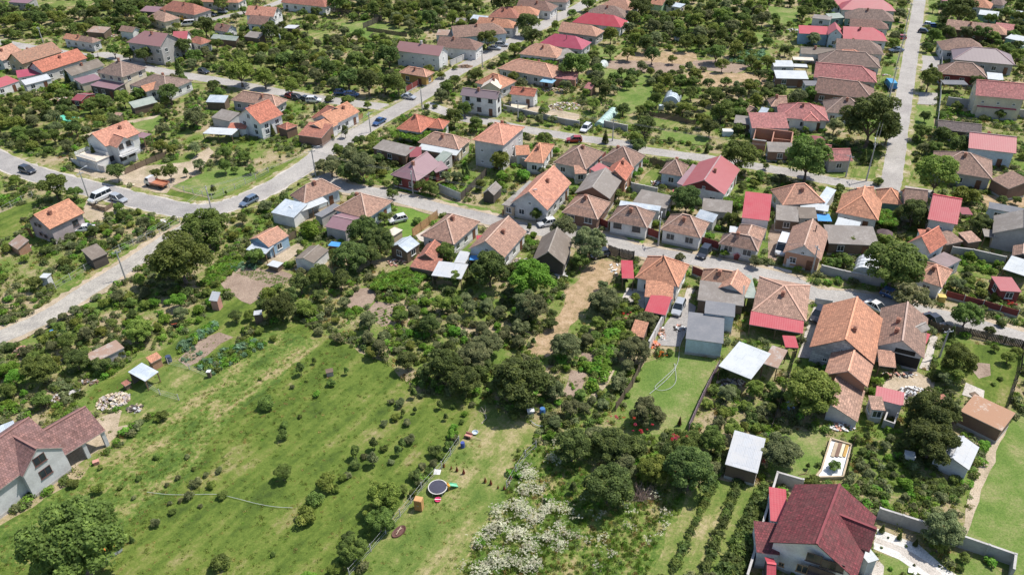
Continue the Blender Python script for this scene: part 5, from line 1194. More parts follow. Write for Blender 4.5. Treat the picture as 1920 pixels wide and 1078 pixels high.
# trucks
def truck(tile, rx, ry, fx, fy, cabp, bedm, label, box=None):
    a, b = T(tile, rx, ry), T(tile, fx, fy); c = (a+b)/2; d = b-a; L = 5.6
    t = thing('flatbed_truck', label, 'truck', (c.x, c.y, .12), math.atan2(d.y, d.x)); m = MB()
    loft(m, [(1.25, [(-.95, .5), (.95, .5), (.95, 1.35), (.85, 2.1), (-.85, 2.1), (-.95, 1.35)]), (2.2, [(-.95, .5), (.95, .5), (.95, 1.3), (.82, 2.05), (-.82, 2.05), (-.95, 1.3)]), (2.8, [(-.92, .5), (.92, .5), (.92, 1.15), (.88, 1.2), (-.88, 1.2), (-.92, 1.15)])])
    link('cab', m.mesh('cab', carpaint(cabp, PAINT[cabp])), t); m = MB()
    m.face([(2.26, -.8, 1.95), (2.26, .8, 1.95), (2.76, .82, 1.27), (2.76, -.82, 1.27)][::-1])
    for s in (-1, 1): m.face([(1.4, s*.965, 1.4), (2.25, s*.965, 1.4), (2.15, s*.88, 2.0), (1.4, s*.88, 2.0)][::-s])
    link('windscreen', m.mesh('windscreen', CG), t); m = MB(); m.box(-2.8, -1.05, .75, 1.15, 1.05, .87)
    for s in (-1, 1): m.box(-2.8, s*1.05-.03, .873, 1.15, s*1.05+.03, 1.2)
    m.box(-2.83, -1.0, .874, -2.77, 1.0, 1.2); link('bed', m.mesh('bed', bedm), t); m = MB(); m.box(-2.7, -.4, .5, 1.2, .4, .745); link('chassis', m.mesh('chassis', TYRE), t)
    if box: m = MB(); m.box(-2.5, -.9, .875, 1.0, .9, 2.3); link('cargo_box', m.mesh('cargo_box', box), t)
    tw = MB()
    for k in range(14):
        a0, a1 = 2*math.pi*k/14, 2*math.pi*(k+1)/14; p0 = (.4*math.cos(a0), .4*math.sin(a0)); p1 = (.4*math.cos(a1), .4*math.sin(a1))
        tw.face([(p0[0], -.14, p0[1]), (p0[0], .14, p0[1]), (p1[0], .14, p1[1]), (p1[0], -.14, p1[1])]); tw.face([(0, -.14, 0), (p0[0], -.14, p0[1]), (p1[0], -.14, p1[1])]); tw.face([(0, .14, 0), (p1[0], .14, p1[1]), (p0[0], .14, p0[1])])
    tm = tw.mesh('wheel', TYRE)
    for x in (-1.7, 1.95):
        for s in (-1, 1): link('wheel', tm, t, Matrix.Translation((x, s*.85, .4)))
    R3 = Matrix.Rotation(t.rotation_euler.z, 3, 'Z'); stamp([c+R3 @ Vector((x*3, y*1.1, 0)) for x, y in ((-1, -1), (1, -1), (1, 1), (-1, 1))], 1)
truck('A1', 1250, 335, 1110, 305, 'white', plain('rust_bed', (.4, .14, .07), .8), 'white flatbed truck with rusty orange bed')
truck('D0', 930, 690, 890, 640, 'sky', plain('blue_bed', (.05, .16, .35), .6), 'bright blue box truck parked on the verge', plain('blue_box', (.05, .28, .5), .5))
truck('A0', 1440, 168, 1370, 160, 'yellow', plain('yellow_bed', (.6, .36, .07), .6), 'yellow loader truck behind the white van')
# ---------------------------------------------------------------- props
def solid(name, label, cat, mb, mats, loc, rz=0, group=None):
    o = link(name, mb.mesh(name, mats)); o.location = loc; o.rotation_euler = (0, 0, rz); return tag(o, label, cat, group)
# trampoline
c = T('B3', 1360, 418, .6); t = thing('trampoline', 'round black trampoline on the dry lawn', 'trampoline', (c.x, c.y, 0))
m = MB(); m.lathe([(0, .62), (1.14, .62)], 28); link('jumping_mat', m.mesh('jumping_mat', plain('mat_black', (.045, .045, .07), .7)), t)
m = MB(); m.lathe([(1.145, .63), (1.145, .66), (1.25, .65), (1.25, .6), (1.14, .6)], 28); link('rim', m.mesh('rim', plain('pad_white', (.62, .6, .55), .7, .3)), t)
for k in range(6):
    a = k*math.pi/3; m = MB(); m.tube([(1.2*math.cos(a), 1.2*math.sin(a), 0), (1.2*math.cos(a), 1.2*math.sin(a), .6)], .035); link('leg', m.mesh('leg', METAL), t)
LAND.append(('round black trampoline', c, 1.5)); stamp([c+Vector((1.6*math.cos(a), 1.6*math.sin(a), 0)) for a in range(6)], 1)
# cabinet
a, b = T('B3', 1185, 598), T('B3', 1238, 612); c = (a+b)/2; c = T('B3', 1222, 585)
t = thing('wardrobe', 'tan wooden cabinet standing on the lawn', 'cabinet', c, -.25)
m = MB(); m.box(-.5, -.3, .06, .5, .5, 1.85); link('body', m.mesh('body', plain('tan_wood', (.52, .29, .12), .6, .15)), t)
for s in (-1, 1):
    m = MB(); m.box(min(s*.02, s*.48), -.335, .12, max(s*.02, s*.48), -.303, 1.8); d = link('door', m.mesh('door', plain('tan_door', (.42, .21, .08), .6, .15)), t)
    m = MB(); m.box(s*.07-.02, -.37, .9, s*.07+.02, -.338, 1.1); link('handle', m.mesh('handle', METAL), d)
LAND.append(('tan wooden cabinet', c, .7))
def barrel(tile, x, y, col, label, r=.3, h=.9):
    m = MB(); m.lathe([(0, 0), (r*.93, 0), (r, .1), (r*1.04, h*.33), (r, h*.35), (r*1.04, h*.66), (r, h*.7), (r*.93, h), (0, h)], 14)
    c = T(tile, x, y); solid('barrel', label, 'barrel', m, plain('barrel_'+label.split()[0], col, .5, .15), c)
barrel('B3', 1548, 120, (.05, .08, .3), 'dark blue barrel with pale lid beside wire fence')
barrel('A2', 1268, 550, (.05, .07, .13), 'blackish water barrel beside the rabbit hutch', .45, 1.1)
barrel('C2', 228, 935, (.05, .16, .4), 'blue barrel under the big tree by dry lawn', .4, .9)
barrel('A2', 398, 350, (.05, .2, .45), 'small blue barrel among the left shrubs')
# toys
c = T('B3', 1455, 430); t = thing('toy_slide', 'green and orange toy slide beside the trampoline', 'slide', c, .4)
m = MB()
for s in (-1, 1): m.box(-.35, s*.3-.03, 0, -.25, s*.3+.03, 1.0)
m.box(-.35, -.27, .75, -.05, .27, .8); link('ladder', m.mesh('ladder', plain('toy_orange', (.7, .3, .03), .5)), t)
m = MB(); m.face([(-.05, -.25, .78), (1.0, -.25, .08), (1.0, .25, .08), (-.05, .25, .78)]); m.bar((-.05, -.27, .85), (1.0, -.27, .15), .05, .12); m.bar((-.05, .27, .85), (1.0, .27, .15), .05, .12); link('chute', m.mesh('chute', plain('toy_green', (.2, .6, .35), .5)), t)
m = MB(); m.lathe([(0, 0), (.3, .0), (.42, .22), (.38, .22), (.28, .05), (0, .05)], 12); m.bar((-.4, 0, .2), (.4, 0, .2), .1, .05, 1)
solid('toy_tub', 'bright pink plastic tub below the trampoline', 'toy', m, [plain('pink', (.75, .06, .2), .5), WL['white']], T('B3', 1362, 518))
m = MB(); m.face([(-.5, -.3, .05), (.4, -.35, .04), (.55, .3, .25), (-.3, .4, .3)]); m.face([(-.5, -.3, .04), (-.3, .4, .29), (.55, .3, .24), (.4, -.35, .03)])
solid('plastic_sheet', 'crumpled white sheet by the wire fence', 'sheet', m, WL['white'], T('B3', 1355, 312))
m = MB(); m.lathe([(0, .0), (.3, .0), (.45, .3), (.4, .3), (.28, .05), (0, .05)], 12); solid('basin', 'white and blue basin at the lawn edge', 'basin', m, [WL['bluewhite']], T('B3', 1640, 18))
c = T('B3', 1590, 45); t = thing('push_cart', 'small pink cart with a long handle on grass', 'cart', c, -.4); m = MB(); m.box(-.5, -.35, .25, .5, .35, .3)
for s in (-1, 1): m.box(-.5, s*.35-.03, .301, .5, s*.35+.03, .6)
link('tray', m.mesh('tray', WL['salmon']), t); m = MB(); m.bar((.5, 0, .4), (2.0, 0, .12), .05, .05); link('handle', m.mesh('handle', WL['tan']), t)
for s in (-1, 1):
    m = MB(); m.tube([(0, s*.4-.03, .2), (0, s*.4+.03, .2)], .2, 10); link('wheel', m.mesh('wheel', TYRE), t)
# brown plastic pond
m = MB(); m.lathe([(0, .03), (.8, .04), (1.05, .2), (1.1, .2), (1.12, .05), (1.15, 0)], 20)
o = solid('garden_pond', 'brown oval basin on the dry lawn', 'pond', m, plain('pond_brown', (.13, .06, .05), .5, .3), T('B3', 1070, 755), .9); o.scale = (.95, .55, 1)
m = MB(); m.bar((-.6, -.1, .08), (.6, .25, .12), .08, .06); m.bar((-.2, .2, .1), (.5, .0, .12), .06, .05); solid('driftwood', 'pale stick lying in the brown basin', 'stick', m, WL['tan'], T('B3', 1072, 750, .1), .9)
# hoses
def curve(name, label, tile, pts, rad, mat, z=.2, cat='hose'):
    P = smooth([T(tile, x, y, z) for x, y in pts], 6); m = MB(); m.tube(P, rad, 5); tag(link(name, m.mesh(name, mat)), label, cat)
HOSE = plain('hose_grey', (.42, .44, .42), .5, .1)
curve('garden_hose', 'long pale hose lying across the green meadow', 'A3', [(1100, 455), (1250, 472), (1400, 475), (1620, 472), (1760, 500), (1916, 540), (2060, 565), (2190, 572)], .03, HOSE)
curve('garden_hose', 'looped pale hose on the fenced lawn', 'C2', [(1330, 170), (1320, 280), (1260, 420), (1245, 540), (1215, 600), (1130, 680), (1070, 740), (1110, 765), (1180, 750), (1225, 700), (1225, 620), (1215, 565), (1225, 600), (1150, 690), (1030, 790)], .035, HOSE)
curve('white_rope', 'white rope curved beside the wire fence', 'C2', [(140, 990), (165, 1015), (200, 1030), (235, 1030)], .07, HOSE, .3, 'rope')
# branches
def branches(label, tile, x, y, s, rz, mat, name='fallen_branch'):
    r = random.Random(int(x+y)); m = MB()
    def rec(p, d, l, rad, k):
        q = p+d*l; q.z = max(q.z, .05); m.tube([p, q], [rad, rad*.6], 5)
        if k: [rec(q, (d+Vector((r.uniform(-.7, .7), r.uniform(-.7, .7), r.uniform(-.1, .25)))).normalized(), l*.75, rad*.6, k-1) for _ in range(2)]
    rec(Vector((0, 0, .08)), Vector((1, 0, .05)), s, .07, 3); solid(name, label, 'branch', m, mat, T(tile, x, y), rz)
branches('bare pale branches lying on the lawn edge', 'B2', 1690, 1015, 1.2, 1.0, plain('pale_wood', (.5, .42, .34), .9))
branches('pile of bare twigs on the mown back lawn', 'D3', 230, 330, .7, .2, TIMBER)
# dead brush
r = random.Random(4); m = MB()
for k in range(130):
    a = r.uniform(0, 6.28); e = r.uniform(.25, 1.3); l = r.uniform(1.0, 2.6); p = Vector((r.uniform(-.8, .8), r.uniform(-.6, .6), 0)); d = Vector((math.cos(a)*math.cos(e), math.sin(a)*math.cos(e), math.sin(e)))
    m.tube([p, p+d*l*.6, p+d*l+Vector((0, 0, -.15))], [.03, .02, .008], 3)
solid('dead_shrub', 'bare grey brown dead shrub among the big bushes', 'dead shrub', m, plain('twig', (.3, .22, .19), .9, .3), T('C3', 960, 500))
# rubble and stacked scrap piles
def pile(name, label, tile, x, y, rx, ry, mats, n=60, hh=.7, cat='pile', seed=1, rz=0):
    r = random.Random(seed+int(x)); m = MB()
    for k in range(n):
        a = r.uniform(0, 6.28); q = math.sqrt(r.random()); px, py = rx*q*math.cos(a), ry*q*math.sin(a); z = hh*(1-q)*r.uniform(.3, 1)
        l, w_, h = r.uniform(.15, .8), r.uniform(.1, .4), r.uniform(.04, .25); d = Vector((math.cos(r.uniform(0, 6.28)), math.sin(r.uniform(0, 6.28)), r.uniform(-.3, .3))).normalized()
        m.bar(Vector((px, py, z+.08))-d*l/2, Vector((px, py, z+.1))+d*l/2, w_, h, r.randrange(len(mats)))
    c = T(tile, x, y); solid(name, label, cat, m, mats, c, rz); stamp([c+Vector((rx*math.cos(a), ry*math.sin(a), 0)) for a in range(6)], 1)
PC = [WL['tan'], WL['pinkgrey'], WL['cream'], WL['grey'], TIMBER]; PR = [WL['salmon'], WL['greylight'], WL['wood'], WL['white'], WL['brick']]
for a in [
 ('rubble_pile', 'cream rubble pile beside the poultry run', 'A2', 850, 850, 2.3, 1.9, PC, 170, .7), ('scrap_pile', 'small ash heap on the worn grass', 'A2', 1010, 905, 1.3, .8, [WL['dark'], WL['greylight'], WL['tan']], 40, .3),
 ('timber_pile', 'dark timber stack on the grass strip', 'A2', 660, 710, 1.8, .5, [TIMBER, WL['grey'], WL['wood']], 30, .5), ('scrap_pile', 'dark junk heap among the left shrubs', 'A2', 155, 480, 1.2, 1.6, [WL['dark'], WL['wood'], WL['salmon']], 40, .9),
 ('brushwood_pile', 'grey brushwood heap above the plum roof', 'A2', 430, 830, 1.2, .9, [TIMBER, WL['grey']], 40, .6), ('scrap_pile', 'building scraps strewn before the old hip barn', 'C1', 260, 905, 2.5, 1.2, PC, 60, .5),
 ('timber_pile', 'plank pile beside the dark wooden barn', 'C1', 370, 985, .9, 1.8, [WL['greylight'], WL['tan'], TIMBER], 40, .5), ('scrap_pile', 'white junk beside the steep gabled yard', 'C1', 340, 165, 2, 1.2, PC, 50, .7),
 ('scrap_pile', 'old car parts and planks in the small yard', 'C1', 1110, 300, 2.4, 1.3, [WL['white'], WL['greylight'], WL['wood'], WL['salmon']], 60, .8), ('board_stack', 'pale boards lying on the straw ground', 'C1', 775, 935, 1.2, 2.2, [WL['cream'], WL['white']], 16, .2),
 ('scrap_pile', 'heap of scrap metal beside the red metal roof', 'D2', 1090, 800, 2.2, 1.8, [WL['white'], WL['greylight'], WL['dark'], METAL], 90, .8), ('scrap_pile', 'blue and white scrap near the paved slab', 'D2', 1290, 860, 1.8, 1.2, [WL['white'], WL['bluewhite'], WL['dark'], WL['blue']], 60, .7),
 ('scrap_pile', 'loose bricks behind the tile lean-to', 'D2', 560, 1040, 1.8, .8, PR, 50, .5), ('scrap_pile', 'bricks and boards along the concrete yard', 'C2', 1110, 330, .6, 2.4, PR, 60, .5),
 ('scrap_pile', 'tools and mixer heap on concrete yard', 'C2', 1255, 305, 1, .8, [WL['white'], WL['dark'], WL['salmon'], METAL], 40, .6), ('scrap_pile', 'orange bricks at the corner of the lawn', 'C2', 1075, 430, .8, .9, [WL['brick'], WL['salmon'], plain('hivis', (.7, .15, .05))], 30, .5),
 ('scrap_pile', 'junk under the white canopy edge', 'C2', 1640, 715, 2.2, 1.0, PC+[WL['dark']], 70, .6), ('scrap_pile', 'white sheets and junk in the upper street yard', 'C0', 390, 800, 4.2, 3.2, PC+[WL['salmon'], WL['white']], 130, 1.2),
 ('scrap_pile', 'pale junk behind the bright orange level house', 'C0', 300, 680, 3.4, 1.6, PC+[WL['salmon']], 60, .7), ('scrap_pile', 'scattered junk beside the white gabled cottage', 'B1', 1200, 830, 1, 1.2, PC, 30, .4),
 ('scrap_pile', 'wood scraps beside the rust red barn', 'B1', 1060, 890, 2.2, 1.1, [TIMBER, WL['tan'], WL['salmon'], WL['white']], 50, .5), ('scrap_pile', 'white stone heap below the fibre hut', 'B1', 325, 945, .9, .7, PC, 30, .3),
 ('scrap_pile', 'orange tiles strewn beside long cottage', 'A0', 830, 275, 3.4, 1.8, [WL['salmon'], WL['brick'], WL['white'], WL['tan']], 90, .8), ('rubble_pile', 'pink rubble beside the dark red garden house', 'A0', 450, 750, 3.2, 2.4, [WL['salmon'], WL['cream'], WL['tan'], WL['white']], 90, .6),
 ('scrap_pile', 'scrap heap beyond the crimson roofs', 'D0', 185, 235, 3, 1.6, [WL['greylight'], WL['dark'], WL['salmon'], WL['white']], 70, .9), ('scrap_pile', 'grey debris in the far gardens', 'C0', 1840, 490, 4, 1.4, [WL['greylight'], WL['tan'], WL['wood']], 60, .6),
 ('timber_pile', 'stacked timber below grey board roofs', 'C1', 60, 890, 1.6, 1.6, PC+[WL['wood']], 60, .6), ('scrap_pile', 'roadside rubbish beside the blue truck', 'D0', 885, 570, 1.4, .8, [WL['red'] if 'red' in WL else WL['salmon'], WL['white'], WL['dark']], 20, .3),
 ('stone_pile', 'flat stones beside the left road junction', 'A1', 1215, 580, 1.2, .7, [WL['cream'], WL['greylight']], 20, .3), ('scrap_pile', 'brick debris beside the ruined hut', 'A1', 180, 775, 1.4, 1, PR, 40, .6),
 ('scrap_pile', 'firewood and parts on the grass by orange level house', 'B0', 1530, 560, .1, .1, PC, 1, .1), ('dirt_pile', 'brown earth heap by the diagonal street', 'B0', 1560, 505, 2.6, 1.6, [plain('earth', (.3, .2, .13), .95, .3)], 160, .8),
 ('scrap_pile', 'building debris in front of the barn house', 'D2', 980, 655, 2.6, .7, [WL['white'], WL['tan'], WL['salmon'], WL['dark']], 50, .4), ('scrap_pile', 'pile of cloths under the leafy pale tree', 'D2', 170, 880, 1.2, .9, [WL['white'], WL['blue'], WL['salmon']], 24, .4)]:
    if a[4] > .5: pile(*a)
# unfinished brick house
c = G(1445, 262); A, B = T('C0', 1805, 1055, 2.4), T('D1', 165, 10, 2.4)
cc, rz, L, w, _ = rect_from(A, B, 7); t = thing('unfinished_house', 'roofless unfinished red brick house with open rooms', 'house', cc, rz)
LAND.append(('roofless unfinished red brick house', cc, 5))
def wallbox(x0, y0, x1, y1, h=2.6, nme='wall', mat='redblock'):
    m = MB(); m.box(x0, y0, 0, x1, y1, h); link(nme, m.mesh(nme, WL[mat]), t)
X, Y = L/2, w/2; k = .14
wallbox(-X, -Y-k, -1.2, -Y+k); wallbox(0, -Y-k, X, -Y+k, 2.4); wallbox(-X, Y-k, X, Y+k, 2.9); wallbox(-X-k, -Y-k, -X-.005, Y+k); wallbox(X+.005, -Y-k, X+k*2, Y+k, 2.8); wallbox(-.1, -Y+k+.01, .15, Y-k-.01, 2.5); wallbox(.16, -.2, X-.01, 0, 2.2)
m = MB(); m.box(-X-.16, -Y-.16, 2.61, -1.2, -Y+.16, 2.8); link('ring_beam', m.mesh('ring_beam', CONC), t)
stamp([Matrix.Translation(cc) @ Matrix.Rotation(rz, 4, 'Z') @ Vector((x, y, 0)) for x, y in ((-X, -Y), (X, -Y), (X, Y), (-X, Y))], 1)
# extra parts on hero houses
# brick pen
cc, rz, L, w, _ = rect_from(T('D2', 865, 985, 1.4), T('D2', 950, 1015, 1.4), 2.6); t = thing('brick_pen', 'open brick pen below the pale red metal roof', 'pen', cc, rz)
for x0, y0, x1, y1 in ((-L/2, -w/2, L/2, -w/2+.2), (-L/2, -w/2+.205, -L/2+.2, w/2), (L/2-.2, -w/2+.205, L/2, w/2)): wallbox(x0, y0, x1, y1, 1.4, 'wall', 'grey')
# greenhouses (tunnels)
def tunnel(tile, A, B, w, h, mat, label):
    a, b = T(tile, *A), T(tile, *B); d = b-a; L = d.length; c = (a+b)/2; t = thing('tunnel_greenhouse', label, 'greenhouse', c, math.atan2(d.y, d.x)); m = MB(); n = 10; k = max(3, int(L/1.1))
    P = [(-w/2*math.cos(math.pi*i/n), h*math.sin(math.pi*i/n)) for i in range(n+1)]
    for i in range(n): m.face([(-L/2, P[i+1][0], P[i+1][1]), (-L/2, P[i][0], P[i][1]), (L/2, P[i][0], P[i][1]), (L/2, P[i+1][0], P[i+1][1])])
    for s in (-1, 1): m.face([(s*L/2, p[0], p[1]) for p in P])
    link('cover', m.mesh('cover', mat), t)
    for j in range(k+1):
        x = -L/2+L*j/k; m = MB(); m.tube([(x, p[0]*1.015, p[1]*1.015) for p in P], .035, 5); link('hoop', m.mesh('hoop', METAL), t)
    stamp([c+Matrix.Rotation(t.rotation_euler.z, 3, 'Z') @ Vector((x*L/2, y*w/2, 0)) for x, y in ((-1, -1), (1, -1), (1, 1), (-1, 1))], 1); LAND.append((label, c, 3))
tunnel('D1', (715, 1000), (745, 900), 4.2, 2.1, plain('film_white', (.6, .62, .64), .35, .15), 'grey tunnel greenhouse left of the walnut tree')
tunnel('C0', (1185, 800), (1205, 740), 4.5, 2.8, plain('film_blue', (.5, .57, .62), .35, .15), 'small arched greenhouse in far gardens')
tunnel('C0', (650, 950), (760, 840), 2.6, 1.3, plain('film_green', (.42, .58, .52), .4, .25), 'long low plastic tunnel beside the white car')
tunnel('C0', (640, 520), (690, 490), 3, 1.6, plain('film_pale', (.5, .56, .52), .4, .25), 'little pale plastic tunnel behind dark tree')
# round tank
m = MB(); m.lathe([(0, .85), (2.1, .86), (2.2, .9), (2.25, .9), (2.25, 0)], 20); solid('round_tank', 'low round pale tank in the street yard', 'tank', m, WL['cream'], T('C0', 55, 812)); 
# parasols
def parasol(tile, x, y, r, col, label):
    c = T(tile, x, y, 2.3); t = thing('patio_parasol', label, 'parasol', (c.x, c.y, 0)); m = MB(); n = 8; 
    for k in range(n):
        a, b = 2*math.pi*k/n, 2*math.pi*(k+1)/n; m.face([(r*math.cos(a), r*math.sin(a), 2.05), (r*math.cos(b), r*math.sin(b), 2.05), (0, 0, 2.75)])
    link('canopy', m.mesh('canopy', plain('canvas_'+label.split()[0], col, .8, .1)), t); m = MB(); m.tube([(0, 0, 0), (0, 0, 2.7)], .035); link('pole', m.mesh('pole', METAL), t)
parasol('D1', 878, 655, 1.5, (.1, .065, .065), 'dark brown patio parasol below bright orange roofs')
parasol('D0', 362, 1035, 2.2, (.24, .07, .08), 'wine red garden parasol behind brick house')
# playhouse
c = T('C1', 1678, 860); t = thing('playhouse', 'pink toy playhouse in front of grey cottage', 'playhouse', c, -.2); m = MB(); m.box(-.5, -.4, 0, .5, .4, 1.0); m.face([(-.5, -.4, 1.001), (.5, -.4, 1.001), (0, -.4, 1.4)]); link('wall', m.mesh('wall', WL['maroon']), t)
m = MB(); m.bar((-.66, 0, .95), (0, 0, 1.5), 1.0, .06); m.bar((.66, 0, .95), (0, 0, 1.5), 1.0, .06); link('roof', m.mesh('roof', plain('toy_pink', (.75, .35, .4), .5)), t)
# swimming pool shell
t = thing('pool_pit', 'white lined pool pit with boards behind villa', 'pool', T('D3', 525, 200)); o0 = T('D3', 525, 200)
P = [T('D3', *q, .3)-o0 for q in ((470, 60), (625, 108), (560, 345), (355, 350), (400, 290))]; m = MB()
m.face([(p.x, p.y, .22) for p in P][::-1]); link('floor', m.mesh('floor', plain('liner', (.7, .72, .72), .5, .08)), t); m = MB()
for i in range(5): m.bar((P[i].x, P[i].y, .3), (P[(i+1) % 5].x, P[(i+1) % 5].y, .3), .22, .5)
link('rim', m.mesh('rim', WL['tan']), t); stamp([p+o0 for p in P], 1)
for k, (x, cm) in enumerate(((500, 'tan'), (530, 'brown'), (560, 'cream'), (585, 'ochre'))):
    a, b = T('D3', x+15, 85, .35), T('D3', x-18, 190, .35); m = MB(); m.bar(a-o0, b-o0, .45, .05); oo = solid('loose_board', ['tan', 'brown', 'cream', 'ochre'][k]+' board lying across the white pool pit', 'board', m, WL[cm], o0)
# benches / boxes / small structures
def boxthing(name, label, cat, tile, x, y, sx, sy, sz, mat, rz=0, lidm=None):
    c = T(tile, x, y); t = thing(name, label, cat, c, rz); m = MB(); m.box(-sx/2, -sy/2, 0, sx/2, sy/2, sz); link('body', m.mesh('body', mat), t)
    m = MB(); m.box(-sx/2-.06, -sy/2-.06, sz+.003, sx/2+.06, sy/2+.06, sz+.08); link('lid', m.mesh('lid', lidm or mat), t); stamp([c+Vector((sx*.6*math.cos(a), sy*.6*math.sin(a), 0)) for a in range(6)], 1)
boxthing('beehive', 'lone grey box among young meadow trees', 'box', 'B2', 555, 650, 1.0, .9, .8, WL['pinkgrey'], .3, WL['wood'])
boxthing('grill_table', 'white small table at the dry lawn corner', 'table', 'C2', 140, 945, .9, .7, .8, METAL, .1, WL['white'])
boxthing('doghouse', 'white kennel in the shade of dark tree', 'kennel', 'D3', 1045, 225, 1.1, 1.0, 1.3, WL['white'], -.3, WL['greylight'])
boxthing('gas_box', 'white gate box at the brick house', 'box', 'D1', 150, 915, 1.0, .6, 1.6, WL['greylight'], -.1, WL['white'])
boxthing('waste_bin', 'yellow bin beside the roadside wall', 'bin', 'D2', 1290, 100, 1.1, .9, 1.1, plain('bin_yellow', (.6, .45, .12), .6), -.2)
boxthing('toilet_hut', 'dark timber privy at orchard corner', 'outhouse', 'B2', 30, 255, 1.2, 1.2, 1.9, WL['wood'], .2, METAL)
boxthing('well_cover', 'white bucket stand on the left garden post', 'well', 'A2', 1573, 665, .5, .5, 1.1, WL['wood'], 0, WL['white'])
boxthing('concrete_trough', 'white rectangular trough on the grass', 'trough', 'A2', 560, 785, 1.5, .8, .3, WL['white'], .8, WL['grey'])
boxthing('crate', 'white hive box in the far right orchard', 'box', 'C0', 1233, 315, 1.6, 1.4, 1.4, WL['white'], .1)
boxthing('crate', 'white box near the arched greenhouse', 'box', 'C0', 1115, 825, 1.2, 1.0, 1.3, WL['bluewhite'], .1)
boxthing('water_tank', 'pale tank on the grass by hay strip', 'tank', 'C0', 1610, 1015, 2.4, 1.6, 1.3, WL['bluewhite'], -.1, WL['white'])
boxthing('sandbox', 'small pallet on the villa lawn', 'pallet', 'D3', 1080, 1055, .8, .6, .12, WL['white'], -.5)
boxthing('field_post_box', 'red mark box beside the grass field', 'box', 'A3', 725, 245, .7, .5, .5, WL['salmon'], .5)
for k, (tl, x, y, lb) in enumerate([('D2', 1540, 800, 'small drain box on the round concrete slab'), ('A1', 960, 305, 'first pale slab lying by the left road'), ('A1', 990, 312, 'second pale slab lying by the left road')]):
    boxthing('slab', lb, 'slab', tl, x, y, .9, .7, .12, WL['cream' if k else 'wood'], .3)
# clothes pole figure in the far garden
c = T('B0', 182, 310); t = thing('scarecrow', 'white and navy scarecrow in the far garden', 'scarecrow', c); m = MB(); m.tube([(0, 0, 0), (0, 0, 2.4)], .05); m.bar((-.6, 0, 1.8), (.6, 0, 1.8), .05, .05); link('pole', m.mesh('pole', TIMBER), t)
m = MB(); loft(m, [(-.0, [(-.3, .6), (.3, .6), (.35, 1.4), (-.35, 1.4)]), (.25, [(-.3, .6), (.3, .6), (.35, 1.4), (-.35, 1.4)])]); link('coat', m.mesh('coat', WL['white']), t)
m = MB(); loft(m, [(-.02, [(-.4, 1.41), (.4, 1.41), (.3, 1.95), (-.3, 1.95)]), (.26, [(-.4, 1.41), (.4, 1.41), (.3, 1.95), (-.3, 1.95)])]); link('scarf', m.mesh('scarf', WL['blue']), t)
m = MB(); m.lathe([(0, 1.96), (.18, 2.05), (.2, 2.2), (.1, 2.38), (0, 2.42)], 8); link('head', m.mesh('head', WL['white']), t)
# garden figure posts: solar panels on roof
def onroof(parent_lbl, px, sx, sy, mat, name, tilt): pass
# green tarp
P = [T('A0', *q, .5) for q in ((415, 880), (470, 862), (590, 880), (590, 898), (530, 912), (470, 900))]; c = P[0].copy(); c.z = 0; m = MB(); m.face([p-c for p in P]); ctr = sum(P, Vector())/6-c
for i in range(6): m.face([P[i]-c+Vector((0, 0, -.5)), P[(i+1) % 6]-c+Vector((0, 0, -.5)), P[(i+1) % 6]-c, P[i]-c])
solid('green_tarpaulin', 'green tarpaulin spread in the left orchard', 'tarpaulin', m, R['greentarp'], c)
stamp(P, 1)
# dog-like dark dead thuja on fenced lawn handled with shrubs
# car wreck-like tractor: orange machine near walnut
c = T('A3', 825, 945); t = thing('hay_rake', 'orange and grey farm rake under the walnut tree', 'farm machine', c, .8); m = MB(); m.bar((-1.3, 0, .5), (1.3, 0, .5), .1, .1); m.bar((0, 0, .5), (0, 1.4, .4), .1, .1); m.bar((-1.2, .3, .45), (1.2, .9, .45), .08, .08)
link('frame', m.mesh('frame', plain('machine_orange', (.7, .18, .03), .5)), t)
for k in range(5):
    m = MB(); x = -1.1+.55*k; m.tube([(x, -.25, .42), (x, -.2, .42)], .4, 10); link('rake_wheel', m.mesh('rake_wheel', METAL), t)
c = T('A2', 1335, 285); t = thing('plough', 'rusty red plough under the small fruit tree', 'farm machine', c, .3); m = MB(); m.bar((-1, 0, .6), (1, 0, .5), .12, .12)
for x in (-.6, 0, .6): m.bar((x, 0, .55), (x-.3, .2, .05), .25, .05)
link('frame', m.mesh('frame', plain('rust_red', (.45, .09, .04), .7)), t)
for s in (-1, 1): m = MB(); m.tube([(s*.5, -.5, .35), (s*.5, -.42, .35)], .35, 10); link('wheel', m.mesh('wheel', TYRE), t)
# ---------------------------------------------------------------- plants
def leaf_cloud(seed, n, lobes, size, flat=.0, inner=.25):
    """lobes: (x,y,z,rx,rz). returns vertices, faces arrays of small bent leaf sprays"""
    r = np.random.default_rng(seed); L = np.array(lobes); wgt = L[:, 3]**2; wgt /= wgt.sum()
    k = r.choice(len(L), n, p=wgt); d = r.normal(size=(n, 3)); d /= np.linalg.norm(d, axis=1, keepdims=True)
    d[:, 2] = np.where(d[:, 2] < -.35, -d[:, 2], d[:, 2])
    rad = 1-inner*r.random(n)**1.5 + .34*(r.random(n)-.42)*r.random(n)
    c = L[k, :3]+d*rad[:, None]*np.stack([L[k, 3], L[k, 3], L[k, 4]], 1)
    nn = d*.6+r.normal(size=(n, 3))*.5+np.array([.12, .05, .5]); nn /= np.linalg.norm(nn, axis=1, keepdims=True)
    a = np.cross(nn, r.normal(size=(n, 3))); a /= np.linalg.norm(a, axis=1, keepdims=True); b = np.cross(nn, a)
    s = size*(.6+.8*r.random((n, 1)))
    v = np.stack([c-a*s, c-b*s*.62+nn*s*.18, c+a*s, c+b*s*.62+nn*s*.18], 1).reshape(-1, 3)
    return v
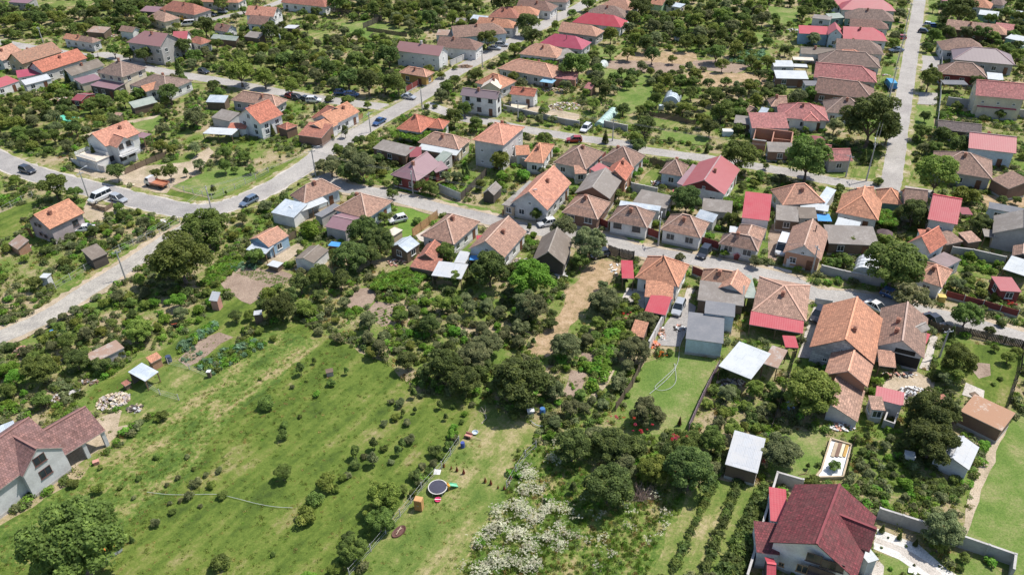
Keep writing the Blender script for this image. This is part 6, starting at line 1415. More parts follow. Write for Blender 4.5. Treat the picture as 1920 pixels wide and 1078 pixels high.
def leaf_mesh(name, v, mat):
    n = len(v)//4; me = bpy.data.meshes.new(name); me.vertices.add(n*4); me.vertices.foreach_set('co', v.astype('f').ravel())
    me.loops.add(n*4); me.loops.foreach_set('vertex_index', np.arange(n*4, dtype='i')); me.polygons.add(n)
    me.polygons.foreach_set('loop_start', np.arange(0, n*4, 4, dtype='i')); me.polygons.foreach_set('loop_total', np.full(n, 4, 'i'))
    me.materials.append(mat); me.update(); me.validate(); return me
def lobes_round(seed, k=11, cz=1.15, vr=.85, lr=(.2, .42), spread=.72):
    r = random.Random(seed); out = [(0, 0, cz, .58, .6*vr)]
    for i in range(k):
        a = r.uniform(0, 6.28); e = r.uniform(-.45, 1.2); q = spread*r.uniform(.75, 1.1); s = r.uniform(*lr)
        out.append((q*math.cos(a)*math.cos(e), q*math.sin(a)*math.cos(e), cz+q*vr*math.sin(e), s, s*.85))
    return out
def trunk_mesh(seed, h, cz, n=5, tr=.075):
    r = random.Random(seed); m = MB(); m.tube([(0, 0, 0), (r.uniform(-.03, .03), r.uniform(-.03, .03), h*.5), (0, 0, h)], [tr*1.3, tr, tr*.8], 7)
    for i in range(n):
        a = 6.28*i/n+r.uniform(-.4, .4); q = r.uniform(.35, .6); m.tube([(0, 0, h*.92), (q*.5*math.cos(a), q*.5*math.sin(a), (h+cz)/2), (q*math.cos(a), q*math.sin(a), cz+r.uniform(0, .35))], [tr*.6, tr*.4, tr*.12], 5)
    return m.mesh('trunk', BARK)
CROWN = {}; TRUNK = {}; CZ = {}
for i in range(7):
    CROWN['t', i] = leaf_mesh('crown', leaf_cloud(i, 4200, lobes_round(i, 17+i % 4), .064), LF['d']); TRUNK['t', i] = trunk_mesh(i, .5, 1.1)
for i in range(4):      # big walnut crowns, finer leaves
    CROWN['h', i] = leaf_mesh('crown', leaf_cloud(20+i, 13000, lobes_round(20+i, 46, 1.05, .8, (.12, .3), .8), .04), LF['d']); TRUNK['h', i] = trunk_mesh(20+i, .45, 1.0, 7, .06)
for i in range(5):      # shrubs down to the ground
    CROWN['s', i] = leaf_mesh('foliage', leaf_cloud(30+i, 1900, lobes_round(30+i, 12, .6, .72, (.22, .42), .6), .085), LF['d']); TRUNK['s', i] = trunk_mesh(30+i, .2, .55, 4, .04)
for i in range(4):      # young upright trees on a bare stem
    CROWN['u', i] = leaf_mesh('crown', leaf_cloud(40+i, 900, [(0, 0, 1.7, .6, 1.0), (.35, .1, 1.3, .5, .6), (-.3, .25, 1.5, .5, .8), (0, -.35, 1.9, .45, .75), (.1, .1, 2.4, .4, .6)], .14), LF['d']); TRUNK['u', i] = trunk_mesh(40+i, .7, 1.7, 4, .07)
for i in range(2):      # cone
    CROWN['c', i] = leaf_mesh('crown', leaf_cloud(50+i, 1900, [(0, 0, .6+j*.42, .95*(1-j/9.5), .5) for j in range(9)], .12, inner=.5), LF['k']); TRUNK['c', i] = trunk_mesh(50+i, .6, 1.0, 3, .1)
CROWN['b', 0] = leaf_mesh('crown', leaf_cloud(60, 900, lobes_round(60, 6, 1.4, .8), .17, inner=.6), LF['L']); TRUNK['b', 0] = trunk_mesh(60, .8, 1.3)
CZV = {'t': 1.15, 'h': 1.05, 's': .6, 'u': 1.7, 'c': 2.2, 'b': 1.4}; NV = {'t': 7, 'h': 4, 's': 5, 'u': 4, 'c': 2, 'b': 1}
TREES = '''A0 940,75,85d 1330,500,62wc 1270,330,70d 1380,360,75d 1450,420,70m 1530,190,90d 1790,530,120l 920,740,75l 1040,700,60m 1265,700,90d 1290,600,60w 1640,700,60d 1460,720,25s 1600,640,50d 850,380,60m 1080,420,70d 960,400,60m 500,570,50k 400,660,55ds 560,640,50ds 60,240,40m 1060,140,60l 1160,150,50d 1240,850,50d 1220,980,60g 1460,880,90g 660,790,70d 100,920,80d 300,150,60d 230,130,50d 700,100,60d 610,50,50m 1620,330,50m 1470,40,60d 1660,30,70m 720,730,25d 1360,600,50 1240,760,50m 560,960,70d 420,960,60g 250,1000,60d 1480,260,50 1180,820,60ms 1700,880,40ds
B0 990,420,100d 750,450,90m 690,600,90d 840,620,100d 960,620,90m 1060,630,90m 1730,290,85m 1640,555,65m 1435,655,65m 260,650,70l 60,590,80l 1390,570,45ls 1490,510,30ls 110,240,80d 1480,880,85m 1560,820,60m 1630,780,60g 1690,790,45g 550,740,50ds 680,760,70ms 835,790,35l 665,980,42lu 560,1030,45ls 250,810,45ls 120,970,42k 440,800,20k 450,90,50d 610,40,80m 990,110,55d 350,100,40d 420,150,50l 720,130,40d 380,210,40d 1280,800,35ds 1340,800,30ms 1770,490,40gs 1850,30,110d 1300,140,70d 1150,190,50d 540,520,80d 440,560,70g 600,320,60g 330,440,80d 200,450,70d 140,400,60g 60,380,60l 1200,260,60d 1270,60,60d 1080,60,60m 880,60,60m 1360,30,60d 1500,60,60d
C0 120,180,95d 150,270,90d 20,365,60l 320,190,40d 280,240,35d 450,110,45m 570,30,60m 960,60,100d 470,480,125m 610,420,60m 740,270,65d 1050,420,70d 1200,445,40l 400,640,50g 700,690,60d 610,780,60d 830,810,60d 960,830,50d 1530,390,85m 1740,140,60d 1080,745,60d 1570,830,95m 990,950,95d 930,1040,70l 1480,960,75d 1700,960,50m 200,890,45g 300,900,42g 520,930,30gs 650,950,25ls 1230,690,60d 820,540,42d 900,550,50d 940,560,40d 1180,40,50d 1060,200,70g 1250,250,60d 1400,260,60d 1300,330,60d 1000,330,70d 1340,700,60d 1440,780,50l 1600,620,50m 1700,700,60d 1860,560,60d 1830,760,60l 790,60,35l 1400,120,60d 1500,60,60d 1600,90,60m 860,640,40m 700,1020,30k
D0 450,50,75d 340,290,62gm 130,380,45d 990,110,50d 1000,40,40m 960,260,35l 940,320,50l 910,420,35ds 850,740,50d 780,900,185dh 900,990,100d 230,720,75g 330,700,60m 480,690,72g 500,940,72w 1450,100,115d 1350,100,60d 1240,60,40dn 1240,270,62d 1350,250,70d 1480,250,60gd 1600,260,70d 1690,280,50d 1210,600,88m 1220,500,22lu 1220,365,32ms 1300,860,45ms 1180,870,50d 1160,980,80m 1300,1030,80d 1400,1040,50l 280,970,30l 20,560,45d 1870,420,60l 1720,130,40d 1870,200,55d 680,65,35d 460,310,25ls 1380,580,35l 1560,600,60d 1900,520,40l 1740,860,45m 1850,870,40ms 60,700,60d 100,660,50ds
A1 110,280,50d 400,310,118m 560,370,60m 700,70,62k 870,210,80d 1165,220,50d 1270,215,66m 1390,210,30mu 1490,160,55g 1680,170,60m 1820,90,60m 1680,70,65d 1595,335,32lu 1690,365,16lu 1535,620,172mh 1340,850,205mh 1810,560,50d 920,530,50d 1070,590,60g 1760,195,35m 1870,190,42m 970,560,35m 1460,30,60g 1290,40,50d 1200,20,60d 860,740,30gu 520,700,60gs 600,780,50ds 340,800,60ds 480,880,70ds 700,650,55d 780,630,50ls 900,650,50gs 1050,650,50gs 410,720,50ds 240,20,60ds 60,780,60ls 370,970,50g 180,860,50ls 1600,960,35ms 1750,690,60ls 1860,640,40ls
B1 410,640,105Ls 800,650,115dh 920,730,110dh 700,830,130dh 850,830,100d 470,980,95dh 630,1010,95d 560,160,95d 670,210,80d 700,70,80d 790,180,105gh 620,60,60d 500,160,70g 865,305,30ms 975,300,36m 1020,375,55m 1060,285,50m 1300,330,60m 1230,320,60m 1340,350,50d 960,555,56d 1420,820,82m 1490,770,40m 1480,1000,80m 1750,940,135dh 70,470,70gs 100,600,42ls 1830,130,90l 1310,235,50d 1420,250,52g 1500,240,50g 330,1040,95d 950,220,50ls 1580,200,25k 1550,220,25k 1490,240,25k 20,620,20ls 1200,580,50ms 1180,960,50Ls 1260,950,50Ls 1060,1010,60Ls 950,1000,50Ls 1840,240,60Ls 870,120,40ds 960,110,36ds 1040,150,40ds 320,300,18ls 180,100,15mu
C1 220,200,36g 185,530,60m 385,610,105gw 622,615,16k 580,760,122gh 510,880,80d 650,740,60g 1310,420,115dh 1260,250,46m 940,20,70d 1700,80,135mh 800,380,52m 1640,570,70d 1260,850,52gb 1590,820,42L 1830,880,56g 1080,600,50Ls 140,990,160Lh 920,230,45Ls 960,200,40Ls 1000,140,40Ls 890,280,40ms 1850,240,50d 1480,690,50Ls 1540,630,40Ls 1150,520,50Ls 1190,480,40Ls 160,680,40Ls 140,740,50Ls 80,240,70Ls 330,60,45Ls 650,70,30Ls 50,530,25ls 1460,30,22rc 1640,430,60gs 1740,430,60gs 1720,330,50ds 1820,300,50ls 80,260,50ms 830,1030,40g 680,1060,50g 1900,170,30d 1880,130,25ds 130,620,30gu
D1 300,120,155mh 722,90,32k 775,105,28k 825,285,52ds 1270,240,150lh 1480,400,112ls 1110,110,26m 1130,190,26ds 1090,520,112dh 1285,620,46m 1610,590,82dh 960,880,205mh 1100,800,60l 790,790,60l 580,870,66m 640,750,60d 490,900,62d 1870,260,60m 1430,20,85d 1250,20,60d 1860,420,40d 100,260,46g 1160,30,50g 480,150,18lu 575,155,18lu 1440,760,50Ls 1270,690,45Ls 1330,740,45Ls 880,550,60gs 440,570,45ls 1600,900,45Ls 1500,940,50ms 1370,930,35m 1420,1050,60g 1750,430,50d 1880,600,30ms 90,90,16lu 1560,640,50d
A2 290,610,118dh 570,540,92dh 1035,320,100lh 310,830,82d 1350,190,66g 765,570,75d 640,550,50d 500,400,80d 640,350,62g 60,770,72m 1400,40,72ds 1300,30,60ms 560,170,52g 900,490,40d 80,440,60ds 200,470,70ds 320,390,60ls 420,290,60ms 560,260,60ls 770,120,60ls 830,260,60ms 700,230,50ds 960,60,60ls 990,200,60ds 1080,130,60ls 1160,110,60Ls 1210,340,25m 1265,320,15ms 1155,400,15ms 960,540,25Ls 180,790,45Ls 40,860,45Ls 500,490,60d 400,560,60l 760,330,60ls 880,60,60d 300,330,50gs 1540,40,50ds 1760,210,60d 1870,200,50l 1210,960,60ms 1180,980,40ls
B2 180,140,115dh 370,150,82l 660,110,56g 840,250,84g 1080,210,66m 540,170,40g 330,600,48gu 435,540,26mu 675,615,30mu 565,710,46ms 455,790,42Ls 75,860,85ms 330,960,26ms 210,1030,45ms 840,370,62g 930,450,72g 870,480,60d 1130,550,92d 1400,600,135dh 1560,700,125dh 1640,500,125gh 1750,400,100gh 1240,720,42du 1180,780,40du 1080,860,55ds 1190,910,26du 1375,870,34gu 1040,970,50ds 1130,1010,45gs 1330,720,40du 1860,640,95dh 1450,770,50g 1540,1000,30ms 1480,1040,40Ls 1740,770,36Ls 1390,120,80l 1300,290,92d 1480,230,60g 1500,100,60m 1240,280,60m 1600,150,70g 1720,130,60g 1820,180,60g 1700,300,70g 1850,350,70g 1440,430,60d 1530,560,70g 1700,610,90d 40,120,50d 1180,30,50Ls 1250,640,70d 240,60,80d 470,50,60d 700,40,40ds 1460,20,60ds 1590,640,60d 470,320,55ws 620,380,60ws 720,350,45ls 600,240,50ls 20,320,50ls 130,380,40ls 30,680,20Ls
C2 70,690,205dh 60,790,90d 200,640,80l 120,140,110gh 20,560,70d 310,760,90g 400,430,115gh 560,400,62g 700,90,118gh 640,150,80g 640,270,62d 1010,240,82gh 920,450,110dh 870,580,66g 800,720,92gs 820,650,50gs 920,80,50l 160,160,110gh 60,300,82g 290,260,60d 60,400,60g 1570,650,60ms 1500,760,60ds 1610,790,80g 1000,920,110gh 1100,960,70g 1660,770,72ds 440,890,82g 540,900,60g 330,1000,62d 820,330,55Ls 740,400,50Ls 680,470,45Ls 680,600,50Ls 600,700,45Ls 610,760,35Ls 640,430,60ls 560,590,50Ls 410,600,45Ls 340,860,40Ls 860,800,36Ls 940,680,30Ls 1120,480,40ds 1180,480,40ds 1680,210,40ds 1700,130,50Ls 1750,880,60ls 1580,940,66ds 1470,870,60ls 1650,1010,60ds 820,170,50ms 760,130,40ms 300,200,50d 160,400,30gu 1250,1000,10nu 1880,990,50ds
D2 310,760,195lh 1070,80,128wh 1490,210,105mh 1660,320,54ds 1740,370,26ds 1830,395,20ds 1430,560,125mh 1380,640,100l 1390,410,42m 1340,680,70d 1800,520,62d 1740,680,28ms 1690,720,25ms 1700,450,35m 1230,960,175dh 1100,1000,90d 1380,960,72g 60,800,62d 20,740,50m 1480,20,40g 1590,30,60ls 1700,70,50ls 1840,50,40ds 1780,160,45ds 800,700,60Ls 780,780,50Ls 880,660,40ms 1300,640,50ds 1750,270,50ds 1860,480,50d 350,1020,45Ls 760,1020,40m 1250,680,50ds 1380,330,35k 1860,160,40gs 30,900,50d
A3 560,850,330mh 1640,990,85ms 1160,690,45ds 1660,480,48ms 1640,290,34ws 1290,600,34ms 980,800,18k 1580,400,40ls 1470,380,50ws 1410,490,45gs 540,390,50ms 740,430,60ls 1270,540,22gs 750,270,25ms 1170,190,30ds 1040,350,30ms 1400,190,25ws
B3 200,310,66m 740,150,45du 740,250,46ds 870,200,50gu 880,90,40gu 1060,140,36gu 1150,60,50gs 1340,150,58ds 1200,340,60ds 1250,260,36gs 520,400,90ls 430,520,80ms 370,630,90ls 960,500,120lh 920,670,105mh 1100,440,40m 720,900,102mh 690,800,50d 580,1040,60ls 130,920,26ms 1470,30,50Ls 650,350,40ls 200,30,50ms 1680,830,45Ls 1660,860,35ds 900,400,30l
C3 450,110,140dh 740,90,150dh 620,40,90g 720,400,185dh 850,250,90g 1060,290,115lh 1330,290,185dh 930,110,90d 1200,180,90d 1250,100,110dh 1500,90,95mh 1400,60,80d 460,420,40Lu 270,500,42Ls 60,330,36Ls 300,40,50Ls 185,40,28Ls 870,330,60g
B3 1490,60,40gs 1440,110,45ds 1385,190,40ms 1330,240,38gs 1290,300,42ds 1225,390,40gs 1180,470,42ms 1010,700,40ds 930,600,60m 850,620,50l 800,860,50ds 640,960,50ms 690,330,36gs 600,430,40ls 810,190,34gs 960,130,34ds 1010,230,30gs 1090,90,34du
B2 1010,850,36gs 960,1010,40gs 1100,930,30du 1240,800,34gs 1290,770,34gs 1480,880,34ms 1420,960,28gu 1560,940,34Ls 1620,870,34gs 270,740,26gs 380,690,20ls
A3 1540,330,26gs 1450,280,22ms 1330,350,26gs 1350,520,24ws 1500,560,22gs 1000,500,22gs 900,420,26ms 1250,400,22gs
D3 100,140,140gh 500,260,56m 1230,80,170dh 1080,60,90d 860,725,24kn 990,780,22kn 1110,830,22kn 1300,740,145gh 1280,850,80d 1470,950,52m 740,40,40gu 800,100,35lu 880,110,46g 710,150,46ds 690,260,50gs 760,330,60gs 910,400,50Ls 870,540,45Ls 850,340,40ds 800,240,45ds 930,260,50ds 780,440,40ds 1620,100,55Ls 1560,200,35Ls 960,640,45Ls 1080,690,50Ls 870,610,40Ls 1270,600,60ws 1380,620,50gs 1440,1030,40ms 300,260,25gu 850,870,14ks 1035,860,15ks 1095,1000,14ks 1285,1010,14ks 900,795,12Ps 920,1030,24Ls 1300,440,40ds 1140,330,40gs 1380,370,50ds 1150,470,40ws 940,330,40gs 660,420,35Ls'''
TL = []
RUST = 'B3 1408,260,12 1462,275,9 1505,292,13 1555,312,14 1716,375,14 1758,392,14 1812,420,9 1858,430,12 1887,395,9 1906,355,12'
def add_tree(x, y, r, tone, shp, hero=False): TL.append([x, y, r, tone, shp, hero])
for ln in TREES.splitlines():
    tk = ln.split(); tl = tk[0]
    for q in tk[1:]:
        mm = re.match(r'([\d.]+),([\d.]+),([\d.]+)([a-zA-Z]*)$', q); x, y, r = float(mm[1]), float(mm[2]), float(mm[3])
        fl = mm[4] or 'm'; tone = fl[0]; shp = 't'
        if 'n' == tone: tone = 'r'
        for c in fl[1:]:
            if c in 'suhc': shp = c
            elif c == 'b': shp = 's'
        if tone == 'k': shp = 'c' if shp == 't' else shp
        X = src(tl, x, y); p = G(*X, 0); rm = r/3.9917/mpx(p)*(1.04 if tl in ('A3', 'B3', 'C3') or shp == 'h' else .88)
        if shp == 'u': rm *= .95
        if shp == 'c': rm *= (.62 if r > 35 else 1.05)
        for _ in range(2): p = G(*X, CZV[shp]*rm)
        add_tree(p.x, p.y, rm, tone, shp, True)
        if tone == 'r' and shp == 's': pass
occ = {}
def occ_add(x, y, r): occ.setdefault((int(x//6), int(y//6)), []).append((x, y, r))
def occ_ok(x, y, r, k=.8):
    i, j = int(x//6), int(y//6)
    for a in (-1, 0, 1):
        for b in (-1, 0, 1):
            for q in occ.get((i+a, j+b), ()):
                if math.hypot(q[0]-x, q[1]-y) < (q[2]+r)*k: return False
    return True
for t in TL: occ_add(t[0], t[1], t[2])
# orchards and wild hedges: zones in photograph pixels (polygon, tries, radius range, tones)
ZN = [([(300, 95), (480, 65), (700, 60), (750, 110), (730, 165), (600, 185), (430, 155), (330, 125)], 640, (1.1, 2.6), 'dgml'),
      ([(-30, 25), (250, 30), (290, 72), (120, 72), (-30, 75)], 420, (1.3, 3.4), 'ddml'), ([(180, 0), (300, 0), (340, 30), (250, 45), (180, 20)], 120, (1.5, 3), 'dm'),
      ([(-40, 185), (140, 178), (220, 205), (190, 240), (140, 290), (-40, 290)], 600, (1.2, 2.8), 'dmgl'), ([(560, 0), (900, 0), (900, 60), (740, 60), (600, 20)], 500, (1.5, 3.2), 'dmgl'),
      ([(1150, 5), (1430, 5), (1440, 110), (1350, 115), (1190, 92)], 460, (1.4, 3.4), 'dmgl'), ([(1090, 110), (1440, 130), (1440, 250), (1300, 240), (1120, 180)], 380, (1.2, 2.8), 'dgml'),
      ([(1430, 0), (1570, 0), (1500, 50), (1440, 80)], 160, (1.2, 3), 'dml'), ([(610, 262), (700, 262), (730, 320), (690, 345), (590, 330)], 160, (1.4, 2.6), 'ddg'),
      ([(740, 580), (860, 560), (1010, 575), (1030, 640), (980, 760), (860, 740), (740, 670), (700, 620)], 260, (.6, 1.6), 'gglL'), ([(1100, 590), (1200, 560), (1230, 640), (1160, 760), (1050, 780), (1070, 690)], 200, (.9, 1.9), 'glm'),
      ([(-20, 620), (80, 610), (200, 560), (330, 520), (460, 540), (400, 580), (260, 650), (180, 690), (60, 730), (-20, 760)], 260, (.8, 1.9), 'lgLm'), ([(120, 400), (210, 390), (330, 400), (300, 450), (200, 480), (90, 470)], 200, (.7, 1.6), 'lgmL'),
      ([(440, 480), (560, 500), (640, 600), (540, 600), (450, 560)], 120, (.9, 2), 'dml'), ([(1330, 750), (1420, 700), (1440, 850), (1340, 900)], 120, (.9, 1.9), 'dgl'), ([(1600, 820), (1800, 830), (1800, 900), (1760, 980), (1640, 960)], 130, (.7, 1.4), 'mgLl'),
      ([(1700, 0), (1920, 0), (1920, 120), (1740, 120)], 260, (1.2, 3), 'ddm'), ([(1740, 480), (1920, 490), (1910, 570), (1740, 560)], 110, (.8, 1.6), 'dLl'), ([(820, 500), (1050, 480), (1060, 560), (900, 580), (800, 540)], 120, (.8, 1.8), 'Lldg'),
      ([(330, 590), (500, 560), (560, 610), (420, 640)], 60, (.6, 1.2), 'lL')]
def inpoly(px, py, P):
    c = False; n = len(P)
    for i in range(n):
        (x0, y0), (x1, y1) = P[i], P[(i+1) % n]
        if (y0 > py) != (y1 > py) and px < (x1-x0)*(py-y0)/(y1-y0)+x0: c = not c
    return c
rr = random.Random(11)
for P, tries, (r0, r1), tones in ZN:
    W3 = [G(*q) for q in P]; x0, x1 = min(p.x for p in W3), max(p.x for p in W3); y0, y1 = min(p.y for p in W3), max(p.y for p in W3)
    for _ in range(tries*2):
        x, y = rr.uniform(x0, x1), rr.uniform(y0, y1); px, py = PX((x, y, 0))
        if not inpoly(px, py, P) or rv(x, y) in (1, 2): continue
        r = rr.uniform(r0, r1)
        if any(rv(x+r*.6*math.cos(a), y+r*.6*math.sin(a)) == 1 for a in (0, 1.57, 3.14, 4.71)) or not occ_ok(x, y, r, .78): continue
        r *= .85; TL.append([x, y, r, rr.choice(tones), 's' if r < 1.35 or rr.random() < .25 else 't', False]); occ_add(x, y, r)
# everywhere else in the gardens, also beyond the picture edges
for _ in range(9000):
    y = rr.uniform(55, 420); x = rr.uniform(-.95, .95)*(y*.62+35)
    if rv(x, y) != 0: continue
    px, py = PX((x, y, 0)); out = not (-30 < px < 1950 and -10 < py < 1090)
    if rr.random() > (.5 if out else .2): continue
    r = rr.uniform(.8, 2.4 if py < 330 else 1.7)
    if any(rv(x+r*math.cos(a), y+r*math.sin(a)) == 1 for a in (0, 1.57, 3.14, 4.71)) or not occ_ok(x, y, r, 1.15): continue
    r *= .85; TL.append([x, y, r, rr.choice('dgmllL'), 's' if r < 1.3 else 't', False]); occ_add(x, y, r)
# ---- individuals against the mass
def inview(t):
    px, py = PX((t[0], t[1], t[2])); return -20 < px < 1940 and -25 < py < 1100
def app(t): return t[2]*mpx((t[0], t[1], 0))*(1.25 if t[5] else 1)
trees = [t for t in TL if t[4] in 'thuc' and inview(t)]; bushes = [t for t in TL if t[4] == 's' and inview(t)]
rest = [t for t in TL if not inview(t)]
trees.sort(key=app, reverse=True); bushes.sort(key=app, reverse=True)
nt_, nb_ = 296, 296
rest += trees[nt_:]+bushes[nb_:]; print('TREES', len(trees), 'BUSHES', len(bushes), 'rest', len(rest), 'smallest', app(trees[min(nt_, len(trees))-1]), app(bushes[min(nb_, len(bushes))-1]))
for t in TL:
    q_ = random.Random(int(t[0]*9+t[1]*5)).random()
    if t[3] == 'd' and t[2] < 2.6 and q_ < .5: t[3] = 'm' if q_ < .28 else ('g' if q_ < .4 else 'l')
TONE = {'d': 'dark green', 'm': 'green', 'l': 'yellowish green', 'L': 'bright green', 'g': 'grey green', 'w': 'pale whitish', 'k': 'blackish green', 'r': 'rusty', 'x': 'bare', 'P': 'red flowering'}
LD = [(l, c, r) for l, c, r in LAND]
def describe(x, y, r, tone, noun):
    size = ('huge ' if r > 5 else 'large ' if r > 3.2 else '' if r > 1.7 else 'small ' if r > .8 else 'tiny ')
    c = sorted(((math.hypot(l[1].x-x, l[1].y-y)-l[2]*.7, l) for l in LD), key=lambda q: q[0])[:14]
    for it in range(4):
        for dd, (lab, p, lr) in c:
            dx, dy = x-p.x, y-p.y; a = math.degrees(math.atan2(dy, dx)); far = dd > 7
            if abs(a) < 28: rel = 'right of'
            elif abs(a) > 152: rel = 'left of'
            elif 62 < a < 118: rel = 'behind'
            elif -118 < a < -62: rel = 'in front of'
            elif a > 90: rel = 'behind left of'
            elif a > 0: rel = 'behind right of'
            elif a > -90: rel = 'in front right of'
            else: rel = 'in front left of'
            rel = {0: rel, 1: ('close ' if not far else 'farther ')+rel, 2: 'next tree '+rel if noun == 'tree' else 'another one '+rel, 3: 'beyond others '+rel}[it] if not (it == 0 and dd > 16) else 'well '+rel
            lb = f'{size}{TONE[tone]} {noun} {rel} the {lab}'
            if len(lb.split()) <= 16 and lb not in LABELS: return lb, None
    return None, None
def plant(t, noun, group):
    x, y, r, tone, shp, hero = t; i = random.Random(int(x*7+y*13)).randrange(NV[shp])
    if shp == 'c' and r < .9: lab_n = 'conifer'
    else: lab_n = 'conifer' if shp == 'c' else noun
    lb, g = describe(x, y, r, tone, lab_n)
    if not lb: lb = f'{TONE[tone]} {lab_n} deep in the crowded gardens among many'; g = 'crowded garden '+noun+'s'
    nm_ = {'t': 'orchard_tree', 'h': 'broadleaf_tree', 'u': 'young_tree', 'c': 'conifer', 's': 'garden_bush'}[shp]
    o = link(nm_, None); o.location = (x, y, 0); q = random.Random(int(x*31+y)); o.rotation_euler = (0, 0, q.uniform(0, 6.28)); k = q.uniform(.88, 1.12) if shp != 'c' else 1.1
    o.scale = (r, r, r*k); tag(o, lb, 'bush' if noun == 'bush' else 'tree', g)
    cr = link('foliage' if shp == 's' else 'crown', CROWN[shp, i], o)
    if LF[tone] != CROWN[shp, i].materials[0]: cr.material_slots[0].link = 'OBJECT'; cr.material_slots[0].material = LF[tone]
    link('stem' if shp == 's' else 'trunk', TRUNK[shp, i], o)
for t in trees[:nt_]: plant(t, 'tree', 'garden trees')
for t in bushes[:nb_]: plant(t, 'bush', 'garden bushes')
# small rust coloured thujas
tk = RUST.split()
for k, q in enumerate(tk[1:]):
    x, y, r = [float(v) for v in q.split(',')]; c = T(tk[0], x, y+8); o = link('dead_thuja', None); o.location = c; s = r/3.9917/mpx(c)*.9; o.scale = (s, s, s*1.1)
    tag(o, ['first', 'second', 'third', 'fourth', 'fifth', 'sixth', 'seventh', 'eighth', 'ninth', 'tenth'][k]+' rust brown dead thuja from the left on the dry lawn', 'shrub')
    cr = link('crown', CROWN['c', k % 2], o); cr.material_slots[0].link = 'OBJECT'; cr.material_slots[0].material = LF['r']; link('trunk', TRUNK['c', 0], o)
c = T('C2', 1252, 1028); o = link('dead_thuja', None); o.location = c; o.scale = (.32, .32, .42); tag(o, 'dark brown little conifer alone on the fenced lawn', 'shrub'); cr = link('crown', CROWN['c', 0], o); cr.material_slots[0].link = 'OBJECT'; cr.material_slots[0].material = leafmat('brown', (.07, .035, .025), (.14, .06, .04)); link('trunk', TRUNK['c', 0], o)
# ---------------------------------------------------------------- uncountable cover: geometry-node scatter
SRC = {}
def srccol(name, objs):
    c = bpy.data.collections.new(name)
    for i, (me, mat) in enumerate(objs):
        o = bpy.data.objects.new(f'{name}_{i:02d}', me); c.objects.link(o)
        if mat is not None: o.material_slots[0].link = 'OBJECT'; o.material_slots[0].material = mat
    return c
def scatter(name, pts, col):
    """pts: rows x,y,z,scale,rot,index"""
    A = np.array(pts, 'f'); me = bpy.data.meshes.new(name); me.vertices.add(len(A)); me.vertices.foreach_set('co', A[:, :3].ravel())
    for nme, j, ty in (('sc', 3, 'FLOAT'), ('ro', 4, 'FLOAT'), ('ix', 5, 'INT')):
        at = me.attributes.new(nme, ty, 'POINT'); at.data.foreach_set('value', A[:, j].astype('i' if ty == 'INT' else 'f'))
    o = link(name, me); o['kind'] = 'stuff'
    ng = bpy.data.node_groups.new(name, 'GeometryNodeTree'); ng.interface.new_socket('Geometry', in_out='INPUT', socket_type='NodeSocketGeometry'); ng.interface.new_socket('Geometry', in_out='OUTPUT', socket_type='NodeSocketGeometry')
    n = ng.nodes.new; l = ng.links.new; gi, go = n('NodeGroupInput'), n('NodeGroupOutput'); ip = n('GeometryNodeInstanceOnPoints'); ci = n('GeometryNodeCollectionInfo')
    ci.inputs['Collection'].default_value = col; ci.inputs['Separate Children'].default_value = True; ci.inputs['Reset Children'].default_value = True
    def attr(nm2, ty):
        a = n('GeometryNodeInputNamedAttribute'); a.data_type = ty; a.inputs['Name'].default_value = nm2; return a.outputs[0]
    cx = n('ShaderNodeCombineXYZ'); l(attr('ro', 'FLOAT'), cx.inputs[2])
    l(gi.outputs[0], ip.inputs['Points']); l(ci.outputs[0], ip.inputs['Instance']); ip.inputs['Pick Instance'].default_value = True
    l(attr('ix', 'INT'), ip.inputs['Instance Index']); l(cx.outputs[0], ip.inputs['Rotation']); l(attr('sc', 'FLOAT'), ip.inputs['Scale']); l(ip.outputs[0], go.inputs[0])
    md = o.modifiers.new('scatter', 'NODES'); md.node_group = ng; return o
TONES = 'dgmlLw'
def joined(shp, i):
    a, b = CROWN[shp, i], TRUNK[shp, i]; bm = bmesh.new(); bm.from_mesh(a); n0 = len(bm.faces); bm.from_mesh(b)
    bm.faces.ensure_lookup_table()
    for f in bm.faces[n0:]: f.material_index = 1
    me = bpy.data.meshes.new('far_plant'); bm.to_mesh(me); bm.free(); me.materials.append(LF['d']); me.materials.append(BARK); return me
low = {}
lst = []; key = {}
for shp, vs in (('t', (0, 1, 2, 3)), ('s', (0, 1)), ('u', (0,)), ('c', (0,)), ('h', (0,))):
    for v in vs:
        me = joined(shp, v)
        for tn in (TONES if shp in 'ts' else 'dm'): key[shp, v, tn] = len(lst); lst.append((me, LF[tn]))
tc_ = srccol('tree_kinds', lst); pts = []
nvv = {'t': 4, 's': 2, 'u': 1, 'c': 1, 'h': 1}
for t in rest:
    x, y, r, tone, shp, _ = t; v = rr.randrange(nvv[shp]); tn = tone if (shp, v, tone) in key else 'd'; pts.append((x, y, 0, r, rr.uniform(0, 6.28), key[shp, v, tn]))
scatter('far_orchards', pts, tc_)
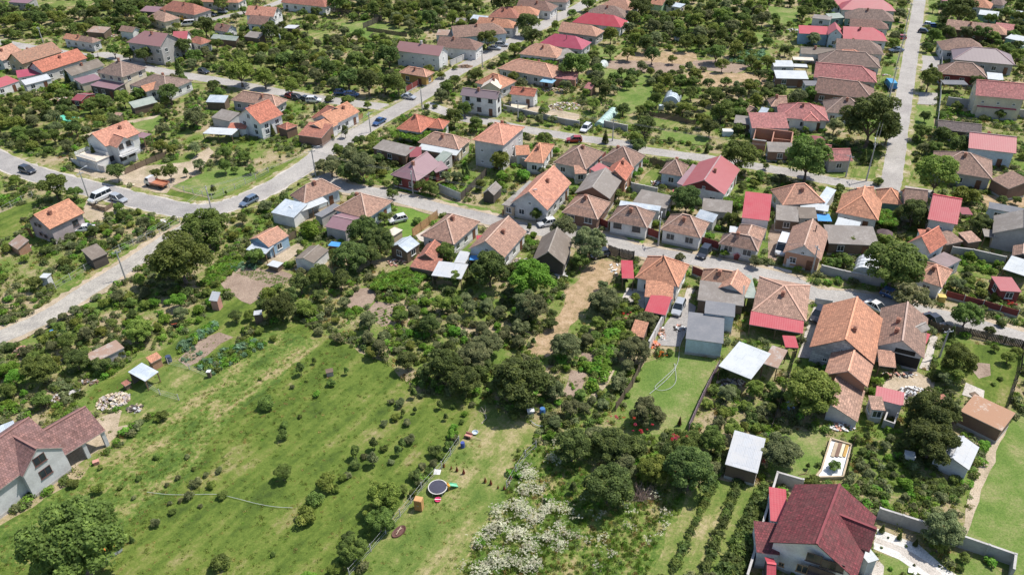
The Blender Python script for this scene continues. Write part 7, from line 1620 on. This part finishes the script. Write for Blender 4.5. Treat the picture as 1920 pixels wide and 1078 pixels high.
# undergrowth tufts
def tuft(seed, n, r, h, s, up=.6):
    q = np.random.default_rng(seed); c = np.stack([q.normal(size=n)*r*.45, q.normal(size=n)*r*.45, q.random(n)*h], 1)
    nn = q.normal(size=(n, 3))+np.array([0, 0, .4]); nn /= np.linalg.norm(nn, axis=1, keepdims=True); a = np.cross(nn, q.normal(size=(n, 3))); a[:, 2] = np.abs(a[:, 2])+up; a /= np.linalg.norm(a, axis=1, keepdims=True); b = np.cross(nn, a)
    z = s*(.6+.8*q.random((n, 1))); return np.stack([c-a*z, c-b*z*.4, c+a*z, c+b*z*.4], 1).reshape(-1, 3)
TF = [leaf_mesh('tuft', tuft(i, 34, .6, .35, .17), LF['a']) for i in range(3)]; TB = [leaf_mesh('tuft', leaf_cloud(70+i, 110, [(0, 0, .32, .45, .38), (.3, .1, .25, .32, .28), (-.2, -.25, .28, .35, .3)], .12), LF['m']) for i in range(3)]
TS = [leaf_mesh('blades', tuft(90+i, 46, .5, .6, .2, 2.2), LF['a']) for i in range(2)]
def umbels(seed, k=13, n=8):
    q = np.random.default_rng(seed); c = np.repeat(np.stack([q.normal(size=k)*.42, q.normal(size=k)*.42, .75+.5*q.random(k)], 1), n, 0)+q.normal(size=(k*n, 3))*np.array([.075, .075, .015])
    nn = q.normal(size=(k*n, 3))*.25+np.array([.2, .1, 1]); nn /= np.linalg.norm(nn, axis=1, keepdims=True); a = np.cross(nn, q.normal(size=(k*n, 3))); a /= np.linalg.norm(a, axis=1, keepdims=True); b = np.cross(nn, a); s = .045*(.6+.8*q.random((k*n, 1)))
    return np.stack([c-a*s, c-b*s, c+a*s, c+b*s], 1).reshape(-1, 3)
TFL = [leaf_mesh('flowers', umbels(95+i), LF['F']) for i in range(2)]
und = []
for m_ in TF: und += [(m_, LF['a']), (m_, LF['l']), (m_, LF['L']), (m_, LF['s'])]
for m_ in TB: und += [(m_, LF['d']), (m_, LF['m']), (m_, LF['g']), (m_, LF['L'])]
uc = srccol('weed_kinds', und); pts = []
def nz(x, y, s): return (math.sin(x*s+1.3*math.sin(y*s*.7))+math.sin(y*s*1.1+1.7*math.sin(x*s*.6)))*.5
for _ in range(72000):
    y = rr.uniform(50, 360); x = rr.uniform(-1, 1)*(y*.7+34)
    v = rv(x, y)
    if v in (1, 3) or (v == 2): continue
    w_ = nz(x, y, .35)+rr.uniform(-.8, .8)
    if w_ < -.55: continue
    k = (w_ > .15); i = (12+rr.randrange(3)*4+rr.choice((0, 1, 2, 2, 3))) if k else rr.randrange(3)*4+rr.choice((0, 0, 1, 2, 3))
    pts.append((x, y, 0, rr.uniform(.6, 1.5) if k else rr.uniform(.6, 1.3), rr.uniform(0, 6.28), i))
print('und', len(pts)); scatter('undergrowth', pts, uc)
# tufts in the meadow and rough grass, sparse
pts = []
for _ in range(15000):
    px, py = rr.uniform(0, 900), rr.uniform(600, 1078); p = G(px, py)
    if rv(p.x, p.y) != 2: continue
    e = (px-120)*.55+(py-1000)*-.2
    band = abs((py-640)/(1000-640)-(620-px)/(620-150))
    if rr.random() > (.9 if band < .25 and px < 640 else .25): continue
    pts.append((p.x, p.y, -.1, rr.uniform(.25, .65), rr.uniform(0, 6.28), rr.choice((0, 1, 0, 4, 5, 8, 8, 3, 0, 4, 9, 2, 7))))
scatter('meadow_weeds', pts, uc)
# tall weeds and white flowers in the corner below the bushes
wc = srccol('tall_weed_kinds', [(TS[0], LF['a']), (TS[1], LF['g']), (TS[0], LF['s']), (TB[0], LF['m']), (TFL[0], LF['F']), (TFL[1], LF['F']), (TS[1], LF['L'])])
FZ = [(960, 840), (1035, 835), (1100, 885), (1285, 925), (1235, 1010), (1210, 1090), (850, 1090), (900, 1010), (950, 920)]
FW = [([(985, 880), (1020, 885), (1035, 930), (1020, 945), (975, 930)], .95), ([(1000, 845), (1040, 850), (1050, 870), (1015, 870)], .6), ([(960, 945), (1090, 950), (1095, 990), (1060, 1030), (1030, 1040), (1000, 1080), (870, 1085), (930, 1010)], .62), ([(920, 950), (950, 930), (960, 960), (905, 1030), (860, 1080), (845, 1080)], .8), ([(1225, 960), (1260, 970), (1240, 1010), (1215, 990)], .35), ([(1080, 930), (1200, 950), (1240, 1060), (1110, 1080)], .05)]
pts = []; pf = []
for _ in range(5600):
    px, py = rr.uniform(840, 1300), rr.uniform(830, 1090)
    if not inpoly(px, py, FZ): continue
    p = G(px, py)
    d = next((q for P, q in FW if inpoly(px, py, P)), .02)
    if rr.random() < d*.62 and nz(p.x, p.y, 1.5)+rr.uniform(-.4, .4) > 0: pf.append((p.x, p.y, -.1, rr.uniform(.6, 1.1), rr.uniform(0, 6.28), rr.choice((4, 5))))
    if rr.random() < .55: pts.append((p.x, p.y, -.15, rr.uniform(.35, .85), rr.uniform(0, 6.28), rr.choice((0, 0, 0, 6, 1, 2, 6, 6))))
scatter('tall_weeds', pts, wc); scatter('white_wildflowers', pf, wc)
# red and orange blossom
pr = []; rc = srccol('blossom_kinds', [(leaf_mesh('blossom', leaf_cloud(111, 60, [(0, 0, .3, .4, .3)], .09), LF['P']), None), (leaf_mesh('blossom', leaf_cloud(112, 60, [(0, 0, .3, .4, .3)], .09), LF['o']), None)])
for tl, x, y, rx, ry, n_, ix, z in (('C2', 830, 985, 130, 30, 7, 0, 3), ('C2', 1010, 1040, 100, 25, 4, 0, 3), ('C3', 1250, 50, 60, 30, 9, 0, 4), ('C3', 960, 10, 60, 12, 4, 0, 2), ('C2', 1130, 500, 30, 25, 8, 1, .7), ('C3', 1895, 220, 18, 80, 9, 0, .6), ('C2', 860, 210, 40, 40, 5, 0, .5), ('D2', 1810, 100, 50, 40, 7, 0, .8)):
    for _ in range(n_): p = T(tl, x+rr.uniform(-rx, rx), y+rr.uniform(-ry, ry), z); pr.append((p.x, p.y, z, rr.uniform(.3, .65), rr.uniform(0, 6), ix))
scatter('rose_blossom', pr, rc)
# crop rows
cc_ = srccol('crop_kinds', [(TB[0], LF['L']), (TB[1], LF['m']), (TF[0], LF['L']), (TB[2], LF['c']), (TB[1], LF['d'])]); pts = []
def rows(tile, A, B, A2, n_, kinds, s, gap=.5, z=-.08):
    a, b, a2 = T(tile, *A), T(tile, *B), T(tile, *A2)
    for i in range(n_):
        o = (a2-a)*(i/max(1, n_-1)); L = (b-a).length; k = int(L/gap)
        for j in range(k):
            if rr.random() < .12: continue
            p = a+o+(b-a)*(j/k); pts.append((p.x+rr.uniform(-.1, .1), p.y+rr.uniform(-.1, .1), z, s*rr.uniform(.7, 1.3), rr.uniform(0, 6), rr.choice(kinds)))
rows('C3', (1530, 350), (1190, 1078), (1530, 350), 1, (4, 1, 1), 1.05, .45); rows('C3', (1715, 340), (1430, 1078), (1715, 340), 1, (4, 1), 1.2, .42); rows('C3', (1870, 440), (1600, 1078), (1940, 470), 3, (4, 1, 4), 1.5, .5)
rows('B1', (-150, 960), (100, 1050), (60, 950), 12, (2,), .5, .55); rows('B1', (-240, 960), (-180, 900), (-20, 940), 6, (3,), .8, .5)
rows('A2', (1340, 450), (1620, 270), (1360, 475), 3, (0, 3), 1.2, .5); rows('A2', (1340, 520), (1430, 570), (1440, 450), 6, (3, 2), .6, .55); rows('A2', (1480, 590), (1880, 370), (1600, 640), 6, (1, 3, 0), 1.0, .6)
rows('B2', (940, 75), (1080, 100), (1000, 45), 5, (0, 1), .9, .5); rows('B2', (640, 210), (740, 240), (690, 165), 5, (1, 0), .7, .5); rows('B2', (700, 180), (770, 195), (740, 160), 3, (0,), .9, .4); rows('B2', (830, 190), (950, 290), (1000, 130), 9, (2, 0), .5, .7)
rows('C2', (500, 580), (630, 600), (520, 620), 3, (0,), 1.1, .5); rows('C2', (430, 700), (510, 710), (470, 780), 4, (2, 0), .7, .6); rows('C2', (720, 370), (590, 780), (800, 300), 2, (0, 0, 1), 1.7, .6); rows('C0', (1650, 370), (1900, 400), (1640, 470), 7, (3, 1), 1.3, 1.1)
rows('D0', (1340, 860), (1560, 880), (1345, 840), 2, (0,), 1.2, .8); rows('A1', (0, 480), (170, 440), (0, 410), 8, (1, 0), 1.1, .6); rows('D1', (1450, 900), (1680, 1000), (1500, 880), 4, (0, 1), 1.2, .7)
rows('B1', (1050, 350), (1380, 400), (1050, 350), 1, (0,), .7, .6); rows('A0', (320, 690), (560, 640), (330, 700), 2, (0,), 2.2, 1.0); rows('B0', (0, 350), (240, 395), (0, 375), 3, (0, 2), 1.4, 1.0)
rows('D3', (1060, 400), (1260, 440), (1100, 640), 6, (0, 1, 4), 1.0, .6); rows('D3', (1210, 440), (1420, 540), (1260, 380), 4, (1, 4), 1.1, .6)
scatter('crop_rows', pts, cc_)
# vines / creepers on the pergolas beside houses
pts = []
for tl, P, z in (('B0', [(1010, 990), (1420, 960), (1400, 1010), (1280, 1060), (1030, 1025)], 2.0), ('C0', [(50, 410), (340, 455), (330, 490), (90, 450)], 1.8), ('C0', [(340, 255), (470, 275), (520, 310), (430, 290)], 1.8), ('D1', [(830, 500), (960, 510), (950, 610), (830, 590)], 2.2), ('C1', [(1570, 400), (1780, 410), (1700, 470), (1580, 450)], 1.8), ('C0', [(450, 175), (640, 205), (640, 215), (450, 185)], 2), ('A1', [(1560, 960), (1720, 800), (1860, 850), (1650, 1040), (1500, 1060)], .1), ('B1', [(900, 1000), (1150, 930), (1290, 960), (1180, 1078), (860, 1078)], .9)):
    xs = [q[0] for q in P]; ys = [q[1] for q in P]
    for _ in range(int((max(xs)-min(xs))*(max(ys)-min(ys))/90)):
        x, y = rr.uniform(min(xs), max(xs)), rr.uniform(min(ys), max(ys))
        if inpoly(x, y, P): p = T(tl, x, y, z); pts.append((p.x, p.y, z-.3, rr.uniform(.7, 1.2), rr.uniform(0, 6), rr.choice((0, 0, 1, 2))))
scatter('vine_cover', pts, cc_)
